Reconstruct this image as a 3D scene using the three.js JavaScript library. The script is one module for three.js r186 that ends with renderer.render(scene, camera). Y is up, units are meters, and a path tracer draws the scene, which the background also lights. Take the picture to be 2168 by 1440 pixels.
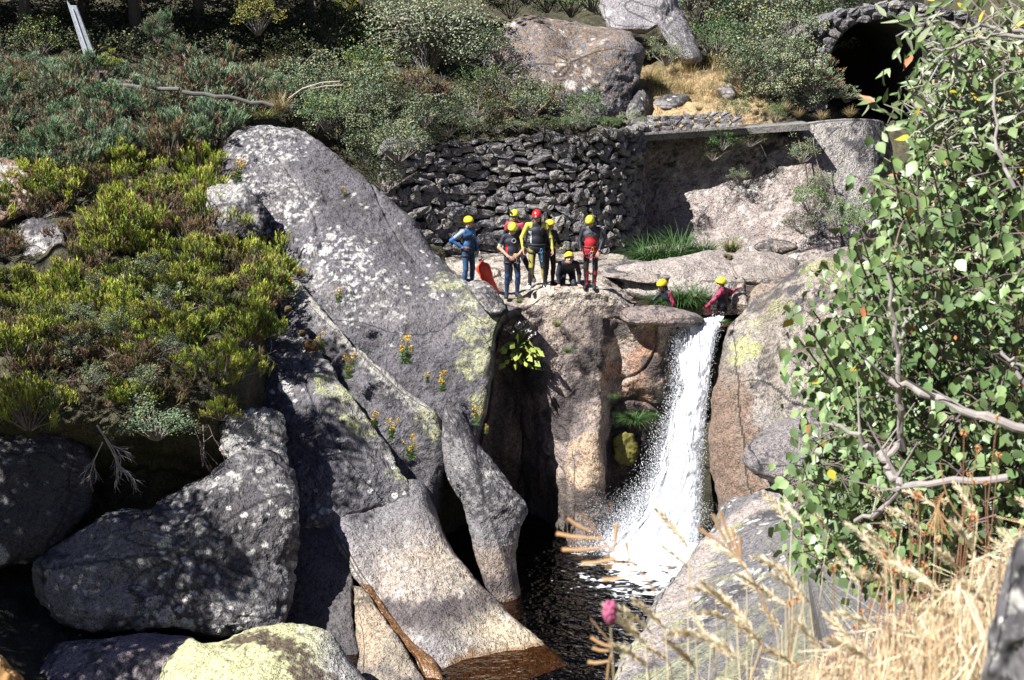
import * as THREE from 'three';
import { mergeGeometries, mergeVertices } from 'three/addons/utils/BufferGeometryUtils.js';
import { ImprovedNoise } from 'three/addons/math/ImprovedNoise.js';

// ---------- camera, sky, sun, exposure ----------
const scene = new THREE.Scene();
const EYE = 10.5, PITCH = 12 * Math.PI / 180, VFOV = 28;
const camera = new THREE.PerspectiveCamera(VFOV, 2168 / 1440, 0.05, 900);
camera.position.set(0, EYE, 0);
camera.rotation.x = -PITCH;
camera.focus = 27;
camera.userData.fStop = 13;

function skyTexture() {                                   // clear summer sky, hazier towards the horizon
  const w = 64, h = 64, d = new Float32Array(w * h * 4);
  for (let j = 0; j < h; j++) for (let i = 0; i < w; i++) {
    const el = (j + 0.5) / h * 2 - 1, k = Math.pow(Math.max(0, 1 - Math.max(el, 0)), 3), o = (j * w + i) * 4;
    const c = el >= 0 ? [0.027 + 0.06 * k, 0.04 + 0.06 * k, 0.105 + 0.04 * k] : [0.03, 0.03, 0.028];
    d[o] = c[0]; d[o + 1] = c[1]; d[o + 2] = c[2]; d[o + 3] = 1;
  }
  const t = new THREE.DataTexture(d, w, h, THREE.RGBAFormat, THREE.FloatType);
  t.mapping = THREE.EquirectangularReflectionMapping; t.magFilter = THREE.LinearFilter; t.needsUpdate = true;
  return t;
}
scene.background = skyTexture();
scene.environment = scene.background;
const SUN = new THREE.Vector3(-0.55, 0.77, 0.33).normalize();
const sun = new THREE.DirectionalLight(new THREE.Color(1, 0.965, 0.915), 5);
sun.position.copy(SUN).multiplyScalar(80).add(new THREE.Vector3(0, 5, -28));
sun.target.position.set(0, 5, -28);
sun.castShadow = true; sun.shadow.mapSize.set(4096, 4096);
Object.assign(sun.shadow.camera, { left: -40, right: 40, top: 40, bottom: -40, near: 1, far: 200 });
scene.add(sun, sun.target);
const renderer = new THREE.WebGLRenderer({ antialias: true });
renderer.toneMapping = THREE.LinearToneMapping;
renderer.toneMappingExposure = 2.15;
renderer.shadowMap.enabled = true;

// ---------- helpers ----------
const V = (x, y, z) => new THREE.Vector3(x, y, z);
let seedState = 12345;
const rnd = () => { seedState = (seedState + 0x6D2B79F5) | 0; let t = Math.imul(seedState ^ (seedState >>> 15), 1 | seedState); t = (t + Math.imul(t ^ (t >>> 7), 61 | t)) ^ t; return ((t ^ (t >>> 14)) >>> 0) / 4294967296; };
const reseed = (n) => { seedState = n; };
const rr = (a, b) => a + (b - a) * rnd();
const pick = (a) => a[Math.floor(rnd() * a.length) % a.length];
const clamp = (x, a, b) => Math.min(b, Math.max(a, x));
const sstep = (a, b, x) => { const t = clamp((x - a) / (b - a), 0, 1); return t * t * (3 - 2 * t); };
const NO = new ImprovedNoise();
const ns = (x, y, z) => NO.noise(x, y, z);
function fbm(x, y, z, o) { let s = 0, a = 1, n = 0; for (let i = 0; i < o; i++) { s += a * ns(x + 17.3 * i, y - 9.1 * i, z + 5.7 * i); n += a; a *= 0.5; x *= 2.03; y *= 2.03; z *= 2.03; } return s / n; }
const hash = (x, y, z) => { let n = Math.imul(x | 0, 374761393) ^ Math.imul(y | 0, 668265263) ^ Math.imul(z | 0, 1274126177); n = Math.imul(n ^ (n >>> 13), 1274126177); n ^= n >>> 16; return (n >>> 0) / 4294967296; };
function spots(x, y, z, prob) {                             // 0..1: inside a round patch of lichen
  const xi = Math.floor(x), yi = Math.floor(y), zi = Math.floor(z); let best = 0;
  for (let i = -1; i < 2; i++) for (let j = -1; j < 2; j++) for (let k = -1; k < 2; k++) {
    const a = xi + i, b = yi + j, c = zi + k, h = hash(a, b, c);
    if (h > prob) continue;
    const r = 0.15 + 0.55 * hash(a + 91, b, c), dx = a + hash(a, b + 57, c) - x, dy = b + hash(a, b, c + 33) - y, dz = c + hash(a + 7, b + 7, c) - z;
    best = Math.max(best, 1 - Math.sqrt(dx * dx + dy * dy + dz * dz) / r);
  }
  return best;
}
// a pixel of the 2168 x 1440 photograph and a distance along the ground in front of the camera give a point
const SP = Math.sin(PITCH), CP = Math.cos(PITCH), FPX = 720 / Math.tan(VFOV * Math.PI / 360);
function at(px, py, d) {
  const xc = (px - 1084) / FPX, yc = (720 - py) / FPX, dy = -SP + yc * CP, dz = -CP - yc * SP, k = d / -dz;
  return V(xc * k, EYE + dy * k, -d);
}
function onY(px, py, y) {                                   // the same for a point at height y
  const yc = (720 - py) / FPX, dy = -SP + yc * CP, dz = -CP - yc * SP;
  return at(px, py, (y - EYE) / dy * -dz);
}
const used = {};
function numbered(name) { const n = used[name] || 0; used[name] = n + 1; return n ? `${name}_${String(n).padStart(3, '0')}` : name; }
function shadow(o) { o.castShadow = o.receiveShadow = true; return o; }
function mesh(name, geo, mat, parent) {
  const m = shadow(new THREE.Mesh(geo, mat));
  m.name = parent ? name : numbered(name);
  if (parent) { const k = parent.userData._n || (Object.defineProperty(parent.userData, '_n', { value: {}, enumerable: false }), parent.userData._n); const c = k[name] || 0; k[name] = c + 1; if (c) m.name = `${name}_${String(c).padStart(3, '0')}`; }
  (parent || scene).add(m); return m;
}
function tag(o, label, category, group, kind) { if (label) o.userData.label = label; if (category) o.userData.category = category; if (group) o.userData.group = group; if (kind) o.userData.kind = kind; return o; }
function group(name, pos, turn = 0) { const g = new THREE.Group(); g.name = numbered(name); if (pos) g.position.copy(pos); g.rotation.y = turn; scene.add(g); return g; }
function copyOf(o, label, grp) { const c = o.clone(); c.name = numbered(o.name.replace(/_\d{3}$/, '')); c.userData = { ...o.userData }; if (label) c.userData.label = label; if (grp) c.userData.group = grp; scene.add(c); return c; }
const std = (c, rough = 0.85, extra = {}) => new THREE.MeshStandardMaterial({ color: Array.isArray(c) ? new THREE.Color().setRGB(...c) : c, roughness: rough, ...extra });

// ---------- textures ----------
function tileNoise(n, cells, seed) {                        // periodic value noise, n x n
  const g = new Float32Array(cells * cells); for (let i = 0; i < g.length; i++) g[i] = hash(i, seed, 3);
  const o = new Float32Array(n * n);
  for (let y = 0; y < n; y++) for (let x = 0; x < n; x++) {
    const fx = x / n * cells, fy = y / n * cells, x0 = Math.floor(fx), y0 = Math.floor(fy); let tx = fx - x0, ty = fy - y0;
    tx = tx * tx * (3 - 2 * tx); ty = ty * ty * (3 - 2 * ty);
    const x1 = (x0 + 1) % cells, y1 = (y0 + 1) % cells;
    o[y * n + x] = (g[y0 * cells + x0] * (1 - tx) + g[y0 * cells + x1] * tx) * (1 - ty) + (g[y1 * cells + x0] * (1 - tx) + g[y1 * cells + x1] * tx) * ty;
  }
  return o;
}
function dataTex(n, f, srgb) {
  const d = new Uint8Array(n * n * 4);
  for (let i = 0; i < n * n; i++) { const c = f(i); d[i * 4] = c[0]; d[i * 4 + 1] = c[1]; d[i * 4 + 2] = c[2]; d[i * 4 + 3] = 255; }
  const t = new THREE.DataTexture(d, n, n); t.wrapS = t.wrapT = THREE.RepeatWrapping; t.magFilter = THREE.LinearFilter; t.minFilter = THREE.LinearMipmapLinearFilter;
  if (srgb) t.colorSpace = THREE.SRGBColorSpace; t.needsUpdate = true; return t;
}
const TN = 1024, nA = tileNoise(TN, 24, 1), nB = tileNoise(TN, 75, 2), nC = tileNoise(TN, 190, 3), nD = tileNoise(TN, 420, 4);
const grain = new Float32Array(TN * TN);
for (let i = 0; i < grain.length; i++) grain[i] = 0.18 * nA[i] + 0.3 * nB[i] + 0.32 * nC[i] + 0.2 * nD[i];
const rockMap = dataTex(TN, (i) => {                        // one tile is 3 m of granite
  let v = 1 + (grain[i] - 0.5) * 1.7; if (nC[i] > 0.74) v += 0.32; if (nC[i] < 0.26) v -= 0.3; if (nB[i] > 0.86) v += 0.25;
  v = clamp(v * 0.72, 0.1, 1); const b = 255 * Math.pow(v, 1 / 2.2); return [b, b, b];
}, true);
const rockBump = dataTex(TN, (i) => { const v = clamp(255 * (0.35 * nA[i] + 0.35 * nB[i] + 0.3 * nC[i]), 0, 255); return [v, v, v]; });
function rockMat(rough = 0.9, bump = 0.045) { return new THREE.MeshStandardMaterial({ vertexColors: true, map: rockMap, bumpMap: rockBump, bumpScale: bump, roughness: rough }); }
const MROCK = rockMat(), MWET = rockMat(0.38, 0.03);

// ---------- rock builders ----------
const crv = (a, b, c, d, t) => { const t2 = t * t, t3 = t2 * t; return 0.5 * (2 * b + (c - a) * t + (2 * a - 5 * b + 4 * c - d) * t2 + (3 * b - a - 3 * c + d) * t3); };
function crP(P, i, t) { const n = P.length, a = P[Math.max(i - 1, 0)], b = P[i], c = P[Math.min(i + 1, n - 1)], d = P[Math.min(i + 2, n - 1)]; return V(crv(a.x, b.x, c.x, d.x, t), crv(a.y, b.y, c.y, d.y, t), crv(a.z, b.z, c.z, d.z, t)); }
function arcSample(P, n) {                                  // n points evenly along the smooth curve through P
  const f = []; for (let i = 0; i < P.length - 1; i++) for (let k = 0; k < 12; k++) f.push(crP(P, i, k / 12)); f.push(P[P.length - 1].clone());
  const L = [0]; for (let i = 1; i < f.length; i++) L.push(L[i - 1] + f[i].distanceTo(f[i - 1]));
  const out = []; let j = 0;
  for (let k = 0; k < n; k++) { const s = L[L.length - 1] * k / (n - 1); while (j < f.length - 2 && L[j + 1] < s) j++; const t = (s - L[j]) / Math.max(1e-6, L[j + 1] - L[j]); out.push(f[j].clone().lerp(f[j + 1], clamp(t, 0, 1))); }
  return out;
}
const pts = (a) => a.map((p) => (p.isVector3 ? p : at(...p)));
function coons(top, right, bottom, left, bulge = 0, n = 10, m = 10) {   // each a list of [px, py, d]; top and bottom run left to right, left and right run down
  const T = arcSample(pts(top), n), B = arcSample(pts(bottom), n), L = arcSample(pts(left), m), R = arcSample(pts(right), m), rows = [];
  for (let j = 0; j < m; j++) { const v = j / (m - 1), row = []; for (let i = 0; i < n; i++) { const u = i / (n - 1);
    const p = T[i].clone().multiplyScalar(1 - v).addScaledVector(B[i], v).addScaledVector(L[j], 1 - u).addScaledVector(R[j], u)
      .addScaledVector(T[0], -(1 - u) * (1 - v)).addScaledVector(T[n - 1], -u * (1 - v)).addScaledVector(B[0], -(1 - u) * v).addScaledVector(B[n - 1], -u * v);
    p.z += bulge * Math.sin(Math.PI * u) * Math.sin(Math.PI * v); row.push(p); } rows.push(row); }
  return rows;
}
function finish(geo, o) {                                   // displace, colour
  const P = geo.attributes.position, N = geo.attributes.normal, C = new Float32Array(P.count * 3), c = [0, 0, 0], p = V(), q = V(), off = o.off || 0, axis = new Uint8Array(P.count), e = V();
  for (let i = 0; i < P.count; i++) {
    p.fromBufferAttribute(P, i); q.fromBufferAttribute(N, i);
    if (o.facing) { e.fromBufferAttribute(o.facing, i); } else e.copy(q); const x = p.x + off, y = p.y, z = p.z, bx = Math.abs(e.x) * 1.05, by = Math.abs(e.y), bz = Math.abs(e.z); axis[i] = bx > by && bx > bz ? 0 : by > bz ? 1 : 2;
    let d = (o.a1 ?? 0.12) * fbm(x * 0.55, y * 0.55, z * 0.55, 2) * 2 + (o.a2 ?? 0.05) * fbm(x * 1.9, y * 1.9, z * 1.9, 3) * 2 + (o.a3 ?? 0.02) * fbm(x * 8, y * 8, z * 8, 3) * 2;
    if (o.crack) { const k = Math.abs(ns(x * o.crack + 3, y * o.crack, z * o.crack)); d -= (o.crackDepth ?? 0.12) * (1 - sstep(0, 0.045, k)); }
    if (o.disp) d += o.disp(p, q);
    p.addScaledVector(q, d); P.setXYZ(i, p.x, p.y, p.z);
  }
  geo.computeVertexNormals();
  for (let i = 0; i < P.count; i++) { p.fromBufferAttribute(P, i); q.fromBufferAttribute(N, i); o.col(p, q, c); C[i * 3] = c[0]; C[i * 3 + 1] = c[1]; C[i * 3 + 2] = c[2]; }
  if (!o.uvArc) { const uv = geo.attributes.uv; // box mapping in metres, each vertex on the plane it faces most
    for (let i = 0; i < P.count; i++) { p.fromBufferAttribute(P, i); const k = 1 / 3; if (axis[i] === 0) uv.setXY(i, p.z * k, p.y * k); else if (axis[i] === 1) uv.setXY(i, p.x * k, p.z * k); else uv.setXY(i, p.x * k, p.y * k); } }
  geo.setAttribute('color', new THREE.BufferAttribute(C, 3));
  return geo;
}
function slabGeo(rows, o = {}) {                            // smooth sheet through rows of points, rounded edges, closed behind
  rows = rows.map(pts); const step = o.step || 0.045, nr = rows.length, nc = rows[0].length, us = [], vs = [];
  for (let i = 0; i < nc - 1; i++) { let l = 0; for (const r of rows) l = Math.max(l, r[i].distanceTo(r[i + 1])); const k = Math.max(1, Math.min(400, Math.ceil(l / step))); for (let t = 0; t < k; t++) us.push([i, t / k]); } us.push([nc - 2, 1]);
  for (let j = 0; j < nr - 1; j++) { let l = 0; for (let i = 0; i < nc; i++) l = Math.max(l, rows[j][i].distanceTo(rows[j + 1][i])); const k = Math.max(1, Math.min(400, Math.ceil(l / step))); for (let t = 0; t < k; t++) vs.push([j, t / k]); } vs.push([nr - 2, 1]);
  const U = us.length, W = vs.length, g = [];
  const lines = rows.map((r) => us.map(([i, t]) => crP(r, i, t)));
  for (let b = 0; b < W; b++) { const [j, t] = vs[b], a = lines[Math.max(j - 1, 0)], bb = lines[j], c = lines[j + 1], d = lines[Math.min(j + 2, nr - 1)]; g.push(us.map((_, i) => V(crv(a[i].x, bb[i].x, c[i].x, d[i].x, t), crv(a[i].y, bb[i].y, c[i].y, d[i].y, t), crv(a[i].z, bb[i].z, c[i].z, d[i].z, t)))); }
  const su = g.map((r) => { const s = [0]; for (let i = 1; i < U; i++) s.push(s[i - 1] + r[i].distanceTo(r[i - 1])); return s; });
  const sv = us.map((_, i) => { const s = [0]; for (let j = 1; j < W; j++) s.push(s[j - 1] + g[j][i].distanceTo(g[j - 1][i])); return s; });
  const e1 = V(), e2 = V(), nrm = (j, i) => { e1.subVectors(g[j][Math.min(i + 1, U - 1)], g[j][Math.max(i - 1, 0)]); e2.subVectors(g[Math.min(j + 1, W - 1)][i], g[Math.max(j - 1, 0)][i]); return V().crossVectors(e2, e1).normalize(); };
  const rd = o.round || [0.25, 0.25, 0.25, 0.25], dp = o.drop ?? 0.9, th = o.thick ?? 1.2, back = (o.back || V(0, -0.35, -1)).clone().normalize();
  const h = g.map((r, j) => r.map((p, i) => { const n = nrm(j, i), e = [sv[i][j], su[j][U - 1] - su[j][i], sv[i][W - 1] - sv[i][j], su[j][i]]; let k = 0; for (let s = 0; s < 4; s++) if (rd[s] > 0 && e[s] < rd[s]) { const q = 1 - e[s] / rd[s]; k += rd[s] * dp * (1 - Math.sqrt(1 - q * q)); } return p.clone().addScaledVector(n, -k); }));
  const R = o.shell === false ? 0 : 3, UU = U + 2 * R, WW = W + 2 * R, pos = new Float32Array(UU * WW * 3), uv = new Float32Array(UU * WW * 2), cen = V();
  for (const r of h) for (const p of r) cen.add(p); cen.multiplyScalar(1 / (U * W)).addScaledVector(back, th);
  for (let b = 0; b < WW; b++) for (let a = 0; a < UU; a++) {
    const i = clamp(a - R, 0, U - 1), j = clamp(b - R, 0, W - 1), ring = Math.max(Math.abs(a - R - i), Math.abs(b - R - j)), p = h[j][i].clone();
    if (ring) { p.addScaledVector(back, th * Math.min(ring, 2) / 2); if (ring === 3) p.copy(cen); }
    const k = b * UU + a; p.toArray(pos, k * 3); uv[k * 2] = (su[j][i] + (a - R - i) * 0.4) / 3; uv[k * 2 + 1] = (sv[i][j] + (b - R - j) * 0.4) / 3;
  }
  const idx = []; for (let b = 0; b < WW - 1; b++) for (let a = 0; a < UU - 1; a++) { const k = b * UU + a; idx.push(k, k + UU, k + 1, k + 1, k + UU, k + UU + 1); }
  const geo = new THREE.BufferGeometry(); geo.setAttribute('position', new THREE.BufferAttribute(pos, 3)); geo.setAttribute('uv', new THREE.BufferAttribute(uv, 2)); geo.setIndex(idx); geo.computeVertexNormals();
  return finish(geo, o);
}
function boulderGeo(outline, o = {}) {                      // closed boulder: its outline, how far it bulges to the front and back
  const P = pts(outline), n = P.length, loop = [...P, P[0]], cen = V(); for (const p of P) cen.add(p); cen.multiplyScalar(1 / n); if (o.cen) cen.copy(at(...o.cen));
  const f = []; for (let i = 0; i < n; i++) for (let k = 0; k < 10; k++) { const t = k / 10, a = P[(i + n - 1) % n], b = P[i], c = P[(i + 1) % n], d = P[(i + 2) % n]; f.push(V(crv(a.x, b.x, c.x, d.x, t), crv(a.y, b.y, c.y, d.y, t), crv(a.z, b.z, c.z, d.z, t))); }
  const ang = f.map((p) => { const q = p.clone().sub(cen); return Math.atan2(q.y, q.x); });
  let turn = 0; for (let i = 0; i < f.length; i++) { let d = ang[(i + 1) % f.length] - ang[i]; d -= 2 * Math.PI * Math.round(d / 2 / Math.PI); turn += d; }
  const cum = [0]; for (let i = 0; i < f.length; i++) { let d = ang[(i + 1) % f.length] - ang[i]; d -= 2 * Math.PI * Math.round(d / 2 / Math.PI); cum.push(cum[i] + Math.max(0.002, Math.abs(d))); }
  const tot = cum[f.length], outAt = (s) => { s = ((s % 1) + 1) % 1 * tot; let a = 0, b = f.length - 1; while (a < b) { const m = (a + b + 1) >> 1; if (cum[m] <= s) a = m; else b = m - 1; } const t = (s - cum[a]) / (cum[a + 1] - cum[a]); return f[a].clone().lerp(f[(a + 1) % f.length], t); };
  const toCam = V(0, EYE, 0).sub(cen).normalize(); if (o.face) toCam.copy(o.face).normalize();
  let size = 0; for (const p of f) size = Math.max(size, p.distanceTo(cen));
  const K = Math.min(260, Math.max(16, Math.round(size * 2 / (o.step || 0.05)))), e = o.e ?? 2.6, geos = [];
  for (const s of [1, -1]) {
    const pos = [], uv = [], idx = [];
    for (let j = 0; j <= K; j++) for (let i = 0; i <= K; i++) {
      const x = i / K * 2 - 1, y = j / K * 2 - 1, dx = x * Math.sqrt(1 - y * y / 2), dy = y * Math.sqrt(1 - x * x / 2), r = Math.min(1, Math.hypot(dx, dy)), th = Math.atan2(dy, dx) / (2 * Math.PI) * (turn > 0 ? 1 : -1) - ang[0] / (2 * Math.PI) * (turn > 0 ? 1 : -1);
      const p = cen.clone().lerp(outAt(th), r).addScaledVector(toCam, s * (s > 0 ? o.front ?? 0.6 : o.rear ?? 0.8) * Math.pow(1 - Math.pow(r, e), 1 / e * 1.25));
      pos.push(p.x, p.y, p.z); uv.push((p.x + p.z * 0.6) / 3, (p.y + p.z * 0.6) / 3);
    }
    for (let j = 0; j < K; j++) for (let i = 0; i < K; i++) { const k = j * (K + 1) + i; if (s > 0) idx.push(k, k + 1, k + K + 1, k + 1, k + K + 2, k + K + 1); else idx.push(k, k + K + 1, k + 1, k + 1, k + K + 1, k + K + 2); }
    const g = new THREE.BufferGeometry(); g.setAttribute('position', new THREE.Float32BufferAttribute(pos, 3)); g.setAttribute('uv', new THREE.Float32BufferAttribute(uv, 2)); g.setIndex(idx); geos.push(g);
  }
  const g = mergeVertices(mergeGeometries(geos), 1e-4), Np = new Float32Array(g.attributes.position.count * 3), q = V();
  for (let i = 0; i < g.attributes.position.count; i++) { q.fromBufferAttribute(g.attributes.position, i).sub(cen).addScaledVector(toCam, 0.01).normalize(); q.toArray(Np, i * 3); }
  g.computeVertexNormals(); const facing = g.attributes.normal;
  g.setAttribute('normal', new THREE.BufferAttribute(Np, 3));
  return finish(g, { ...o, facing });
}
// granite colour: base tones, black crust, white lichen, yellow-green lichen, stains; extra(p, n, c) paints marks of its own
const mix3 = (c, k, r, g, b) => { c[0] += (r - c[0]) * k; c[1] += (g - c[1]) * k; c[2] += (b - c[2]) * k; };
function granite(o = {}) {
  const base = o.base || [0.27, 0.255, 0.26], tan = o.tan || [0.5, 0.43, 0.35], off = o.seed || 0, s = o.s || 1;
  return (p, n, c) => {
    const x = p.x * s + off, y = p.y * s, z = p.z * s, b = fbm(x * 0.45, y * 0.45, z * 0.45, 3), m = fbm(x * 2.2 + 9, y * 2.2, z * 2.2, 3), f = fbm(x * 9, y * 9, z * 9, 2), v = 1 + 0.35 * b + 0.3 * m + 0.3 * f;
    c[0] = base[0] * v; c[1] = base[1] * v; c[2] = base[2] * v;
    if (o.tanK) mix3(c, clamp(o.tanK + b * 1.2 + m * 0.5, 0, 1), tan[0] * (1 + 0.3 * f), tan[1] * (1 + 0.3 * f), tan[2] * (1 + 0.3 * f));
    if (o.dark) mix3(c, sstep(0.52 - o.dark, 0.68 - o.dark, 0.5 + 0.55 * b + 0.4 * m + 0.35 * f), 0.085, 0.08, 0.088);
    if (o.yellow) mix3(c, 0.8 * sstep(0.72 - o.yellow, 0.85 - o.yellow, 0.5 + 0.7 * fbm(x * 0.9 + 40, y * 0.9, z * 0.9, 3) + 0.35 * f), 0.44, 0.46, 0.19);
    if (o.white) { const zone = sstep(0.4 - o.white, 0.75 - o.white, 0.5 + 0.9 * fbm(x * 0.5 + 70, y * 0.5, z * 0.5, 2)), w = Math.max(spots(x * 3.1, y * 3.1, z * 3.1, 0.22 * zone), spots(x * 8, y * 8, z * 8, 0.3 * zone)); if (w > 0) mix3(c, 0.85 * sstep(0.0, 0.22, w + 0.5 * f - 0.06), 0.62, 0.61, 0.58); }
    if (o.extra) o.extra(p, n, c, { b, m, f });
  };
}
// ---------- the ground: river banks and the wooded hillside behind, one sheet that runs on past the frame ----------
const GX = [-2400, -500, 0, 300, 500, 650, 900, 1080, 1350, 1600, 1850, 2100, 2700, 4600];
const GY = [-1500, -420, -150, 0, 60, 120, 200, 280, 360, 450, 540, 640, 760, 900, 1050, 1250, 1500];
const GD = [
  [150, 150, 150, 150, 150, 150, 150, 150, 150, 150, 150, 150, 150, 150],
  [90, 90, 90, 90, 90, 90, 90, 90, 90, 90, 90, 90, 90, 90],
  [62, 62, 62, 62, 62, 63, 66, 70, 70, 70, 70, 70, 66, 66],
  [48, 48, 49, 49, 50, 51, 55, 56, 58, 62, 64, 62, 58, 56],
  [43, 43, 43.5, 43.5, 44, 45, 48, 50, 53, 57, 61, 58, 52, 50],
  [38, 38, 38.5, 39, 40.5, 42, 42.5, 44, 47, 51, 58, 54, 46, 44],
  [34.5, 34.5, 35, 35.6, 36.6, 38, 39, 39.8, 41.8, 43.5, 55, 50, 40, 38],
  [32.4, 32.4, 33, 33.7, 35, 37, 38.4, 38.8, 39.6, 40, 46, 42, 38, 35],
  [31, 31, 31.6, 32.2, 33.5, 36.4, 37.4, 38, 39.2, 39.5, 41, 39, 35, 32],
  [29.6, 29.6, 30.3, 30.8, 31.9, 33.8, 36.8, 37.5, 38.8, 39.2, 39, 37, 32, 29],
  [28.4, 28.4, 29.0, 29.2, 30.2, 32.2, 34.6, 37, 38.2, 38.2, 37, 34, 29, 26],
  [27, 27, 27.4, 27.3, 28.4, 30.8, 32, 32.4, 34, 34, 33.5, 32, 27, 23],
  [25.6, 25.6, 25.6, 25.3, 26.1, 29.7, 30.8, 31.6, 31.6, 31, 30, 29, 24, 19],
  [24.2, 24.2, 24.4, 24.5, 25.3, 28.5, 29.6, 31, 31, 29.5, 28.5, 27, 21, 14],
  [24, 24.4, 25.4, 26, 26.8, 27.5, 28.8, 30.4, 30.5, 28.6, 27, 25, 17, 9],
  [22.6, 23, 23.6, 24.2, 24.8, 25.4, 27.2, 29, 29.4, 27.6, 25.5, 23, 12, 5],
  [19.5, 19.8, 20, 20.2, 20.4, 21.3, 23.4, 25, 25.4, 25, 23, 19, 8, 3]];
function groundDepth(px, py) {
  let i = 0, j = 0; while (i < GX.length - 2 && GX[i + 1] <= px) i++; while (j < GY.length - 2 && GY[j + 1] <= py) j++;
  const u = clamp((px - GX[i]) / (GX[i + 1] - GX[i]), 0, 1), v = clamp((py - GY[j]) / (GY[j + 1] - GY[j]), 0, 1);
  return (GD[j][i] * (1 - u) + GD[j][i + 1] * u) * (1 - v) + (GD[j + 1][i] * (1 - u) + GD[j + 1][i + 1] * u) * v;
}
const onGround = (px, py, lift = 0) => { const p = at(px, py, groundDepth(px, py) - 0.05); p.y += lift; return p; };
const earth = (p, n, c) => { const b = fbm(p.x * 0.6, p.y * 0.6, p.z * 0.6, 3), f = fbm(p.x * 5, p.y * 5, p.z * 5, 3); c[0] = 0.075 + 0.06 * b + 0.05 * f; c[1] = 0.07 + 0.055 * b + 0.045 * f; c[2] = 0.035 + 0.025 * b + 0.025 * f; const st = sstep(3.2, 4.2, p.x) * sstep(8.4, 7.6, p.x) * sstep(-46, -44.5, p.z) * sstep(-38.4, -39.4, p.z); c[0] += (0.5 + 0.25 * f - c[0]) * st; c[1] += (0.36 + 0.2 * f - c[1]) * st; c[2] += (0.19 + 0.1 * f - c[2]) * st; if (p.y < 1.2) { c[0] *= 0.5; c[1] *= 0.5; c[2] *= 0.5; } };
tag(mesh('ground', slabGeo(GY.map((py, j) => GX.map((px, i) => [px, py, GD[j][i]])), { step: 0.3, round: [0, 0, 0, 0], shell: false, a1: 0.2, a2: 0.12, a3: 0.05, col: earth }), MROCK), 'earth and rock of the river banks and the hillside', null, null, 'structure');
{ // valley floor and far land round the place, down to the horizon
  const g = new THREE.PlaneGeometry(1400, 1400, 60, 60); g.rotateX(-Math.PI / 2); const P = g.attributes.position;
  for (let i = 0; i < P.count; i++) { const x = P.getX(i), z = P.getZ(i), r = Math.hypot(x, z + 30); P.setY(i, -4 + 0.16 * Math.max(0, r - 130) + 8 * fbm(x * 0.01, 0, z * 0.01, 3) * sstep(60, 200, r)); }
  g.computeVertexNormals(); tag(mesh('hills', g, std([0.07, 0.075, 0.04], 1)), 'scrub covered hills around the gorge', null, null, 'structure');
}

// ---------- the granite of the gorge ----------
const yl = (list, r0) => list.map(([x, y, d, r]) => [at(x, y, d), r || r0]);
const near = (list, p, f) => { let k = 0; for (const [q, r] of list) k = Math.max(k, 1 - q.distanceTo(p) / r + 0.5 * f); return sstep(0, 0.35, k); };
function rock(name, label, geo, mat, category = 'rock') { return tag(mesh(name, geo, mat || MROCK), label, category); }
const lichA = yl([[1000, 620, 29.1, 0.7], [1010, 690, 28.6, 0.6], [1000, 760, 28.3, 0.45], [950, 590, 30, 0.5], [1020, 850, 28, 0.3]]);
const whiteA = yl([[560, 300, 33.3, 1.0], [620, 262, 34, 0.7], [600, 430, 31.8, 0.8], [700, 530, 30.3, 1.1], [770, 610, 29.6, 0.9], [690, 440, 31, 0.5], [820, 640, 29, 0.6], [560, 380, 32, .8]]);
const joints = (k) => (p, n) => { // long joints weathered out of the granite, running down the slope
  const al = p.x * 0.62 - p.y * 0.6 + p.z * 0.25, ac = p.x * 0.7 + p.y * 0.68, w = ns(ac * 0.75 + k, al * 0.13 + 0.05 * ns(al * 2, ac, k), k), j = 1 - sstep(0, 0.02, Math.abs(w)); return -0.06 * j - 0.05 * sstep(0.2, 0.5, ns(p.x * 2.2 + k, p.y * 2.2, p.z * 2.2)) * sstep(0.0, 0.4, ns(p.x * 0.5, p.y * 0.5 + k, p.z * 0.5)); };
const rimB = arcSample(pts([[540, 486, 30.78], [612, 572, 29.78], [690, 652, 28.88], [780, 742, 28.08], [860, 820, 27.58], [935, 868, 27.28]]), 40);
const lichB = yl([[915, 845, 27.1, 0.5], [935, 900, 26.8, 0.4], [870, 830, 27.2, 0.3], [925, 1000, 26.2, 0.35], [620, 610, 29.3, 0.3]]);
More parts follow.
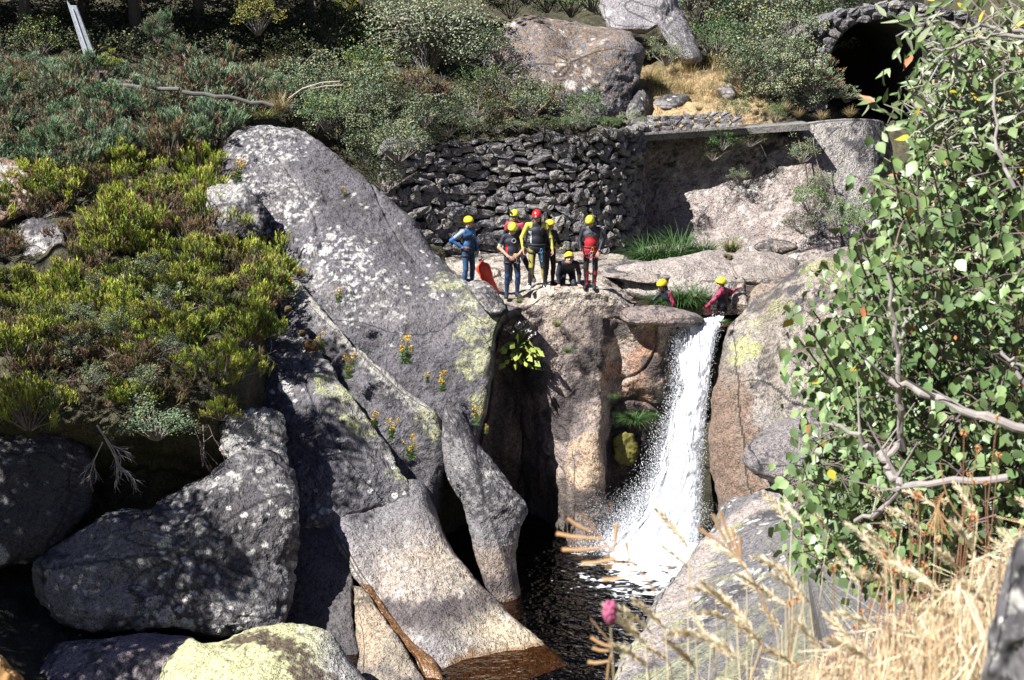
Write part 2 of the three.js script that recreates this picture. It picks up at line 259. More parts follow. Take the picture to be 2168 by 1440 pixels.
rock('granite_slab', 'long grey granite slab descending from the top of the slope to the cleft, white lichen on its upper face', slabGeo(coons(
  [[490, 262, 33.9], [560, 250, 34.3], [640, 251, 34.4], [700, 290, 34], [780, 355, 33.3], [860, 425, 32.4], [930, 515, 31.2], [985, 590, 29.8], [1032, 652, 28.6]],
  [[1032, 652, 28.6], [1036, 740, 28.3], [1030, 850, 28], [1018, 930, 27.8], [1008, 1010, 27.6]],
  [[420, 440, 31.9], [500, 515, 31], [580, 610, 30], [650, 690, 29.1], [740, 785, 28.3], [825, 868, 27.8], [905, 945, 27.5], [1008, 1010, 27.6]],
  [[490, 262, 33.9], [450, 340, 33], [420, 440, 31.9]], 0.35), {
  step: 0.035, disp: joints(3.3), round: [0.7, 0.2, 0, 0.6], a1: 0.1, a2: 0.05, a3: 0.016, thick: 1.6, off: 3,
  col: granite({ base: [0.155, 0.147, 0.168], dark: 0.1, seed: 5, white: -0.02, extra: (p, n, c, q) => {
    const w = near(whiteA, p, q.f + q.m); if (w > 0) mix3(c, w * sstep(0.02, 0.3, Math.max(spots(p.x * 4 + 0.5 * q.f, p.y * 4 + 0.5 * q.m, p.z * 4, 0.5), spots(p.x * 10, p.y * 10 + q.f, p.z * 10, 0.6)) + 0.75 * q.f - 0.03), 0.58, 0.57, 0.56);
    const l = near(lichA, p, q.f + q.m); mix3(c, 0.75 * l * sstep(-0.35, 0.25, q.f + q.m), 0.42, 0.43, 0.24);
    mix3(c, 0.4 * sstep(0, 0.5, fbm(p.x * 0.8, p.y * 0.25, p.z * 0.8, 3) + 0.1), 0.27, 0.25, 0.255); } }) }));
rock('granite_slab', 'narrow granite sheet with a pale upper rim and yellow flowers growing along it', slabGeo(coons(
  [[400, 360, 32.18], [470, 412, 31.58], [540, 486, 30.78], [612, 572, 29.78], [690, 652, 28.88], [780, 742, 28.08], [860, 820, 27.58], [935, 868, 27.28]],
  [[935, 868, 27.28], [948, 930, 26.88], [938, 1000, 26.58], [925, 1085, 26.18]],
  [[370, 520, 31.18], [445, 585, 30.38], [505, 650, 29.68], [600, 740, 28.68], [662, 812, 27.98], [722, 900, 27.28], [790, 985, 26.68], [850, 1050, 26.38], [925, 1085, 26.18]],
  [[400, 360, 32.18], [375, 440, 31.68], [370, 520, 31.18]], 0.12), {
  step: 0.035, disp: joints(7.7), round: [0.22, 0.3, 0, 0.2], drop: 1, a1: 0.08, a2: 0.05, a3: 0.016, thick: 1.2, off: 11,
  col: granite({ base: [0.165, 0.158, 0.176], dark: 0.05, white: 0.0, seed: 31, extra: (p, n, c, q) => {
    const d = Math.min(...rimB.map((r) => r.distanceTo(p))); mix3(c, 0.8 * sstep(0.42, 0.15, d + 0.35 * q.f), 0.47, 0.45, 0.41); const l = near(lichB, p, q.f + q.m); mix3(c, 0.8 * l * sstep(-0.35, 0.2, q.f + q.m), 0.44, 0.45, 0.25); } }) }));
const rimC = arcSample(pts([[560, 625, 29.30], [640, 700, 28.50], [700, 770, 27.70], [760, 860, 27.00], [830, 950, 26.40]]), 30);
const lichC = yl([[715, 800, 27.1, 0.55], [745, 850, 26.7, 0.55], [770, 890, 26.4, 0.4], [860, 990, 25.7, 0.4]]);
rock('granite_slab', 'broad grey granite slab below the heath, crossed by the shadow of the shrubs', slabGeo(coons(
  [[470, 570, 30.10], [540, 605, 29.50], [640, 700, 28.50], [700, 770, 27.70], [760, 860, 27.00], [830, 950, 26.40]],
  [[830, 950, 26.40], [866, 1000, 25.85], [898, 1058, 25.38]],
  [[560, 1130, 25.0], [640, 1118, 24.85], [705, 1108, 24.82], [770, 1082, 25.08], [850, 1066, 25.32], [898, 1058, 25.38]],
  [[470, 570, 30.10], [470, 740, 28.4], [500, 900, 26.9], [540, 1040, 25.7], [560, 1130, 25.0]], 0.3), {
  step: 0.035, disp: joints(5.2), round: [0.25, 0.3, 0.1, 0], drop: 0.9, a1: 0.1, a2: 0.06, a3: 0.016, thick: 1.2, off: 21,
  col: granite({ base: [0.17, 0.163, 0.182], dark: 0.06, white: -0.02, seed: 57, extra: (p, n, c, q) => {
    const d = Math.min(...rimC.map((r) => r.distanceTo(p))); mix3(c, 0.7 * sstep(0.5, 0.2, d + 0.4 * q.f), 0.44, 0.42, 0.39);
    const l = near(lichC, p, q.f + q.m); mix3(c, 0.85 * l * sstep(-0.35, 0.2, q.f + q.m), 0.45, 0.47, 0.25); } }) }));
const band = (p) => p.y + 0.08 * ns(p.x * 2, 0, p.z * 2);
const waterline = (p, c, q, top = 0.62) => {               // dark band that high water leaves, with a bleached strip under it
  const y = band(p) + 0.12 * q.f + 0.1 * q.m; mix3(c, 0.85 * sstep(top + 0.14, top, y) * sstep(top - 0.36, top - 0.1, y), 0.085, 0.07, 0.075); mix3(c, 0.8 * sstep(0.09, -0.03, y), 0.2, 0.1, 0.03); };
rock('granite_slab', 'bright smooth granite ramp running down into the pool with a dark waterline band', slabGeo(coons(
  [[690, 1120, 24.85], [735, 1072, 25.25], [790, 1040, 25.65], [845, 1022, 25.85], [898, 1022, 25.85]],
  [[898, 1022, 25.85], [925, 1085, 25.2], [960, 1150, 24.7], [1020, 1220, 24.2], [1100, 1300, 23.6], [1166, 1356, 23.05], [1215, 1405, 22.6]],
  [[920, 1500, 21.2], [1000, 1478, 21.6], [1090, 1450, 22], [1215, 1405, 22.6]],
  [[690, 1120, 24.8], [715, 1150, 24.4], [765, 1235, 23.6], [850, 1345, 22.5], [920, 1500, 21.2]], 0.22), {
  step: 0.035, round: [0, 0.35, 0, 0.18], drop: 0.8, a1: 0.06, a2: 0.03, a3: 0.012, thick: 1.2, off: 33,
  disp: (p) => { const s = p.x * 0.82 + p.y * 0.35; return 0.05 * Math.sin(s * 5.2 + 1.2 * ns(p.x, p.y * 0.3, p.z)) * sstep(2.8, 2.2, p.y) * sstep(-1.3, -2.0, p.x - 0.3 * (2 - p.y)); },
  col: granite({ base: [0.34, 0.32, 0.325], tan: [0.54, 0.44, 0.33], tanK: 0.25, white: 0.05, seed: 77, extra: (p, n, c, q) => {
    const s = p.x * 0.82 + p.y * 0.35; mix3(c, 0.35 * sstep(0.1, 0.5, ns(s * 3.2, p.y * 0.25, 4) + 0.2 * q.f), 0.23, 0.21, 0.215);
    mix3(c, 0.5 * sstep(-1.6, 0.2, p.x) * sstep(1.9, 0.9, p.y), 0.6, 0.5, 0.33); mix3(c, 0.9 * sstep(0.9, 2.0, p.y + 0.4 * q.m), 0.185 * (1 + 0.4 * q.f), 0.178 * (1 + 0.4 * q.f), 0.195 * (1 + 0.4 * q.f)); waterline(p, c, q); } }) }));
rock('granite_wedge', 'low granite wedge beside the bright ramp, black lichen on top and rust below', slabGeo(coons(
  [[728, 1222, 23.6], [750, 1224, 23.55], [772, 1238, 23.45]], [[772, 1238, 23.45], [835, 1330, 22.5], [885, 1410, 21.8], [935, 1500, 21.1]],
  [[740, 1500, 20.9], [840, 1500, 21], [935, 1500, 21.1]], [[728, 1222, 23.6], [738, 1300, 22.9], [742, 1400, 22], [740, 1500, 20.9]], 0.25), {
  step: 0.035, round: [0.2, 0.12, 0, 0.4], a1: 0.05, a2: 0.04, a3: 0.014, off: 41, thick: 1,
  col: granite({ base: [0.4, 0.34, 0.27], tan: [0.5, 0.36, 0.22], tanK: 0.3, seed: 91, extra: (p, n, c, q) => {
    mix3(c, 0.9 * sstep(0.62, 0.95, p.y + 0.3 * q.m) * sstep(-0.3, 0.1, q.f + 0.4 * q.m - 0.02), 0.05, 0.045, 0.045);
    mix3(c, 0.8 * sstep(0.35, 0.05, p.y + 0.25 * q.m) * sstep(0, 0.2, q.m + 0.2), 0.13, 0.115, 0.12); } }) }));
// rust-coloured trickle in the groove between wedge and ramp
rock('rock_groove', 'rust brown wet groove between the bright ramp and the wedge', slabGeo([[[762, 1236, 23.55], [786, 1240, 23.55]], [[836, 1342, 22.55], [864, 1346, 22.55]], [[884, 1400, 21.93], [920, 1398, 21.9]], [[915, 1500, 21.1], [962, 1496, 21.1]]],
  { step: 0.03, round: [0, 0.05, 0, 0.05], a1: 0, a2: 0.02, a3: 0.012, thick: 0.3, col: (p, n, c) => { const f = fbm(p.x * 6, p.y * 6, p.z * 6, 3); c[0] = 0.2 + 0.12 * f; c[1] = 0.1 + 0.06 * f; c[2] = 0.04 + 0.02 * f; } }), MWET);
rock('rock_pillar', 'leaning grey granite pillar standing in front of the black cleft, foot in the pool', boulderGeo(
  [[946, 858, 27.3], [985, 884, 27.3], [1010, 935, 27.1], [1052, 985, 26.8], [1100, 1045, 26.4], [1114, 1082, 26.2], [1094, 1135, 26], [1093, 1200, 25.7], [1104, 1310, 25.0], [1042, 1312, 24.9], [1022, 1225, 25.3], [1002, 1165, 25.6], [984, 1090, 26.1], [946, 1015, 26.6], [934, 935, 27]], {
  front: 0.42, rear: 1.3, e: 2.2, step: 0.035, a1: 0.06, a2: 0.05, a3: 0.015, off: 55,
  col: granite({ base: [0.25, 0.24, 0.25], dark: 0.02, seed: 111, white: 0.06, extra: (p, n, c, q) => {
    const y = p.y + 0.35 * q.m; mix3(c, 0.9 * sstep(1.9, 2.4, y) * 0 + 0.9 * sstep(2.35, 2.0, y) * sstep(1.2, 1.55, y) * sstep(-0.2, 0.12, q.f + 0.6 * q.m), 0.05, 0.048, 0.055);
    mix3(c, 0.6 * sstep(1.1, 0.7, y), 0.36, 0.27, 0.2); waterline(p, c, q, 0.35); } }) }));
// ledge with the cliff under it
const G = (px, py, y) => onY(px, py, y);
const cliffX = [960, 1030, 1072, 1112, 1152, 1205, 1262, 1272, 1305, 1345, 1392, 1430];
const cliffRow = (py, d) => cliffX.map((px, i) => [px, py, d[i]]);
const CL = 5.28;
const cliffRows = [
  [G(940, 520, 5.3), G(1030, 522, 5.3), G(1072, 522, 5.3), G(1112, 522, 5.3), G(1152, 522, 5.3), G(1205, 522, 5.3), G(1262, 522, 5.3), G(1290, 522, 5.3), G(1330, 530, 5.2), G(1352, 592, 4.5), G(1400, 596, 4.4), G(1445, 600, 4.3)],
  [G(945, 560, 5.28), G(1030, 562, 5.3), G(1072, 562, 5.3), G(1112, 562, 5.28), G(1152, 562, 5.3), G(1205, 562, 5.3), G(1262, 562, 5.32), G(1285, 562, 5.3), G(1312, 572, 5.2), G(1350, 622, 4.7), G(1400, 628, 4.5), G(1445, 634, 4.4)],
  [G(960, 585, 5.26), G(1030, 596, 5.2), G(1072, 605, 5.06), G(1112, 602, 5.1), G(1152, 594, 5.27), G(1205, 594, 5.3), G(1262, 594, 5.3), G(1280, 594, 5.28), G(1306, 604, 5.12), G(1348, 648, 4.86), G(1400, 654, 4.84), G(1440, 662, 4.7)],
  [G(985, 604, 5.2), G(1032, 640, 5.02), G(1072, 636, 5.0), G(1112, 630, 5.06), G(1152, 615, 5.27), G(1205, 612, 5.3), G(1262, 614, 5.28), G(1276, 616, 5.26), G(1308, 624, 5.16), G(1346, 664, 4.86), G(1394, 674, 4.83), G(1432, 684, 4.7)],
  [at(985, 650, 30.1), at(1034, 668, 29.75), at(1072, 664, 29.8), at(1112, 654, 29.7), at(1152, 640, 29.75), at(1205, 638, 29.75), at(1262, 640, 29.8), at(1275, 642, 29.8), at(1308, 660, 29.75), at(1346, 690, 29.3), at(1394, 697, 29.35), at(1432, 704, 29.6)],
  cliffRow(725, [30.4, 30.3, 30.0, 29.6, 29.45, 29.4, 29.5, 29.5, 29.72, 29.5, 29.35, 29.8]),
  cliffRow(800, [30.5, 30.5, 30.5, 30.0, 29.25, 29.2, 29.4, 29.45, 29.62, 29.35, 29.3, 29.9]),
  cliffRow(880, [30.4, 30.5, 30.5, 30.3, 29.3, 28.95, 29.05, 29.2, 29.6, 29.75, 29.8, 30.1]),
  cliffRow(945, [30.3, 30.5, 30.5, 30.4, 29.5, 28.62, 28.6, 29.1, 29.75, 30, 30, 30.1]),
  cliffRow(1010, [30.1, 30.4, 30.5, 30.4, 29.7, 28.35, 28.35, 29.0, 29.7, 30, 30, 30.1]),
  cliffRow(1090, [30, 30.4, 30.5, 30.4, 29.7, 28.1, 28.1, 28.7, 29.4, 29.8, 29.9, 30]),
  cliffRow(1200, [30, 30.4, 30.5, 30.3, 29.4, 27.5, 27.5, 28.2, 29, 29.4, 29.5, 29.6])];
const dampC = yl([[1275, 700, 29.5, 0.45], [1250, 760, 29.4, 0.4], [1230, 830, 29.2, 0.4], [1310, 700, 29.6, 0.35], [1305, 650, 29.8, 0.35], [1385, 780, 29.3, 0.35], [1330, 880, 29.7, 0.6], [1370, 960, 30, 0.7], [1300, 960, 29.7, 0.5], [1300, 1060, 29.4, 0.6], [1360, 1050, 29.8, 0.8], [1410, 850, 29.8, 0.6], [1235, 1060, 28.2, 0.35], [1190, 1090, 28.3, 0.4], [1180, 880, 29.05, 0.55], [1120, 800, 29.5, 0.6], [1150, 960, 28.9, 0.3], [1425, 740, 29.8, .5]]);
const rustC = yl([[1360, 770, 29.3, 0.55], [1345, 840, 29.5, 0.5], [1375, 720, 29.3, 0.3], [1300, 790, 29.6, 0.3]]);
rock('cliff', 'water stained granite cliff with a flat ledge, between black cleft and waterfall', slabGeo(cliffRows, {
  step: 0.035, round: [0, 0, 0, 0], shell: false, a1: 0.04, a2: 0.05, a3: 0.018, off: 63, crack: 0.55, crackDepth: 0.08,
  disp: (p, n) => (p.y < 4.7 ? 0.09 * Math.sin(p.x * 4.3 + 1.5 * ns(p.x, p.y * 0.4, 2)) + 0.06 * ns(p.x * 3.2, p.y * 0.5, 0) : 0.05 * Math.max(0, ns(p.x * 1.3, p.y, p.z * 2.2)) - 0.04),
  col: granite({ base: [0.34, 0.275, 0.255], tan: [0.52, 0.42, 0.31], tanK: 0.28, seed: 131, dark: 0.0, extra: (p, n, c, q) => {
    if (p.y > 4.95) { mix3(c, 0.7, 0.52, 0.47, 0.4); mix3(c, 0.85 * sstep(0.1, 0.25, q.m + 0.3 * q.f), 0.2, 0.17, 0.16); }
    else { mix3(c, 0.7 * sstep(0.0, 0.4, fbm(p.x * 2.4, p.y * 0.35, p.z, 3) + 0.1), 0.12, 0.1, 0.1);
      mix3(c, 0.75 * near(rustC, p, q.m + q.f), 0.36, 0.2, 0.13); mix3(c, 0.9 * near(dampC, p, q.m * 1.4 + 0.5 * q.f), 0.06, 0.05, 0.052);
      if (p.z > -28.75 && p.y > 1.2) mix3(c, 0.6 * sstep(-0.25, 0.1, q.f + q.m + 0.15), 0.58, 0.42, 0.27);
      mix3(c, 0.7 * sstep(1.5, 0.9, p.y + 0.5 * q.m), 0.07, 0.055, 0.05); } } }) }));
rock('rock_lip', 'flat brown rock lip beside the top of the waterfall, under the wading pair', boulderGeo(
  [[1318, 656, 29.7], [1362, 647, 29.8], [1420, 650, 29.7], [1470, 662, 29.5], [1490, 676, 29.3], [1482, 690, 29.2], [1430, 692, 29.15], [1360, 690, 29.1], [1320, 680, 29.3]], { front: 0.5, rear: 0.5, step: 0.035, a1: 0.03, a2: 0.05, a3: 0.015, off: 71, col: granite({ base: [0.3, 0.24, 0.22], dark: 0.06, seed: 141 }) }));
// boulder right of the waterfall and those below it
const lichI = yl([[1740, 560, 29.4, 0.5], [1780, 590, 29, 0.4], [1590, 680, 28.6, 0.4], [1570, 740, 28.3, 0.45], [1640, 640, 28.8, .4], [1560, 830, 28, .3]]);
rock('boulder', 'big rounded tan boulder right of the waterfall, half behind the birch', slabGeo([
  [[1526, 690, 29.6], [1575, 640, 30], [1650, 583, 30.3], [1720, 540, 30.4], [1785, 516, 30.5], [1860, 520, 30.5], [1960, 560, 30.5], [2100, 600, 30]],
  [[1508, 740, 29.1], [1560, 700, 28.9], [1640, 650, 28.9], [1720, 610, 29], [1790, 600, 29], [1870, 610, 29], [1970, 650, 29], [2100, 690, 28.6]],
  [[1496, 830, 28.7], [1550, 800, 27.9], [1640, 770, 27.7], [1730, 740, 27.8], [1800, 720, 27.8], [1880, 730, 27.8], [1980, 760, 27.6], [2100, 800, 27]],
  [[1490, 940, 28.2], [1545, 920, 27.2], [1640, 890, 26.8], [1730, 870, 26.7], [1810, 860, 26.7], [1890, 870, 26.5], [1980, 900, 26], [2100, 930, 25.5]],
  [[1496, 1040, 27.7], [1550, 1030, 26.6], [1640, 1010, 26.1], [1740, 1000, 25.9], [1820, 1000, 25.8], [1900, 1010, 25.4], [1990, 1040, 24.8], [2100, 1080, 24]],
  [[1505, 1130, 27.3], [1560, 1140, 26.2], [1650, 1140, 25.4], [1740, 1140, 25.2], [1830, 1140, 25], [1910, 1150, 24.5], [2000, 1180, 24], [2100, 1200, 23]]], {
  step: 0.045, round: [0.5, 0.3, 0, 0.6], drop: 0.6, a1: 0.1, a2: 0.05, a3: 0.016, off: 81, thick: 1.5,
  col: granite({ base: [0.31, 0.29, 0.275], tan: [0.43, 0.36, 0.285], tanK: 0.3, seed: 151, dark: -0.06, extra: (p, n, c, q) => {
    mix3(c, 0.75 * near(lichI, p, q.m + q.f) * sstep(-0.3, 0.2, q.f + q.m), 0.47, 0.48, 0.2);
    mix3(c, 0.7 * sstep(5.25, 4.98, p.x - 0.0 * p.y + 0.35 * q.m + 0.1 * Math.abs(p.y - 2)) * sstep(4.2, 3.4, p.y), 0.2, 0.11, 0.065);
    mix3(c, 0.45 * sstep(0, 0.4, ns(p.x * 2.3, p.y * 0.3, 9)), 0.19, 0.16, 0.13); mix3(c, 0.85 * sstep(1.3, 0.8, p.y + 0.4 * q.m), 0.06, 0.05, 0.045); } }) }));
rock('boulder', 'dark rounded boulder wedged between the tan boulder and the slab under the birch', boulderGeo(
  [[1576, 962, 25.4], [1600, 925, 25.8], [1660, 890, 26], [1740, 870, 26], [1830, 900, 25.8], [1860, 980, 25.4], [1800, 1040, 25], [1710, 1042, 24.8], [1640, 1022, 24.8], [1590, 1004, 25]], { front: 0.8, rear: 0.9, step: 0.045, a1: 0.08, a2: 0.06, a3: 0.018, off: 95, col: granite({ base: [0.27, 0.245, 0.245], dark: 0.06, tan: [0.42, 0.36, 0.33], tanK: 0.1, seed: 161 }) }));
const streakK = arcSample(pts([[1690, 1045, 24.2], [1560, 1090, 24.2], [1500, 1160, 23.3], [1460, 1260, 21.2], [1400, 1360, 18.8], [1330, 1440, 16.7]]), 24);
rock('granite_slab', 'sloping grey granite slab at the right bank with a pale streak, below the birch and the dry grass', slabGeo([
  [[1502, 1082, 26.1], [1560, 1040, 25.6], [1640, 1016, 25.2], [1730, 1010, 24.6], [1850, 1000, 23.8], [2000, 1000, 23], [2250, 1010, 21]],
  [[1490, 1110, 25.3], [1560, 1086, 24.4], [1650, 1070, 23.8], [1740, 1064, 23.2], [1860, 1060, 22], [2020, 1060, 20.5], [2260, 1080, 18]],
  [[1420, 1192, 23.6], [1520, 1180, 22.4], [1640, 1160, 21.2], [1750, 1150, 20], [1880, 1150, 18.6], [2050, 1150, 16.8], [2280, 1170, 14]],
  [[1345, 1305, 20.2], [1460, 1310, 18.9], [1620, 1290, 17.2], [1760, 1280, 15.8], [1900, 1280, 14.2], [2080, 1280, 12.4], [2300, 1290, 10]],
  [[1270, 1440, 16.6], [1410, 1450, 15.2], [1600, 1440, 13.2], [1770, 1440, 11.6], [1920, 1440, 10.2], [2100, 1440, 8.6], [2320, 1440, 7]],
  [[1190, 1600, 13], [1350, 1600, 11.8], [1560, 1600, 10], [1760, 1600, 8.6], [1930, 1600, 7.4], [2120, 1600, 6.2], [2340, 1600, 5]]], {
  step: 0.05, round: [0.4, 0, 0, 0.7], drop: 0.7, a1: 0.08, a2: 0.05, a3: 0.014, off: 103, thick: 1.6,
  col: granite({ base: [0.215, 0.205, 0.215], dark: 0.02, seed: 171, white: 0.08, extra: (p, n, c, q) => {
    let d = 9; for (const r of streakK) d = Math.min(d, r.distanceTo(p)); mix3(c, 0.8 * sstep(0.62, 0.25, d + 0.3 * q.m + 0.15 * q.f), 0.48, 0.42, 0.385);
    mix3(c, 0.6 * sstep(0.15, 0.4, fbm(p.x * 1.4, p.y * 1.4, p.z * 1.4, 2) + 0.2 * q.f + 0.25 * sstep(19, 16, -p.z) * sstep(2.6, 2, p.x)), 0.42, 0.44, 0.22); } }) }));
// lower left
rock('boulder', 'large lichen mottled boulder under the overhanging shrubs at the lower left', boulderGeo(
  [[70, 1205, 23.3], [150, 1130, 23.8], [240, 1085, 24], [330, 1066, 24.1], [430, 1020, 24.4], [500, 965, 24.7], [575, 968, 24.7], [612, 1020, 24.3], [622, 1110, 23.8], [618, 1230, 23.2], [600, 1315, 22.6], [520, 1342, 22.2], [430, 1350, 22.1], [300, 1340, 22.2], [170, 1340, 22.4], [95, 1290, 22.8]], {
  front: 0.75, rear: 1.1, e: 3.6, step: 0.04, a1: 0.22, a2: 0.1, a3: 0.035, off: 121,
  col: granite({ base: [0.3, 0.29, 0.29], dark: 0.1, white: 0.1, seed: 181 }) }));
rock('boulder', 'small rounded white lichened boulder at the foot of the heath slope', boulderGeo([[462, 918, 25], [492, 876, 25.2], [540, 860, 25.3], [590, 880, 25.2], [612, 938, 24.9], [606, 1010, 24.6], [540, 1030, 24.5], [476, 985, 24.7]], { front: 0.3, rear: 0.8, e: 4.5, step: 0.035, a1: 0.16, a2: 0.1, a3: 0.04, off: 131, col: granite({ base: [0.4, 0.39, 0.38], white: 0.5, dark: 0.02, seed: 191 }) }));
rock('boulder', 'dark boulder at the left edge with small white lichen rosettes', boulderGeo([[-120, 900, 25], [0, 905, 25], [120, 900, 25.2], [180, 960, 25], [200, 1050, 24.6], [140, 1130, 24.1], [60, 1190, 23.8], [-120, 1200, 23.6]], { front: 0.8, rear: 1, step: 0.05, a1: 0.15, a2: 0.08, a3: 0.03, off: 141, col: granite({ base: [0.13, 0.12, 0.125], dark: 0.16, white: 0.12, seed: 201 }) }));
rock('boulder', 'purplish bare rock under the mottled boulder at the bottom left', boulderGeo([[100, 1372, 22], [200, 1350, 22], [330, 1345, 21.9], [420, 1362, 21.6], [400, 1500, 20.6], [80, 1520, 20.6]], { front: 0.6, rear: 0.8, step: 0.045, a1: 0.1, a2: 0.05, a3: 0.02, off: 151, col: granite({ base: [0.33, 0.28, 0.29], dark: 0.02, seed: 211 }) }));
const mossO = arcSample(pts([[500, 1350, 20.4], [560, 1352, 20.2], [615, 1375, 19.8], [645, 1405, 19.5], [670, 1440, 19.4]]), 24);
rock('boulder', 'yellow lichen crusted boulder at the bottom edge, lit by the sun', boulderGeo([[328, 1440, 20.2], [350, 1395, 20.6], [395, 1350, 20.9], [420, 1358, 20.9], [470, 1350, 20.9], [560, 1326, 21], [640, 1325, 21], [700, 1338, 20.9], [745, 1385, 20.5], [790, 1450, 20], [800, 1540, 19.4], [560, 1580, 19.2], [330, 1540, 19.4]], { cen: [550, 1440, 19.9], front: 0.75, rear: 0.9, e: 3, step: 0.035, a1: 0.12, a2: 0.05, a3: 0.02, off: 161,
  col: granite({ base: [0.36, 0.35, 0.34], seed: 221, white: 0.3, extra: (p, n, c, q) => { mix3(c, 0.92 * sstep(-0.42, -0.2, q.b * 0.8 + q.m + 0.7 * q.f + 0.35 * sstep(-3.2, -4.4, p.x)) * sstep(-2.6, -3.5, p.x + 0.5 * q.m), 0.56, 0.56, 0.3); let d = 9; for (const r of mossO) d = Math.min(d, r.distanceTo(p)); mix3(c, 0.92 * sstep(0.34, 0.12, d + 0.35 * q.f + 0.2 * q.m), 0.075, 0.045, 0.035); } }) }));
rock('boulder', 'orange lit rock corner out of focus at the bottom left edge', boulderGeo([[-60, 1380, 3], [0, 1388, 3], [22, 1412, 3], [50, 1440, 3], [60, 1500, 3], [-60, 1500, 3]], { front: 0.05, rear: 0.1, step: 0.01, a1: 0.005, a2: 0.005, a3: 0.002, col: (p, n, c) => { c[0] = 0.45; c[1] = 0.25; c[2] = 0.09; } }));
rock('boulder', 'dark shaded rock filling the gap between the mottled boulder and the bright ramp', boulderGeo([[600, 1090, 25.2], [700, 1100, 25], [745, 1180, 24.3], [752, 1300, 23.3], [750, 1460, 22], [640, 1470, 22], [590, 1300, 23.5]], { front: 0.1, rear: 0.9, e: 3, step: 0.05, a1: 0.1, a2: 0.06, a3: 0.02, off: 155, col: granite({ base: [0.13, 0.12, 0.125], dark: 0.1, seed: 215 }) }));
// around the upper pool
const tanRock = (s, d = 0) => granite({ base: [0.37, 0.325, 0.295], tan: [0.47, 0.39, 0.32], tanK: 0.3, dark: d, seed: s });
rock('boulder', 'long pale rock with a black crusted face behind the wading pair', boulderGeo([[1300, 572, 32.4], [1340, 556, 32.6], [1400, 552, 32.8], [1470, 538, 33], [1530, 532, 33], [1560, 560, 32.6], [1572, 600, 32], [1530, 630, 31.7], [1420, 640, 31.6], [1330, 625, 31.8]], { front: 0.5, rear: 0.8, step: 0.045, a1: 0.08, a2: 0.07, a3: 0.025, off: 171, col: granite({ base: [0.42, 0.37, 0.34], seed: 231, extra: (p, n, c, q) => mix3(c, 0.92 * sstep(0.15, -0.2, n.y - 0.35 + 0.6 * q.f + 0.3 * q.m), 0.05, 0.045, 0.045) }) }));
rock('boulder', 'smooth tan boulder lying right of the crusted rock behind the upper pool', boulderGeo([[1545, 545, 33], [1590, 530, 33.2], [1640, 532, 33.2], [1690, 552, 32.8], [1680, 585, 32.2], [1630, 600, 31.8], [1570, 592, 31.8]], { front: 0.5, rear: 0.8, step: 0.045, a1: 0.08, a2: 0.05, a3: 0.02, off: 181, col: tanRock(241) }));
rock('rock_block', 'upright brown block of rock in the upper pool, held by the wader on the right', boulderGeo([[1551, 652, 30.9], [1553, 605, 31.2], [1566, 589, 31.3], [1577, 592, 31.3], [1581, 620, 31.1], [1584, 655, 30.8]], { front: 0.22, rear: 0.3, e: 4, step: 0.02, a1: 0.02, a2: 0.03, a3: 0.012, off: 191, col: tanRock(251, -0.02) }));
rock('boulder', 'flat brown rock between the upright block and the big tan boulder', boulderGeo([[1585, 618, 31.2], [1620, 590, 31.8], [1665, 575, 32], [1700, 580, 31.8], [1660, 620, 31], [1600, 660, 30.4], [1584, 650, 30.6]], { front: 0.3, rear: 0.5, step: 0.035, a1: 0.05, a2: 0.05, a3: 0.015, off: 201, col: granite({ base: [0.36, 0.28, 0.22], dark: 0.04, seed: 261 }) }));
rock('boulder', 'small rounded brown rock under the grass tussock in the upper pool', boulderGeo([[1452, 650, 31], [1458, 632, 31.2], [1478, 622, 31.3], [1492, 634, 31.2], [1498, 652, 31]], { front: 0.2, rear: 0.25, step: 0.025, a1: 0.02, a2: 0.03, a3: 0.01, col: granite({ base: [0.3, 0.2, 0.16], seed: 271 }) }));
rock('boulder', 'low pale rock left of the upper pool, in front of the seated tussock', boulderGeo([[1240, 560, 32.8], [1300, 548, 33.4], [1380, 556, 33], [1420, 580, 32], [1380, 600, 31.5], [1310, 590, 31.7], [1250, 580, 32.2]], { front: 0.22, rear: 0.6, step: 0.04, a1: 0.06, a2: 0.06, a3: 0.02, off: 211, col: tanRock(281, 0.02) }));
for (const [x, y, d, w, h, l] of [[1225, 545, 34, 60, 12, 'thin pale rock shelf at the foot of the dry stone wall'], [1640, 520, 35, 46, 16, 'brown rock lying at the foot of the pink rock face'], [1735, 548, 33.5, 50, 20, 'reddish rock half hidden left of the birch'], [1420, 530, 35, 70, 14, 'pale rock slab under the long green grass']])
  rock('boulder', l, boulderGeo([[x - w, y + h * 0.5, d - 0.2], [x - w * 0.8, y - h * 0.5, d], [x, y - h, d + 0.1], [x + w * 0.8, y - h * 0.4, d], [x + w, y + h * 0.5, d - 0.2], [x, y + h * 1.3, d - 0.4]], { front: 0.3, rear: 0.5, step: 0.04, a1: 0.06, a2: 0.05, a3: 0.02, off: x, col: tanRock(x, 0.02) }));
rock('boulder', 'dark grey rock with a pale edge on the ledge left of the red bag', boulderGeo([[985, 604, 29.3], [1010, 592, 29.5], [1035, 600, 29.4], [1060, 628, 29.1], [1072, 655, 28.8], [1040, 665, 28.6], [1015, 640, 28.8]], { front: 0.2, rear: 0.4, step: 0.03, a1: 0.03, a2: 0.04, a3: 0.02, off: 221, col: granite({ base: [0.3, 0.28, 0.27], dark: 0.04, white: 0.2, seed: 291 }) }));
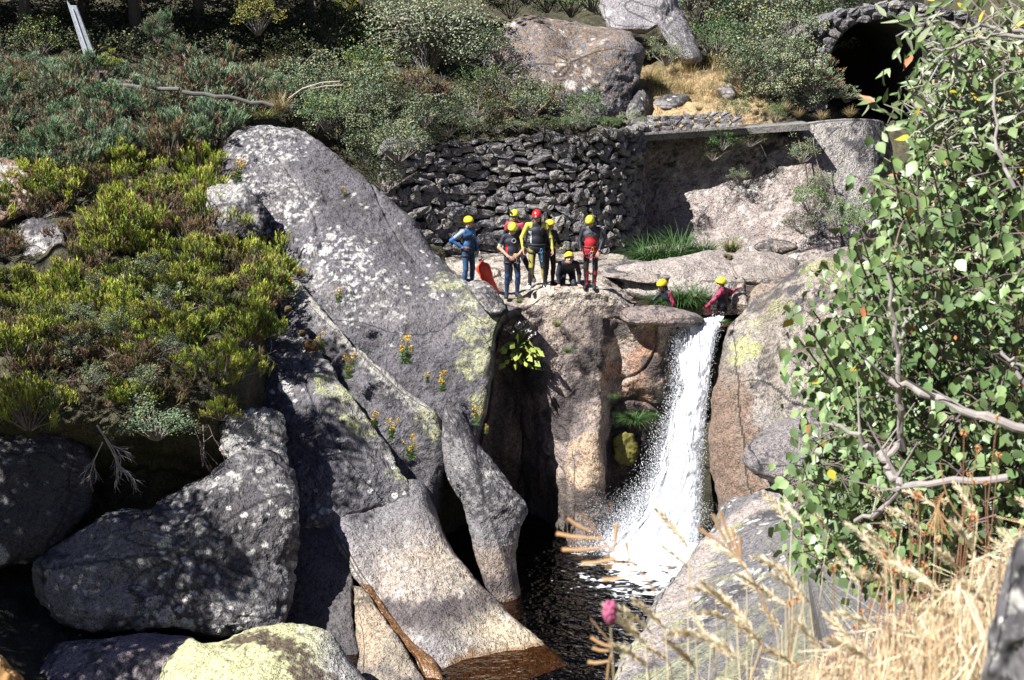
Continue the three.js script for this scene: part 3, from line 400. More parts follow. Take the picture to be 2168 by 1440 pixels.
// behind: rock face, hillside boulders
rock('cliff', 'pinkish bare rock face under the concrete beam', slabGeo([
  [[1335, 285, 38.6], [1420, 280, 38.5], [1520, 272, 38.3], [1620, 268, 38.2], [1720, 262, 38.2], [1800, 260, 38.6]],
  [[1340, 340, 38.3], [1420, 335, 38.1], [1520, 335, 37.8], [1620, 330, 37.6], [1710, 320, 37.5], [1790, 310, 38]],
  [[1342, 440, 38], [1420, 440, 37.6], [1500, 440, 37.3], [1590, 440, 37], [1690, 430, 36.8], [1780, 420, 37.2]],
  [[1342, 520, 37.4], [1420, 520, 37], [1500, 530, 36.6], [1590, 530, 36.2], [1690, 520, 36], [1780, 510, 36.4]],
  [[1342, 580, 36.8], [1420, 580, 36.4], [1500, 590, 36], [1590, 600, 35.4], [1690, 590, 35.2], [1780, 580, 35.4]]], { step: 0.06, round: [0, 0, 0, 0], a1: 0.14, a2: 0.06, a3: 0.02, off: 231, thick: 1,
  col: granite({ base: [0.38, 0.325, 0.31], tan: [0.5, 0.43, 0.38], tanK: 0.3, dark: -0.08, white: 0.06, seed: 301, extra: (p, n, c, q) => mix3(c, 0.5 * sstep(0.05, 0.4, ns(p.x * 1.6, p.y * 0.3, 3) + 0.3 * q.f), 0.3, 0.2, 0.17) }) }));
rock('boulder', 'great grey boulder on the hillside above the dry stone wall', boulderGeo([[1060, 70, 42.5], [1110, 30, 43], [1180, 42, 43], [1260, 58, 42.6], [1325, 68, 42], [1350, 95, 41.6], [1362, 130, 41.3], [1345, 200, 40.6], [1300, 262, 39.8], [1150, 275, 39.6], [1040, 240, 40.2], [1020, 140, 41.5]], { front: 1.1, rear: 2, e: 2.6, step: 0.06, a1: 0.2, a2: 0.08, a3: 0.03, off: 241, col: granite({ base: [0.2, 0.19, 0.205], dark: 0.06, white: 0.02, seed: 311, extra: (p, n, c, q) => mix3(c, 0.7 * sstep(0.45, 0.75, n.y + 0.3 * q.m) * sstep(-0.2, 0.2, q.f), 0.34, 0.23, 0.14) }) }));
rock('boulder', 'pale grey boulder behind the great one at the top of the picture', boulderGeo([[1270, 0, 47], [1330, -40, 47.5], [1420, -20, 47.5], [1448, 40, 47], [1482, 122, 46], [1440, 128, 45.6], [1425, 90, 45.8], [1395, 55, 46], [1360, 70, 45.8], [1290, 60, 45.8]], { front: 0.8, rear: 1.6, step: 0.07, a1: 0.15, a2: 0.08, a3: 0.03, off: 251, col: granite({ base: [0.33, 0.31, 0.33], white: 0.15, seed: 321 }) }));
for (const [o, l, b] of [[[[1376, 210, 41.3], [1410, 204, 41.4], [1450, 202, 41.4], [1452, 214, 41.2], [1430, 232, 40.8], [1385, 228, 40.8]], 'flat grey boulder on the dry grass terrace', [0.3, 0.28, 0.28]], [[[1285, 150, 41.2], [1310, 136, 41.4], [1345, 142, 41.2], [1352, 170, 40.8], [1320, 196, 40.4], [1288, 186, 40.6]], 'broken grey rock at the corner under the great boulder', [0.33, 0.31, 0.31]], [[[1335, 205, 40.6], [1360, 190, 40.8], [1370, 225, 40.4], [1345, 262, 39.8], [1325, 240, 40]], 'weathered grey stone above the corner of the wall', [0.3, 0.29, 0.27]], [[[1520, 185, 42.8], [1548, 178, 43], [1560, 200, 42.6], [1540, 212, 42.4], [1518, 205, 42.4]], 'small pale stone in the dry grass below the bushes', [0.4, 0.37, 0.35]], [[[-60, 330, 31.2], [20, 336, 31.3], [65, 370, 31], [72, 430, 30.4], [30, 470, 30], [-60, 480, 30]], 'brown straw covered rock at the left edge of the heath', [0.3, 0.2, 0.14]], [[[40, 470, 30], [90, 460, 30], [140, 500, 29.6], [120, 560, 29], [60, 590, 28.8], [30, 520, 29.4]], 'grey rock with a dark hollow among the heath shrubs', [0.33, 0.31, 0.31]], [[[440, 400, 31.4], [520, 395, 31.6], [560, 440, 31.2], [540, 500, 30.4], [460, 490, 30.4]], 'whitish lichened rock showing through the heath beside the slab', [0.4, 0.38, 0.37]]])
  rock('boulder', l, boulderGeo(o, { front: 0.4, rear: 0.7, step: 0.05, a1: 0.08, a2: 0.09, a3: 0.035, off: o[0][0], col: granite({ base: b, dark: 0.03, white: 0.12, seed: o[0][0] }) }));
// ---------- water ----------
function waterGeo(outlineRows, amp, step) { return slabGeo(outlineRows, { step, round: [0, 0, 0, 0], shell: false, a1: 0, a2: 0, a3: 0, disp: (p) => amp * (ns(p.x * 1.6, 3, p.z * 3.2) + 0.6 * ns(p.x * 4.2, 7, p.z * 8) + 0.35 * ns(p.x * 9, 1, p.z * 16)), col: (p, n, c) => { c[0] = c[1] = c[2] = 1; } }); }
const rippleBump = dataTex(512, (() => { const a = tileNoise(512, 20, 11), b = tileNoise(512, 55, 12); return (i) => { const v = 255 * (0.6 * a[i] + 0.4 * b[i]); return [v, v, v]; }; })());
const MWATER = new THREE.MeshPhysicalMaterial({ color: new THREE.Color().setRGB(0.4, 0.29, 0.17), transmission: 1, thickness: 0, roughness: 0.1, ior: 1.33, bumpMap: rippleBump, bumpScale: 0.05 });
const pool = (y, px0, px1, py0, py1) => [py0, (py0 + py1) / 2, py1].map((py) => [0, 0.5, 1].map((k) => G(px0 + (px1 - px0) * k, py, y)));
tag(mesh('plunge_pool', waterGeo([[V(-9, 0, -30.5), V(0, 0, -30.5), V(9, 0, -30.5)], [V(-9, 0, -24), V(0, 0, -24), V(9, 0, -24)], [V(-9, 0, -17), V(0, 0, -17), V(9, 0, -17)]], 0.017, 0.05), MWATER), 'dark rippled plunge pool under the waterfall', null, null, 'structure');
tag(mesh('upper_pool', waterGeo([[V(1.8, 4.8, -34), V(4, 4.8, -34), V(8, 4.8, -34)], [V(2.4, 4.8, -31), V(4.2, 4.8, -31), V(7, 4.8, -31)], [V(2.6, 4.8, -29.6), V(4.2, 4.8, -29.45), V(4.9, 4.8, -29.5)]], 0.008, 0.06), MWATER), 'brown shallow pool above the waterfall', null, null, 'structure');
{ const bed = (y0, rows, name, l, c0) => tag(mesh(name, slabGeo(rows, { step: 0.12, round: [0, 0, 0, 0], shell: false, a1: 0.12, a2: 0.1, a3: 0.03, col: (p, n, c) => { const f = fbm(p.x * 3, p.y, p.z * 3, 3); c[0] = c0[0] * (1 + 0.6 * f); c[1] = c0[1] * (1 + 0.6 * f); c[2] = c0[2] * (1 + 0.6 * f); } }), MROCK), l, null, null, 'structure');
  bed(0, [[V(-9, -2.2, -31), V(0, -2.4, -31), V(9, -2.4, -31)], [V(-9, -1.2, -24), V(0, -2.2, -24), V(9, -2.4, -24)], [V(-9, -0.45, -21), V(-1, -0.7, -21.4), V(9, -2, -21)], [V(-9, -0.3, -16), V(0, -1, -16), V(9, -1.8, -16)]], 'river_bed', 'brown stony bed of the plunge pool', [0.09, 0.065, 0.035]);
  bed(4, [[V(1.6, 4.45, -34.2), V(4, 4.4, -34.2), V(8, 4.5, -34.2)], [V(2, 4.3, -31), V(4.4, 4.2, -31), V(7, 4.3, -31)], [V(2.4, 4.3, -29.8), V(4.4, 4.45, -29.65), V(5, 4.45, -29.7)]], 'pool_bed', 'brown bed of the upper pool', [0.16, 0.11, 0.06]); }
// waterfall: sheets of streaked white water, drops thrown off their edges, foam at the foot
const streak = (seed, cut) => { const n = 512, a = tileNoise(n, 64, seed), b = tileNoise(n, 16, seed + 1), d = new Uint8Array(n * n * 4), A = (x, y) => a[((y >> 3) % n) * n + x], g = hash(seed, 1, 1);
  for (let y = 0; y < n; y++) for (let x = 0; x < n; x++) { const i = y * n + x, v = 0.55 * a[((y * 0.22) | 0) * n + x] + 0.25 * b[((y * 0.5) | 0) * n + x] + 0.2 * nD[(y * TN) + x], e = Math.min(x, n - 1 - x) / n; const k = clamp((v - cut + 0.25 * sstep(0, 0.22, e) - 0.16) * 4.2, 0, 1) * 255; d[i * 4] = d[i * 4 + 1] = d[i * 4 + 2] = k; d[i * 4 + 3] = 255; }
  const t = new THREE.DataTexture(d, n, n); t.magFilter = THREE.LinearFilter; t.needsUpdate = true; return t; };
const fall = tag(group('waterfall', at(1460, 930, 28.5)), 'white waterfall dropping from the upper pool into the plunge pool', 'waterfall');
const addPart = (name, geo, mat, root) => { geo.translate(-root.position.x, -root.position.y, -root.position.z); return mesh(name, geo, mat, root); };
const FL = [[1424, 688, 29.6], [1432, 740, 29.3], [1436, 800, 29], [1426, 870, 28.8], [1408, 940, 28.6], [1386, 1010, 28.4], [1350, 1080, 28.1], [1310, 1130, 27.9], [1270, 1168, 27.8]];
const FR = [[1534, 668, 29.5], [1520, 700, 29.3], [1506, 760, 29], [1498, 840, 28.7], [1490, 920, 28.5], [1486, 1000, 28.3], [1482, 1080, 28], [1478, 1130, 27.8], [1474, 1176, 27.5]];
for (let k = 0; k < 4; k++) {
  const inset = [0, 0.04, 0.12, 0.22][k], rows = FL.map((l, j) => { const r = FR[j], w = (t) => [l[0] + (r[0] - l[0]) * t, l[1] + (r[1] - l[1]) * t, l[2] + (r[2] - l[2]) * t - 0.09 * k - (j > 0 ? 0.16 * Math.sin(Math.PI * t) : 0.02)]; return [inset, 0.25 + inset / 2, 0.5, 0.75 - inset / 4, 1 - inset * 0.5].map(w); });
  const g = slabGeo(rows, { step: 0.05, round: [0, 0, 0, 0], shell: false, a1: 0.04, a2: 0.07, a3: 0.03, off: 7 * k, uvArc: true, col: (p, n, c) => { c[0] = c[1] = c[2] = 0.9; } });
  const uv = g.attributes.uv; let mx = 0, my = 0; for (let i = 0; i < uv.count; i++) { mx = Math.max(mx, uv.getX(i)); my = Math.max(my, uv.getY(i)); }
  const P = g.attributes.position; // u across, v down the fall
  for (let i = 0; i < uv.count; i++) uv.setXY(i, uv.getX(i) / mx, uv.getY(i) / my);
  addPart('water_sheet', g, new THREE.MeshStandardMaterial({ vertexColors: true, color: 0xf4f8ff, roughness: 0.5, alphaMap: streak(30 + 5 * k, [0.35, 0.37, 0.4, 0.42][k]), alphaTest: 0, transparent: true }), fall);
}
{ reseed(77); const drop = new THREE.IcosahedronGeometry(1, 0), M = std(0xf2f6fc, 0.35), list = [], q = new THREE.Quaternion(), s = V(), m = new THREE.Matrix4();
  const put = (p, r, st) => { p.sub(fall.position); list.push(new THREE.Matrix4().compose(p, q.setFromEuler(new THREE.Euler(rnd() * 3, rnd() * 3, 0)), s.set(r, r * st, r))); };
  for (let i = 0; i < 26000; i++) { const t = Math.pow(rnd(), 0.7) * (FL.length - 1.001), j = Math.floor(t), f = t - j, L = FL[j].map((v, k) => v + (FL[j + 1][k] - v) * f), R = FR[j].map((v, k) => v + (FR[j + 1][k] - v) * f); const side = rnd() < 0.68 ? -Math.abs(rr(-1, 1) * rr(0, 1)) * (18 + 9 * t) : Math.abs(rr(-1, 1) * rr(0, 1)) * 14; const b = side < 0 ? L : R; put(at(b[0] + side + rr(0, 26) * (side < 0 ? 1 : -1), b[1] + rr(-12, 12), b[2] - rr(0, 0.5)), rr(0.0018, 0.0052), rr(1, 4)); }
  for (let i = 0; i < 15000; i++) { const a = rr(0, Math.PI), r = Math.pow(rnd(), 0.7); const p = at(1390, 1170, 27.6); p.x += Math.cos(a) * r * 1.5 - 0.15; p.z += -0.1 + rr(-0.4, 0.5); p.y = 0.05 + Math.pow(rnd(), 1.8) * 1.7 * (1 - 0.45 * r); put(p, rr(0.0018, 0.0055), 1); }
  const im = shadow(new THREE.InstancedMesh(drop, M, list.length)); list.forEach((x, i) => im.setMatrixAt(i, x)); im.name = 'spray'; im.userData.kind = 'stuff'; fall.add(im);
  // foam heap where the fall meets the pool, and foam drifting off over the water
  const foam = (c, rx, rz, h, seed) => { const g = new THREE.PlaneGeometry(2, 2, 70, 70); g.rotateX(-Math.PI / 2); const P = g.attributes.position; for (let i = 0; i < P.count; i++) { const x = P.getX(i), z = P.getZ(i), r = Math.hypot(x, z), k = Math.max(0, 1 - r); P.setXYZ(i, c.x + x * rx, c.y + h * Math.pow(k, 0.8) * (1 + 0.7 * fbm(x * 4 + seed, z * 4, 1, 3)) + 0.10 * k * fbm(x * 13, z * 13, seed, 2) - 0.06 * sstep(0.5, 1, r) - 0.02 , c.z + z * rz); } g.computeVertexNormals(); return g; };
  const base = at(1400, 1165, 27.6); base.y = 0;
  addPart('foam', foam(base.clone().add(V(0.1, 0, 0.1)), 1.35, 0.75, 0.42, 1), std(0xf1f5fa, 0.6), fall);
  const fn = 512, fa = tileNoise(fn, 22, 61), fb = tileNoise(fn, 60, 62), fd = new Uint8Array(fn * fn * 4);
  for (let y = 0; y < fn; y++) for (let x = 0; x < fn; x++) { const i = y * fn + x, r = Math.hypot((x / fn - 0.52) * 2, (y / fn - 0.35) * 1.9), v = 0.5 * fa[((y * 1.0) | 0) * fn + x] + 0.5 * fb[i]; fd[i * 4] = fd[i * 4 + 1] = fd[i * 4 + 2] = clamp((v - 0.12 - 0.62 * r) * 3.2, 0, 1) * 255; fd[i * 4 + 3] = 255; }
  const ft = new THREE.DataTexture(fd, fn, fn); ft.magFilter = THREE.LinearFilter; ft.needsUpdate = true;
  const fg = new THREE.PlaneGeometry(4.6, 3.6, 90, 70); fg.rotateX(-Math.PI / 2); const FP = fg.attributes.position; for (let i = 0; i < FP.count; i++) { FP.setX(i, FP.getX(i) + base.x - 0.1); FP.setZ(i, FP.getZ(i) + base.z + 0.9); FP.setY(i, 0.045 + 0.03 * ns(FP.getX(i) * 2, 1, FP.getZ(i) * 3)); } fg.computeVertexNormals();
  addPart('drifting_foam', fg, new THREE.MeshStandardMaterial({ color: 0xf0f4fa, roughness: 0.6, alphaMap: ft, transparent: true }), fall);
}

// ---------- dry stone wall ----------
reseed(4242);
function stoneVariant(seed) {                               // a split field stone, 1 x 1 x 1
  const g = mergeVertices(new THREE.BoxGeometry(1, 1, 1, 3, 2, 2).deleteAttribute('normal').deleteAttribute('uv')), P = g.attributes.position, p = V();
  for (let i = 0; i < P.count; i++) { p.fromBufferAttribute(P, i); const l = Math.pow(Math.pow(Math.abs(p.x * 2), 5) + Math.pow(Math.abs(p.y * 2), 5) + Math.pow(Math.abs(p.z * 2), 5), 1 / 5); p.multiplyScalar(1 / l); p.y *= 1 + 0.7 * p.x * Math.sin(seed * 2.3); p.x *= 1 + 0.5 * p.y * Math.cos(seed * 3.1); p.x += 0.2 * ns(p.x * 1.7 + seed * 9, p.y * 1.7, p.z * 1.7); p.y += 0.24 * ns(p.x * 1.7, p.y * 1.7 + seed * 9, p.z * 1.7); p.z += 0.2 * ns(p.x * 1.7, p.y * 1.7, p.z * 1.7 + seed * 9); P.setXYZ(i, p.x, p.y, p.z); }
  const f = g.toNonIndexed(); f.computeVertexNormals(); const uv = []; for (let i = 0; i < f.attributes.position.count; i++) uv.push(f.attributes.position.getX(i) * 0.14 + seed * 0.37, f.attributes.position.getY(i) * 0.1 + f.attributes.position.getZ(i) * 0.05); f.setAttribute('uv', new THREE.Float32BufferAttribute(uv, 2)); return f;
}
const STONES = Array.from({ length: 9 }, (_, i) => stoneVariant(i + 1));
const stoneMats = [[0.27, 0.26, 0.275], [0.33, 0.315, 0.315], [0.22, 0.21, 0.225], [0.39, 0.37, 0.35], [0.3, 0.285, 0.28], [0.25, 0.245, 0.265]].map((c) => new THREE.MeshStandardMaterial({ color: new THREE.Color().setRGB(...c).multiplyScalar(0.95), map: rockMap, bumpMap: rockBump, bumpScale: 0.05, roughness: 0.92 }));
function wallPath(list) { const P = arcSample(list, 120), L = [0]; for (let i = 1; i < P.length; i++) L.push(L[i - 1] + P[i].distanceTo(P[i - 1])); return { len: L[119], at(s) { let j = 0; while (j < 118 && L[j + 1] < s) j++; const t = clamp((s - L[j]) / (L[j + 1] - L[j]), 0, 1); return [P[j].clone().lerp(P[j + 1], t), P[j + 1].clone().sub(P[j]).normalize()]; } }; }
const wall = tag(group('stone_wall', onY(1120, 535, 5.2)), 'tall curved dry stone wall of rough grey stones behind the group of people', 'stone wall');
{ const path = wallPath([[820, 35.0], [900, 35.4], [1000, 35.6], [1100, 35.6], [1200, 35.6], [1290, 35.9], [1332, 36.5], [1346, 37.4], [1344, 38.6]].map(([px, d]) => { const p = at(px, 535, d); p.y = 5.15; return p; }));
  const topAt = (s) => 3.05 + 0.25 * sstep(2.5, 4.5, s) + 0.1 * ns(s * 1.3, 0, 0), list = []; let h = 0, row = 0;
  while (h < 3.4) { const rh = rr(0.145, 0.24) * (1 - 0.25 * h / 3.4); let s = -rr(0, 0.3);
    while (s < path.len) { const small = sstep(3.6, 5.5, s), w = rr(0.15, 0.33 + 0.3 * rnd()) * (1 - 0.4 * small), hh = rh * rr(0.7, 1.3); if (h + rh * 0.5 < topAt(s)) { const [p, t] = path.at(clamp(s + w / 2, 0, path.len)); list.push({ p: p.setY(5.15 + h + rh / 2 + rr(-0.08, 0.08)), t, w: w * 1.1, h: hh * 1.16, d: rr(0.28, 0.42), r: rr(-0.24, 0.24) * (1 + 2.2 * small) }); } s += w; }
    h += rh; row++; }
  const place = (m, o) => { const a = Math.atan2(-o.t.z, o.t.x); m.position.copy(o.p).sub(wall.position); m.position.y += 0; m.position.add(V(-o.t.z, 0, o.t.x).multiplyScalar(rr(-0.07, 0.1))); m.rotation.set(rr(-0.1, 0.1), a + rr(-0.14, 0.14), o.r, 'YXZ'); m.scale.set(o.w, o.h, o.d); m.updateMatrix(); };
  const order = list.map((o, i) => [o.w * o.h * (o.p.z > -37 ? 1 : 0.2), i]).sort((a, b) => b[0] - a[0]).map((x) => x[1]), rest = [];
  order.forEach((i, n) => { const m = new THREE.Mesh(pick(STONES), pick(stoneMats)); place(m, list[i]); if (n < 300) { m.name = n ? `stone_${String(n).padStart(3, '0')}` : 'stone'; wall.add(shadow(m)); } else rest.push(m.geometry.clone().applyMatrix4(m.matrix)); });
  if (rest.length) { const m = mesh('small_stones', mergeGeometries(rest), stoneMats[4], wall); m.userData.kind = 'stuff'; }
  const core = []; for (let k = 0; k <= 24; k++) { const [p, t] = path.at(path.len * k / 24); core.push(p.clone().addScaledVector(V(t.z, 0, -t.x), 0.02)); }
  const cg = slabGeo([core.map((p) => p.clone().add(V(0, 3.05, 0))), core.map((p) => p.clone().add(V(0, 1.5, 0))), core.map((p) => p.clone().add(V(0, -0.3, 0)))], { step: 0.2, round: [0, 0, 0, 0], shell: true, thick: 1, a1: 0, a2: 0.03, a3: 0.02, col: (p, n, c) => { c[0] = 0.06; c[1] = 0.055; c[2] = 0.055; } });
  addPart('wall_core', cg, MROCK, wall);
}
// ---------- concrete beam with a low course of stones, and the abutment at its right ----------
const MCONC = new THREE.MeshStandardMaterial({ color: 0x8f8b88, map: rockMap, bumpMap: rockBump, bumpScale: 0.02, roughness: 0.95 });
const boxUV = (w, h, d, s = 3) => { const g = new THREE.BoxGeometry(w, h, d), P = g.attributes.position, N = g.attributes.normal, u = []; for (let i = 0; i < P.count; i++) u.push(...(Math.abs(N.getY(i)) > 0.5 ? [P.getX(i) / s, P.getZ(i) / s] : [(P.getX(i) + P.getZ(i)) / s, P.getY(i) / s])); g.setAttribute('uv', new THREE.Float32BufferAttribute(u, 2)); return g; };
{ const a = at(1332, 288, 37.2), b = at(1716, 262, 37.0), w = a.distanceTo(b), dir = b.clone().sub(a).normalize(), ang = Math.atan2(-dir.z, dir.x);
  const beam = tag(group('concrete_beam', a.clone().lerp(b, 0.5).add(V(0, -0.07, -0.6)), ang), 'long grey concrete beam projecting over the pink rock face', 'concrete beam');
  const g = boxUV(w, 0.17, 1.5); g.rotateZ(Math.asin(dir.y)); mesh('slab', g, MCONC, beam);
  const lip = boxUV(w * 0.62, 0.06, 0.1); lip.rotateZ(Math.asin(dir.y)); lip.translate(-w * 0.17, 0.055, 0.79); mesh('edge', lip, MCONC, beam);
  const low = tag(group('low_wall', a.clone().add(V(1.3, 0.1, -0.7)), ang), 'low course of rough stones on top of the concrete beam', 'stone wall');
  reseed(99); for (let r = 0; r < 3; r++) for (let s = -1.1; s < 1.7 - r * 0.1;) { const ww = rr(0.18, 0.42), m = new THREE.Mesh(pick(STONES), pick(stoneMats)); m.position.set(s + ww / 2, 0.06 + r * 0.15 + s * Math.tan(Math.asin(dir.y)) + rr(-0.02, 0.02), 0.25 - r * 0.1 + rr(-0.04, 0.04)); m.scale.set(ww, 0.17, 0.34); m.rotation.set(0, rr(-0.2, 0.2), rr(-0.1, 0.1)); m.name = numbered('low_wall_stone').replace('low_wall_stone', 'stone'); low.add(shadow(m)); s += ww; }
  const ab = slabGeo([[[1690, 262, 38], [1760, 252, 38], [1830, 250, 38.3], [1870, 256, 39.5]], [[1690, 330, 37.6], [1770, 322, 37.6], [1850, 320, 37.9], [1890, 320, 39.3]], [[1690, 430, 37.1], [1770, 430, 37], [1850, 430, 37.2], [1890, 430, 39]], [[1690, 540, 36.6], [1770, 540, 36.4], [1850, 540, 36.6], [1890, 540, 38.6]]], { step: 0.08, round: [0.05, 0.1, 0, 0], a1: 0.02, a2: 0.015, a3: 0.01, thick: 1, off: 300, col: granite({ base: [0.43, 0.4, 0.38], dark: -0.05, seed: 333 }) });
  const abut = tag(group('abutment', at(1780, 400, 37.2)), 'sloping grey concrete abutment left of the birch, speckled by leaf shadows', 'abutment'); addPart('abutment_face', ab, MROCK, abut);
}
// ---------- stone arch bridge ----------
{ const o = at(1852, 235, 46), bridge = tag(group('stone_bridge', o, 0), 'small stone arch bridge with a black opening at the top right', 'bridge');
  const R = 1.62, H = 1.38, arch = (t) => [-R * Math.cos(t), H + R * 1.02 * Math.sin(t)];
  const sh = new THREE.Shape([new THREE.Vector2(-3.4, -1.5), new THREE.Vector2(4.4, -1.5), new THREE.Vector2(4.4, 2.2), new THREE.Vector2(2.6, 3.1), new THREE.Vector2(0.4, 3.5), new THREE.Vector2(-1.4, 3.2), new THREE.Vector2(-3.4, 2.2)]);
  const hole = new THREE.Path(); hole.moveTo(-R, -1.4); hole.lineTo(R, -1.4); for (let k = 0; k <= 20; k++) { const [x, y] = arch(Math.PI - Math.PI * k / 20); hole.lineTo(x, y); } sh.holes.push(hole);
  const g = new THREE.ExtrudeGeometry(sh, { depth: 7, bevelEnabled: false }); g.translate(0, 0, -7); const uv = g.attributes.uv; for (let i = 0; i < uv.count; i++) uv.setXY(i, uv.getX(i) / 3, uv.getY(i) / 3);
  mesh('bridge_body', g, stoneMats[2], bridge);
  mesh('back_bank', boxUV(7, 7, 0.6).translate(0, 0.6, -7.4), std([0.04, 0.037, 0.03], 1), bridge);
  reseed(11); const put = (x, y, z, w, h, d, rot) => { const m = new THREE.Mesh(pick(STONES), pick(stoneMats)); m.position.set(x, y, z); m.scale.set(w, h, d); m.rotation.set(0, rr(-0.08, 0.08), rot); m.name = numbered('bridge_stone').replace('bridge_stone', 'stone'); bridge.add(shadow(m)); };
  for (let k = 0; k < 17; k++) { const t = Math.PI * (k + 0.5) / 17, [x, y] = arch(t), l = rr(0.42, 0.52); put(x - 0.26 * Math.cos(t), y + 0.26 * Math.sin(t), 0.02, l, 0.31, 0.4, Math.PI - t); }
  for (const s of [-1, 1]) for (let r = 0; r < 9; r++) for (let q = 0; q < 3; q++) put(s * (R + 0.3 + q * 0.52 + rr(-0.08, 0.08)), H - 0.1 - r * 0.29, 0.02, 0.54, 0.3, 0.36, rr(-0.06, 0.06));
  for (let x = -2.9; x < 3.9;) { const w = rr(0.35, 0.65), y = x < -1.4 ? 2.2 + (x + 3.4) * 0.55 : x < 0.4 ? 3.2 + (x + 1.4) * 0.18 : x < 2.6 ? 3.5 - (x - 0.4) * 0.19 : 3.1 - (x - 2.6) * 0.55; put(x + w / 2, y - 0.05, 0.04, w, 0.26, 0.5, x < -1.4 ? 0.45 : x < 0.4 ? 0.15 : -0.2); put(x + w / 2 - 0.1, y - 0.32, 0.03, w, 0.28, 0.44, x < -1.4 ? 0.45 : x < 0.4 ? 0.15 : -0.2); x += w; }
}
// ---------- plants ----------
class Fol {                                                 // collects leaves, blades and twigs with colours
  constructor() { this.p = []; this.c = []; }
  tri(a, b, c, k, k2) { for (const v of [a, b, c]) this.p.push(v.x, v.y, v.z); const e = k2 || k; this.c.push(...k, ...k, ...e); }
  blade(p, d, len, w, col, col2) { const s = V(-d.z + rr(-0.6, 0.6), rr(-0.5, 0.5), d.x + rr(-0.6, 0.6)).cross(d).normalize().multiplyScalar(w / 2); this.tri(p.clone().add(s), p.clone().sub(s), p.clone().addScaledVector(d, len), col, col2); }
  leaf(p, d, len, w, col) { const n = V(rr(-1, 1), rr(0.1, 1.4), rr(-0.4, 1)).normalize(), s = V().crossVectors(d, n).normalize().multiplyScalar(w / 2), m = p.clone().addScaledVector(d, len * 0.45).addScaledVector(n, -len * 0.06), e = p.clone().addScaledVector(d, len); this.tri(p, m.clone().add(s), e, col); this.tri(p, e, m.clone().sub(s), col.map((x) => x * 0.92)); }
  twig(P, r0, r1, col, sides = 3) { const n = P.length - 1; let prev = null; for (let i = 0; i <= n; i++) { const t = P[Math.min(i + 1, n)].clone().sub(P[Math.max(i - 1, 0)]).normalize(), a = V(t.y, -t.x, 0.3).cross(t).normalize(), b = V().crossVectors(t, a), r = r0 + (r1 - r0) * i / n, ring = []; for (let k = 0; k < sides; k++) { const q = k / sides * 2 * Math.PI; ring.push(P[i].clone().addScaledVector(a, Math.cos(q) * r).addScaledVector(b, Math.sin(q) * r)); } if (prev) for (let k = 0; k < sides; k++) { const k2 = (k + 1) % sides; this.tri(prev[k], prev[k2], ring[k], col); this.tri(ring[k], prev[k2], ring[k2], col); } prev = ring; } }
  geo() { const g = new THREE.BufferGeometry(); g.setAttribute('position', new THREE.Float32BufferAttribute(this.p, 3)); g.setAttribute('color', new THREE.Float32BufferAttribute(this.c, 3)); g.computeVertexNormals(); return g; }
}
const MLEAF = new THREE.MeshStandardMaterial({ vertexColors: true, roughness: 0.7, side: THREE.DoubleSide });
const MTWIG = new THREE.MeshStandardMaterial({ vertexColors: true, roughness: 0.9 });
const vary = (c, k = 0.25) => { const m = 1 + rr(-k, k), h = rr(-k, k) * 0.4; return [c[0] * m * (1 + h), c[1] * m, c[2] * m * (1 - h)]; };
const bend = (p, d, len, n, curl, wob = 0.15) => { const P = [p.clone()], q = d.clone(); for (let i = 0; i < n; i++) { q.y += curl / n; q.x += rr(-wob, wob); q.z += rr(-wob, wob); q.normalize(); P.push(P[i].clone().addScaledVector(q, len / n)); } return P; };
const domeDir = (flat = 0.15) => { const a = rr(0, 6.283), y = rr(flat, 1), r = Math.sqrt(Math.max(0, 1 - y * y)); return V(Math.cos(a) * r, y, Math.sin(a) * r); };
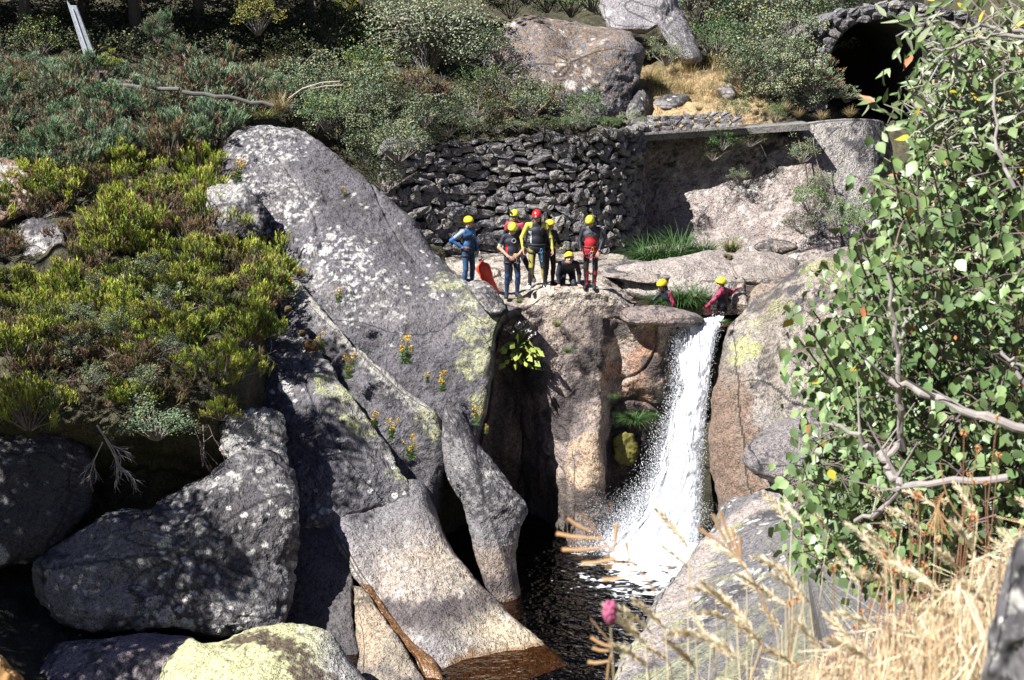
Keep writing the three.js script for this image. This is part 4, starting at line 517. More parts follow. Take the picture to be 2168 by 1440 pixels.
function heathShrub(seed, cols, o = {}) {                   // clumps of tufted upright sprays on woody stems
  reseed(seed); const f = new Fol(), w = new Fol(), n = o.n || 26;
  for (let i = 0; i < n; i++) {
    const d = domeDir(0.0), r = (0.55 + 0.45 * rnd()) * (1 + 0.4 * ns(d.x * 1.7 + seed, d.y * 1.7, d.z * 1.7)), cen = V(d.x * r, 0.12 + d.y * r * (o.h || 0.9), d.z * r), bright = rr(0.75, 1.2), base = pick(cols), cr = rr(0.13, 0.25) * (o.cr || 1);
    const b = V(d.x * 0.1, -0.15, d.z * 0.1), m = b.clone().lerp(cen, 0.5).add(V(rr(-0.12, 0.12), rr(-0.05, 0.1), rr(-0.12, 0.12))); w.twig([b, m, cen], 0.016, 0.008, vary(o.stem || [0.2, 0.165, 0.15]));
    const pn = o.p || 15; for (let j = 0; j < pn; j++) {
      const tip = cen.clone().add(V(rr(-1, 1), rr(-0.5, 0.7), rr(-1, 1)).multiplyScalar(cr)); if (j % 3 === 0) w.twig([m, cen.clone().lerp(tip, 0.3), tip], 0.007, 0.004, vary(o.stem || [0.2, 0.165, 0.15]));
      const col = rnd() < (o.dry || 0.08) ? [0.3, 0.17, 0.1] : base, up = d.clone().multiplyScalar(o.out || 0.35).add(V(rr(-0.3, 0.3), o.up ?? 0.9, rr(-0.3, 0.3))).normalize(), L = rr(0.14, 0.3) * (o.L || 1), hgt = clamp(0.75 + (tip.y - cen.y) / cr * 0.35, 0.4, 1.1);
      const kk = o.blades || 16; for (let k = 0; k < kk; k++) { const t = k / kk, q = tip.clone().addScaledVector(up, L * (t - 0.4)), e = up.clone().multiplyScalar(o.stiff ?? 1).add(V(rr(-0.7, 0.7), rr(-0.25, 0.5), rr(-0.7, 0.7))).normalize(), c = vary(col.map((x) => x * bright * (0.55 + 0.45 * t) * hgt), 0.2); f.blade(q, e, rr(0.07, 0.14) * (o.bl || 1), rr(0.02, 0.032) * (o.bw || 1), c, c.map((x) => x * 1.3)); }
    }
  }
  return [f.geo(), w.geo()];
}
function leafShrub(seed, cols, o = {}) {                    // clumps of small leaves on thin branches
  reseed(seed); const f = new Fol(), w = new Fol(), n = o.n || 55;
  for (let i = 0; i < n; i++) {
    const d = domeDir(o.flat ?? -0.3), r = rr(0.45, 1) * (1 + 0.5 * ns(d.x * 1.5 + seed, d.y * 1.5, d.z * 1.5)), tip = V(d.x * r, 0.25 + d.y * r * (o.h || 0.85), d.z * r);
    if (i % 2 === 0) w.twig(bend(V(d.x * 0.05, -0.3, d.z * 0.05), tip.clone().add(V(0, 0.5, 0)).normalize(), tip.length() * 1.05, 4, 0, 0.2), 0.018, 0.006, vary(o.stem || [0.2, 0.18, 0.16]));
    const col = pick(cols), m = o.m || 34, cr = rr(0.09, 0.22) * (o.cr || 1);
    for (let k = 0; k < m; k++) { const q = tip.clone().add(V(rr(-1, 1), rr(-0.7, 0.7), rr(-1, 1)).multiplyScalar(cr)); const e = V(rr(-1, 1), rr(-0.9, 0.4), rr(-1, 1)).normalize(); f.leaf(q, e, rr(0.05, 0.085) * (o.l || 1), rr(0.032, 0.05) * (o.w || 1), vary(rnd() < (o.yel || 0.03) ? [0.35, 0.3, 0.05] : col, 0.3)); }
  }
  return [f.geo(), w.geo()];
}
function grassClump(seed, cols, o = {}) {
  reseed(seed); const f = new Fol(), n = o.n || 260;
  for (let i = 0; i < n; i++) { const a = rr(0, 6.283), r = Math.sqrt(rnd()) * (o.base || 0.18), d = V(Math.cos(a) * rr(0.1, 0.9), rr(0.7, 1.2), Math.sin(a) * rr(0.1, 0.9)).normalize(), L = rr(0.5, 1), P = bend(V(Math.cos(a) * r, 0, Math.sin(a) * r), d, L, 5, -(o.droop ?? 1.9) * rr(0.5, 1.1), 0.08), c = vary(pick(cols), 0.3), s = V(-d.z, 0, d.x).normalize(), w = rr(0.008, 0.016) * (o.w || 1);
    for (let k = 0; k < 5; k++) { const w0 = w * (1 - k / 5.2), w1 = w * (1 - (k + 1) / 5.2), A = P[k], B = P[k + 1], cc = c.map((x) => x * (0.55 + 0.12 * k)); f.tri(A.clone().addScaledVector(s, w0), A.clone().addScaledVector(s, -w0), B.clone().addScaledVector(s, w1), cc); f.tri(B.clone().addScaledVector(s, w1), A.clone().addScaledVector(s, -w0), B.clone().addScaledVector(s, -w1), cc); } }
  return [f.geo()];
}
function deadTwigs(seed, spec, col, o = {}) {               // a bare branched stem: list of starting [p, dir, len, r]
  reseed(seed); const f = new Fol();
  const grow = (p, d, len, r, lev) => { const P = bend(p, d, len, 6, (o.curl || 0) * rr(0.4, 1), o.wob || 0.22); f.twig(P, r, r * 0.45, vary(col, 0.15), lev > 1 ? 5 : 3); if (lev > 0) { const m = lev > 1 ? o.kids || 6 : 5; for (let k = 0; k < m; k++) { const t = 1 + Math.floor(rr(0.2, 1) * 5), q = P[t], e = P[t].clone().sub(P[t - 1]).normalize().add(V(rr(-1, 1), rr(-0.8, 0.8), rr(-0.8, 0.8)).multiplyScalar(0.8)).normalize(); grow(q, e, len * rr(0.35, 0.62), r * 0.5, lev - 1); } } };
  for (const s of spec) grow(s[0], s[1].clone().normalize(), s[2], s[3], o.lev ?? 2);
  return f.geo();
}
const protoShrub = (geos) => geos;
function plant(name, geos, pos, s, turn, label, category, grp, partNames = ['foliage', 'stem']) {
  const g = group(name, pos, turn); g.scale.set(s[0], s[1], s[2]); geos.forEach((x, i) => mesh(partNames[i], x, partNames[i] === 'stem' ? MTWIG : MLEAF, g)); return tag(g, label, category, grp);
}
const inPoly = (P, x, y) => { let c = false; for (let i = 0, j = P.length - 1; i < P.length; j = i++) if ((P[i][1] > y) !== (P[j][1] > y) && x < (P[j][0] - P[i][0]) * (y - P[i][1]) / (P[j][1] - P[i][1]) + P[i][0]) c = !c; return c; };
function scatter(seed, poly, gap, f, squash = 0.75) {       // spots on the bank inside an outline, at least a gap apart
  reseed(seed); const xs = poly.map((p) => p[0]), ys = poly.map((p) => p[1]), got = [];
  for (let t = 0; t < 4000; t++) { const x = rr(Math.min(...xs), Math.max(...xs)), y = rr(Math.min(...ys), Math.max(...ys)); if (!inPoly(poly, x, y)) continue; if (got.some((g) => Math.hypot(g[0] - x, (g[1] - y) / squash) < gap)) continue; got.push([x, y]); }
  got.sort((a, b) => a[1] - b[1]); got.forEach((g, i) => f(g[0], g[1], i)); return got.length;
}
const HE = [[0.45, 0.53, 0.065], [0.37, 0.47, 0.055], [0.53, 0.57, 0.1], [0.25, 0.33, 0.065]], GO = [[0.2, 0.34, 0.2], [0.16, 0.28, 0.15], [0.28, 0.39, 0.25], [0.23, 0.34, 0.17], [0.38, 0.31, 0.21]];
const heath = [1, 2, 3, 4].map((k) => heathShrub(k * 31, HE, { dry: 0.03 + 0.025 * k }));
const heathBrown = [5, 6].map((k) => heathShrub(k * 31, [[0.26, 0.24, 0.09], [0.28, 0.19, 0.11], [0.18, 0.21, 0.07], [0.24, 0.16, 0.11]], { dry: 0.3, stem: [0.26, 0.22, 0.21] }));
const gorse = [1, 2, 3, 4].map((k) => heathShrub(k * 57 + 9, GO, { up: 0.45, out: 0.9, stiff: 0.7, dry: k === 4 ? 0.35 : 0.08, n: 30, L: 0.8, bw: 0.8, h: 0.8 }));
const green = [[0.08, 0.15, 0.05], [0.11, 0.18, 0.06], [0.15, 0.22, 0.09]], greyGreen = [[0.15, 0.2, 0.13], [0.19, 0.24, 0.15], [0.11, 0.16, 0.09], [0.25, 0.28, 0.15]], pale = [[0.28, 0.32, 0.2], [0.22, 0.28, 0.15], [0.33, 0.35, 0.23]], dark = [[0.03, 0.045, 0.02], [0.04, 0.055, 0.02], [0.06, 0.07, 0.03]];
const leafy = [leafShrub(3, greyGreen), leafShrub(4, green, { l: 0.9 }), leafShrub(5, greyGreen, { l: 0.8, yel: 0.08 }), leafShrub(6, pale, { l: 1 }), leafShrub(7, dark), leafShrub(8, [[0.06, 0.14, 0.045], [0.05, 0.12, 0.035]], { l: 0.9 })];
const tuft = [grassClump(1, [[0.05, 0.13, 0.025], [0.07, 0.16, 0.03], [0.04, 0.1, 0.02]]), grassClump(2, [[0.4, 0.31, 0.15], [0.33, 0.24, 0.1], [0.46, 0.38, 0.2]], { droop: 1.2, n: 200 }), grassClump(3, [[0.2, 0.22, 0.06], [0.14, 0.18, 0.05], [0.28, 0.24, 0.1]], { droop: 1.4, n: 200 })];
const LAND = [[30, 400, 'by the straw covered rock at the left edge'], [80, 520, 'round the grey rock with the dark hollow'], [60, 700, 'at the left edge half way down'], [50, 880, 'above the dark boulder at the left edge'], [250, 830, 'above the hanging green bush'], [430, 800, 'above the round white boulder'], [540, 640, 'against the upper end of the broad slab'], [500, 450, 'beside the whitish lichened rock'], [330, 320, 'just below the gorse'], [250, 480, 'in the middle of the slope, upper part'], [280, 650, 'in the middle of the slope, lower part'], [400, 560, 'in the middle of the slope, towards the slabs'], [60, 220, 'at the left edge below the pale grass'], [230, 230, 'below the white board'], [420, 260, 'under the fallen log'], [130, 330, 'above the straw covered rock'], [300, 160, 'at the foot of the wood, left part'], [500, 170, 'at the foot of the wood, right part'], [100, 60, 'left of the white board'], [350, 60, 'behind the thin gorse'], [620, 80, 'right of the yellowing climber'], [660, 200, 'by the arching branch'], [760, 260, 'behind the crest of the upper slab'], [840, 350, 'at the left end of the stone wall'], [780, 90, 'left of the pale bare branches'], [940, 240, 'above the left half of the wall'], [1150, 245, 'above the right half of the wall'], [1520, 30, 'right of the pale grey boulder'], [1680, 60, 'just left of the arch'], [1600, 150, 'above the terrace'], [1700, 210, 'at the foot of the bridge'], [1420, 190, 'at the left end of the terrace'], [1540, 190, 'at the right end of the terrace']];
const by = (x, y) => LAND.reduce((b, l) => { const d = Math.hypot(l[0] - x, l[1] - y); return d < b[0] ? [d, l[2]] : b; }, [1e9, ''])[1];
const px = (d) => d / FPX;                                  // metres per photograph pixel at a distance
const seen = {};
function put(kind, geos, x, y, sizePx, label, category, grp, o = {}) { // a plant rooted on the bank, sizePx its half width in the photograph
  const p = o.d ? at(x, y, o.d) : onGround(x, y), s = sizePx * px(-p.z) * (o.grass ? 1 : 1); p.y -= 0.1 * s;
  return plant(kind, geos, p, [s * (o.wx || rr(0.9, 1.15)), s * (o.hy || rr(0.85, 1.15)), s], rr(0, 6.28), label, category, grp, o.parts);
}
// left slope: yellow-green heath below, blue-green gorse above
const skipRock = [[30, 345, 60], [80, 505, 45], [500, 440, 48]];
const clearOf = (x, y) => !skipRock.some(([a, b, r]) => Math.hypot(a - x, b - y) < r);
scatter(21, [[-120, 390], [60, 400], [180, 370], [300, 310], [420, 340], [440, 420], [470, 480], [560, 545], [590, 570], [560, 650], [490, 740], [440, 850], [300, 870], [140, 850], [60, 905], [-120, 930]], 62, (x, y, i) => {
  if (!clearOf(x, y)) return; const brown = rnd() < 0.26, k = rr(48, 82);
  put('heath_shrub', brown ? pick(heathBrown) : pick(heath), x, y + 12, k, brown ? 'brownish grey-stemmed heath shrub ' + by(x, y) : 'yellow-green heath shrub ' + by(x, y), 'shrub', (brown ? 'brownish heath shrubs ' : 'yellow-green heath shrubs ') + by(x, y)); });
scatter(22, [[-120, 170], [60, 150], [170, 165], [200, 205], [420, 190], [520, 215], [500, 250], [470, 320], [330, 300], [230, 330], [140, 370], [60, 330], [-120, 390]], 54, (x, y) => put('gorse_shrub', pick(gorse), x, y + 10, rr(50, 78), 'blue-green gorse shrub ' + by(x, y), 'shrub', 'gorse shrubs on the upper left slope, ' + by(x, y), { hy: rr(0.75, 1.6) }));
scatter(23, [[210, 165], [300, 150], [420, 150], [560, 160], [600, 200], [420, 185]], 46, (x, y) => put('gorse_shrub', pick(gorse), x, y, rr(36, 52), 'pinkish green gorse shrub ' + by(x, y), 'shrub', 'gorse shrubs along the edge of the dark wood, ' + by(x, y)));
scatter(24, [[470, 270], [540, 300], [500, 380], [540, 500], [590, 560], [520, 470], [450, 400]], 40, (x, y) => put('heath_shrub', pick(heathBrown), x, y, rr(22, 36), 'small reddish brown heath plant ' + by(x, y), 'shrub', 'small brown heath plants beside the slab, ' + by(x, y)));
scatter(25, [[180, 590], [330, 600], [420, 640], [330, 830], [230, 850], [130, 720]], 88, (x, y) => put('bramble', leafy[0], x, y, rr(38, 60), 'grey-green bramble ' + by(x, y), 'bramble', 'brambles growing through the heath, ' + by(x, y), { d: groundDepth(x, y) - 0.5 }));
for (const [x, y, s, l] of [[250, 320, 46, 'tall bright heath bush standing clear in front of the gorse'], [270, 490, 96, 'largest yellow-green heath bush in the middle of the left slope'], [560, 560, 62, 'heath bush leaning over the upper edge of the granite slab'], [60, 870, 85, 'heath bush spreading at the left edge above the dark boulder'], [470, 860, 42, 'small heath bush above the round white boulder'], [385, 690, 66, 'heath bush with a bright yellow top and bare pinkish stems'], [525, 690, 80, 'wide heath bush overhanging the broad slab and shading it'], [470, 775, 80, 'lowest heath bush overhanging the shaded part of the broad slab'], [560, 600, 74, 'heath bush at the edge of the broad slab, upper one of the overhanging three'], [150, 600, 70, 'reddish tipped heath bush near the left edge']]) put('heath_shrub', heath[x % 4], x, y + 20, s, l, 'shrub', null, { d: groundDepth(x, y) - 0.7, hy: 1.1 });
put('gorse_bush', gorse[0], 335, 80, 30, 'tall thin gorse bush lit against the dark wood', 'shrub', null, { d: 37.5, hy: 2.2 }); put('gorse_bush', gorse[1], 372, 118, 24, 'smaller pinkish gorse bush right of the tall thin one', 'shrub', null, { d: 37.3, hy: 1.8 });
put('heath_shrub', heath[1], 225, 140, 34, 'dark green broom beside the foot of the white board', 'shrub', null, { d: 36 });
// hanging bush over the mottled boulder, its dead twigs, moss
put('hanging_bush', leafShrub(61, [[0.11, 0.18, 0.1], [0.15, 0.22, 0.13], [0.09, 0.14, 0.07]], { l: 0.75, w: 1, n: 70, yel: 0.05 }), 330, 905, 92, 'green small leaved bush hanging above the mottled boulder', 'shrub', null, { d: 23.9, hy: 0.75 });
{ const b = at(205, 900, 23.6), g = group('dead_branch', b); mesh('twigs', deadTwigs(5, [[V(0, 0, 0), V(0.5, -1, 0.3), 0.85, 0.018], [V(0.15, -0.2, 0.1), V(0.3, -1, 0.2), 0.9, 0.014], [V(0.1, -0.3, 0.05), V(-0.3, -1, 0.2), 0.8, 0.012]], [0.42, 0.38, 0.38], { curl: -0.3, lev: 2 }), MTWIG, g); tag(g, 'bare pale dead branch hanging over the shaded gap at the lower left', 'dead branch'); }
{ const b = at(430, 900, 24.2), g = group('hanging_roots', b); mesh('twigs', deadTwigs(7, [[V(0, 0, 0), V(0.25, -1, 0.2), 0.75, 0.01], [V(-0.2, 0.05, 0), V(0.3, -1, 0.2), 0.7, 0.009], [V(0.1, 0, 0), V(0.5, -0.9, 0.1), 0.6, 0.008]], [0.26, 0.2, 0.2], { curl: -0.4, lev: 1 }), MTWIG, g); tag(g, 'thin brown roots hanging beside the green bush', 'roots'); }
// the dark wood at the upper left: tall trees whose crowns close above the picture
function tree(seed, name, base, h, crown, label, cols, o = {}) {
  reseed(seed); const f = new Fol(), w = new Fol(), top = base.clone().add(V(rr(-0.4, 0.4), h, rr(-0.4, 0.4)));
  w.twig([base.clone().add(V(0, -0.6, 0)), base.clone().lerp(top, 0.4).add(V(rr(-0.3, 0.3), 0, 0)), top], o.r || 0.22, 0.05, [0.13, 0.11, 0.095], 7);
  for (let i = 0; i < (o.n || 130); i++) { const d = V(rr(-1, 1), rr(-1, 1), rr(-1, 1)); if (d.length() > 1) { i--; continue; } const q = crown[0].clone().add(V(d.x * crown[1], d.y * crown[2], d.z * crown[1])); if (i % 3 === 0) w.twig([base.clone().lerp(top, rr(0.35, 0.95)), q.clone().lerp(top, 0.5).add(V(0, -0.2, 0)), q], 0.05, 0.012, [0.14, 0.12, 0.1]); const col = pick(cols); for (let k = 0; k < (o.m || 26); k++) f.leaf(q.clone().add(V(rr(-1, 1), rr(-0.6, 0.6), rr(-1, 1)).multiplyScalar(o.cr || 0.55)), V(rr(-1, 1), rr(-0.8, 0.5), rr(-1, 1)).normalize(), rr(0.1, 0.2) * (o.l || 1), rr(0.06, 0.12) * (o.l || 1), vary(col, 0.3)); }
  const g = group(name, base); for (const x of [f, w]) for (let i = 0; i < x.p.length; i += 3) { x.p[i] -= base.x; x.p[i + 1] -= base.y; x.p[i + 2] -= base.z; }
  mesh('trunk', w.geo(), MTWIG, g); mesh('crown', f.geo(), MLEAF, g); return tag(g, label, 'tree');
}
const woods = [[40, 60, 41, 5.5, 3.2, 'dark leafy tree at the top left corner'], [170, 40, 43, 5.5, 3, 'dark tree behind the white board'], [290, 40, 42, 5.6, 3.2, 'dark tree behind the tall thin gorse'], [420, 40, 43, 5.5, 3, 'dark tree in the middle of the wood'], [560, 60, 43, 5.4, 2.8, 'dark tree at the right end of the wood'], [660, 60, 45, 5.2, 2.6, 'dark tree left of the grey-green tree crown']];
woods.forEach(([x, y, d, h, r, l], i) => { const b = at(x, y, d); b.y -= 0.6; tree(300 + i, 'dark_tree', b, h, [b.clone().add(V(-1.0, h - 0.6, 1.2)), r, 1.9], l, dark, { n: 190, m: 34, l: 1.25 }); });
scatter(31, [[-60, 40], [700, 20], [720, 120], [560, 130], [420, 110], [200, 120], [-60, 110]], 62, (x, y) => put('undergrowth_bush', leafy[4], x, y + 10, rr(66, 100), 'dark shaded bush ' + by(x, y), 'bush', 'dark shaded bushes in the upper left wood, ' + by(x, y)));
put('leafy_bush', leafShrub(71, green, { yel: 0.2, l: 0.8 }), 80, 95, 60, 'half lit green bush left of the white board', 'bush', null, { d: 38 }); put('yellow_vine', leafShrub(72, [[0.1, 0.14, 0.04], [0.2, 0.2, 0.05]], { yel: 0.35, l: 0.8 }), 545, 45, 62, 'yellowing leafy climber on the dark tree trunk', 'climber', null, { d: 39.5, hy: 1.2 });
put('straw_bank', tuft[1], 590, 140, 56, 'grey straw hanging from the dark trunk under the climber', 'dry grass', null, { d: 39.5, parts: ['blades'] });
put('grass_tuft', tuft[2], 30, 170, 60, 'pale grass tuft at the left edge under the trees', 'grass tuft', null, { d: 35.5, parts: ['blades'] });
[[-21, 4, -47, [-16.5, 16.6, -41], 'tallest tree of the wood, its crown above the top left corner'], [-13, 6, -49, [-10.5, 16.6, -42.4], 'tall tree of the wood, its crown above the thin gorse'], [-7, 6, -50, [-5.2, 16.4, -43.6], 'tall tree of the wood, its crown above the climber'], [-25, 4, -44, [-21.5, 16.6, -40], 'tall tree of the wood beyond the left edge']].forEach(([x, y, z, c, l], i) => tree(340 + i, 'tall_tree', V(x, y + 4, z), 10, [V(...c), 4.2, 1.7], l, dark.concat(green), { n: 150, m: 30, l: 2, cr: 0.8, r: 0.3 }));
for (const [x, y, s, k, l, d] of [[842, 315, 82, 2, 'grey-green bush hiding the left end of the stone wall', 34.0], [815, 385, 50, 4, 'dark bush low at the left end of the stone wall', 33.8], [900, 250, 62, 0, 'grey-green bush drooping over the left end of the stone wall', 35.2], [1010, 240, 60, 4, 'dark bush on the stone wall under the bare twigs', 36], [1120, 225, 60, 2, 'dull green bush shading the middle of the stone wall', 37], [1240, 235, 50, 1, 'green bush shading the right part of the stone wall', 37]]) put('leafy_bush', leafy[k], x, y, s, l, 'bush', null, { d });
// between the slab and the wall, and above the wall
scatter(41, [[610, 180], [700, 160], [800, 190], [850, 250], [860, 330], [850, 400], [800, 360], [720, 290], [640, 240]], 50, (x, y, i) => put('willow_bush', pick([leafy[0], leafy[2]]), x, y + 8, rr(58, 80), 'grey-green small leaved willow bush ' + by(x, y), 'bush', 'willow bushes between the slab and the stone wall, ' + by(x, y)));
scatter(42, [[690, 20], [790, 40], [860, 150], [830, 200], [740, 150], [690, 120]], 52, (x, y, i) => put('heath_shrub', pick(heath), x, y, rr(32, 48), 'bright green broom on the steep bank ' + by(x, y), 'shrub', 'green broom shrubs below the grey-green tree, ' + by(x, y)));
scatter(43, [[860, 200], [960, 210], [1060, 230], [1150, 240], [1230, 230], [1200, 262], [1000, 268], [880, 270]], 44, (x, y, i) => put(i % 3 ? 'dark_shrub' : 'heath_shrub', i % 3 ? leafy[i % 2 ? 4 : 0] : heathBrown[0], x, y, rr(44, 66), i % 3 ? 'dark shaded shrub ' + by(x, y) : 'brown heath shrub ' + by(x, y), 'shrub', (i % 3 ? 'dark shrubs ' : 'brown heath ') + by(x, y)));
scatter(44, [[960, 262], [1120, 258], [1180, 235], [1220, 250], [1240, 262], [1000, 275]], 26, (x, y) => put('dry_grass_tuft', tuft[1], x, y, rr(34, 52), 'dry straw tuft ' + by(x, y), 'grass tuft', 'dry tufts on the edge of the stone wall, ' + by(x, y), { parts: ['blades'] }));
for (const [x, y, s, k, l] of [[1240, 225, 44, 5, 'leafy yellow-green plant at the right end above the wall'], [1300, 225, 34, 2, 'mixed green plant beside the weathered stone'], [850, 290, 38, 3, 'pale yellow-green plant at the left end of the wall'], [1390, 110, 44, 2, 'brownish bush right of the great grey boulder'], [1265, 20, 46, 3, 'pale leafy bush on top of the great grey boulder'], [1180, 8, 34, 5, 'bright green sprig above the great grey boulder']]) put('leafy_plant', leafy[k], x, y, s, l, 'plant', null, { d: groundDepth(x, y) - 0.6 });
{ const t = at(905, 150, 40.5); t.y -= 2.0; const a = tree(351, 'grey_green_tree', t, 3.6, [at(910, 60, 41), 2.1, 1.25], 'grey-green small leaved tree with pale bare branches above the stone wall', pale.concat(greyGreen), { n: 260, m: 30, l: 0.55, cr: 0.36, r: 0.07 });
  const b = at(950, 215, 38.9), g = group('dead_branch', b); mesh('twigs', deadTwigs(15, [[V(0, -0.4, 0), V(-0.5, 1, 0), 1.5, 0.025], [V(0.3, -0.3, 0), V(0.9, 0.6, 0.2), 1.4, 0.022], [V(-0.2, -0.5, 0.2), V(0.8, 0.2, 0.4), 1.2, 0.02], [V(0.1, 0, 0), V(-0.7, -0.5, 0.3), 1, 0.018], [V(0.2, 0.2, 0), V(0.2, -1, 0.3), 1.0, 0.016]], [0.36, 0.33, 0.33], { kids: 9 }), MTWIG, g); tag(g, 'tangle of bare grey twigs below the grey-green tree', 'dead branch'); }
// upper right: terrace, bushes round the bridge, creepers on the rock face
scatter(51, [[1370, 170], [1500, 130], [1570, 150], [1560, 200], [1500, 240], [1400, 240], [1365, 215]], 15, (x, y) => put('dry_grass_tuft', pick([tuft[1], tuft[1], tuft[2]]), x, y, rr(34, 54), 'straw coloured grass tuft ' + by(x, y), 'grass tuft', 'straw tufts on the sunny terrace, ' + by(x, y), { parts: ['blades'] }));
scatter(52, [[1460, -20], [1800, -30], [1780, 30], [1740, 100], [1690, 140], [1600, 150], [1540, 120], [1490, 70]], 58, (x, y, i) => put('bush', pick([leafy[0], leafy[2], leafy[3], leafy[5]]), x, y + 8, rr(66, 100), 'sunlit mixed green bush ' + by(x, y), 'bush', 'bushes on the hillside left of the bridge, ' + by(x, y), { d: Math.min(groundDepth(x, y), 50) - 0.6 }));
scatter(53, [[1560, 150], [1680, 110], [1715, 170], [1730, 230], [1680, 240], [1580, 235]], 44, (x, y, i) => put('pale_bush', pick([leafy[3], leafy[3], leafy[0], gorse[3]]), x, y, rr(46, 68), 'pale leaved bush before the bridge ' + by(x, y), 'bush', 'pale bushes before the left side of the bridge, ' + by(x, y), { d: 43.4 }));
for (const [x, y, s, k, l, d] of [[1520, 90, 62, 5, 'vivid green bush below the pale grey boulder', 47], [1745, 205, 40, 3, 'pale leafy bush at the left foot of the arch', 44], [1790, 205, 34, 3, 'pale twig of leaves reaching across the black arch', 43.6], [1560, 240, 40, 1, 'green creeper at the edge of the concrete beam', 38], [1640, 245, 34, 1, 'dark green plant on the concrete beam', 38], [1530, 305, 36, 5, 'green creeper hanging below the concrete beam', 36.9], [1510, 330, 26, 4, 'dark creeper drooping on the pink rock face', 37], [1590, 300, 30, 4, 'dark shaded creeper under the concrete beam', 36.9], [1565, 375, 24, 2, 'thin creeper half way down the pink rock face', 36.8], [1700, 330, 40, 2, 'leafy climber at the left edge of the abutment', 36.4], [1715, 430, 52, 1, 'green climber covering the lower abutment', 35.9], [1700, 480, 44, 4, 'dark bush at the foot of the abutment', 35.4], [1775, 470, 52, 0, 'grey-green bush between abutment and birch', 34.5], [1840, 480, 60, 1, 'green bush beside the top of the tan boulder', 32], [1740, 390, 36, 2, 'climber on the middle of the abutment', 36]]) put('leafy_plant', leafy[k], x, y, s, l, 'plant', null, { d });
{ const b = at(1690, 290, 37), g = group('dead_climber', b); mesh('stem', deadTwigs(25, [[V(0, 0, 0), V(0.1, -1, 0.1), 2.2, 0.02], [V(0.4, 0.1, 0), V(0, -1, 0.1), 2.4, 0.018], [V(-1, -0.2, 0), V(0.5, -1, 0.1), 1.2, 0.014]], [0.2, 0.17, 0.14], { lev: 2 }), MTWIG, g); tag(g, 'bare brown climber stems hanging on the abutment', 'climber'); }
for (const [x, y, s] of [[1690, 245, 30], [1740, 250, 32], [1800, 245, 28], [1660, 235, 30], [1610, 225, 30], [1480, 232, 26], [1430, 150, 30]]) put('dry_grass_tuft', tuft[1], x, y, s, 'straw tuft along the top of the abutment and beam', 'grass tuft', 'straw tufts along the abutment and beam', { d: 38.2, parts: ['blades'] });
// grasses at the upper pool and the fall
for (const [x, y, s, k, l, d, h] of [[1400, 552, 120, 0, 'long bright green grass clump under the pink rock face', 34.0, 1], [1368, 555, 95, 0, 'green grass clump at the dark right end of the wall', 34.0, 1.05], [1440, 535, 100, 0, 'green grass clump in the middle below the rock face', 34.6, 1], [1492, 535, 80, 0, 'green grass clump at the right below the rock face', 34.6, 0.9], [1548, 528, 60, 2, 'yellowish sedge clump right of the green grass', 35, 0.9], [1640, 528, 50, 1, 'rusty dry tuft at the foot of the rock face', 34.8, 0.8], [1440, 634, 100, 0, 'great green tussock behind the two waders', 31.05, 0.75], [1470, 632, 85, 0, 'right half of the green tussock behind the waders', 31.0, 0.75], [1400, 640, 75, 0, 'left half of the green tussock behind the waders', 31.0, 0.75], [1530, 682, 24, 0, 'small green grass tuft where the fall tips over', 28.9, 0.6], [1378, 690, 62, 1, 'yellow straw tuft hanging from the lip left of the fall', 29.1, 0.7], [1345, 885, 72, 0, 'green grass tuft hanging on the cliff beside the fall', 29.4, 0.6], [1385, 880, 26, 0, 'small grass tuft close to the falling water', 29.5, 0.7], [1300, 840, 20, 0, 'tiny grass tuft in the upper part of the damp alcove', 29.3, 0.7], [1202, 745, 24, 0, 'fresh green tuft in a crack of the cliff', 29.15, 1.1], [1180, 690, 26, 2, 'yellow-green tuft high on the cliff under the ledge', 29.4, 1.1], [1025, 1040, 22, 0, 'grass tuft on the leaning pillar', 26.2, 0.9], [1100, 640, 22, 2, 'sparse grass on the ledge beside the red bag', 29.6, 1], [1240, 960, 12, 0, 'single small tuft on the orange part of the cliff', 28.5, 1], [690, 360, 26, 2, 'green strip of moss and grass across the upper slab', 33, 0.5], [612, 315, 30, 2, 'grass cushion on the crest of the upper slab', 33.6, 0.5], [560, 245, 60, 2, 'pale green cushion at the top of the slab', 34.4, 0.6], [590, 232, 55, 1, 'dry straw at the top of the slab', 34.8, 1.2], [660, 345, 22, 2, 'small green cushion below the crest of the upper slab', 33.2, 0.6], [400, 1275, 14, 2, 'tiny moss tuft on the mottled boulder', 22, 1]]) put('grass_tuft', tuft[k], x, y, s, l, 'grass tuft', null, { d, hy: h, parts: ['blades'] });
function mossPad(x, y, d, w, h, label, c0) { const g = boulderGeo([[x - w, y, d], [x - w * 0.7, y - h, d], [x + w * 0.5, y - h, d], [x + w, y, d], [x + w * 0.6, y + h, d], [x - w * 0.6, y + h, d]], { front: 0.1, rear: 0.15, step: 0.02, a1: 0, a2: 0.06, a3: 0.04, off: x, col: (p, n, c) => { const f = fbm(p.x * 12, p.y * 12, p.z * 12, 3); c[0] = c0[0] * (1 + 0.8 * f); c[1] = c0[1] * (1 + 0.8 * f); c[2] = c0[2]; } }); return tag(mesh('moss_cushion', g, std([1, 1, 1], 1, { vertexColors: true })), label, 'moss'); }
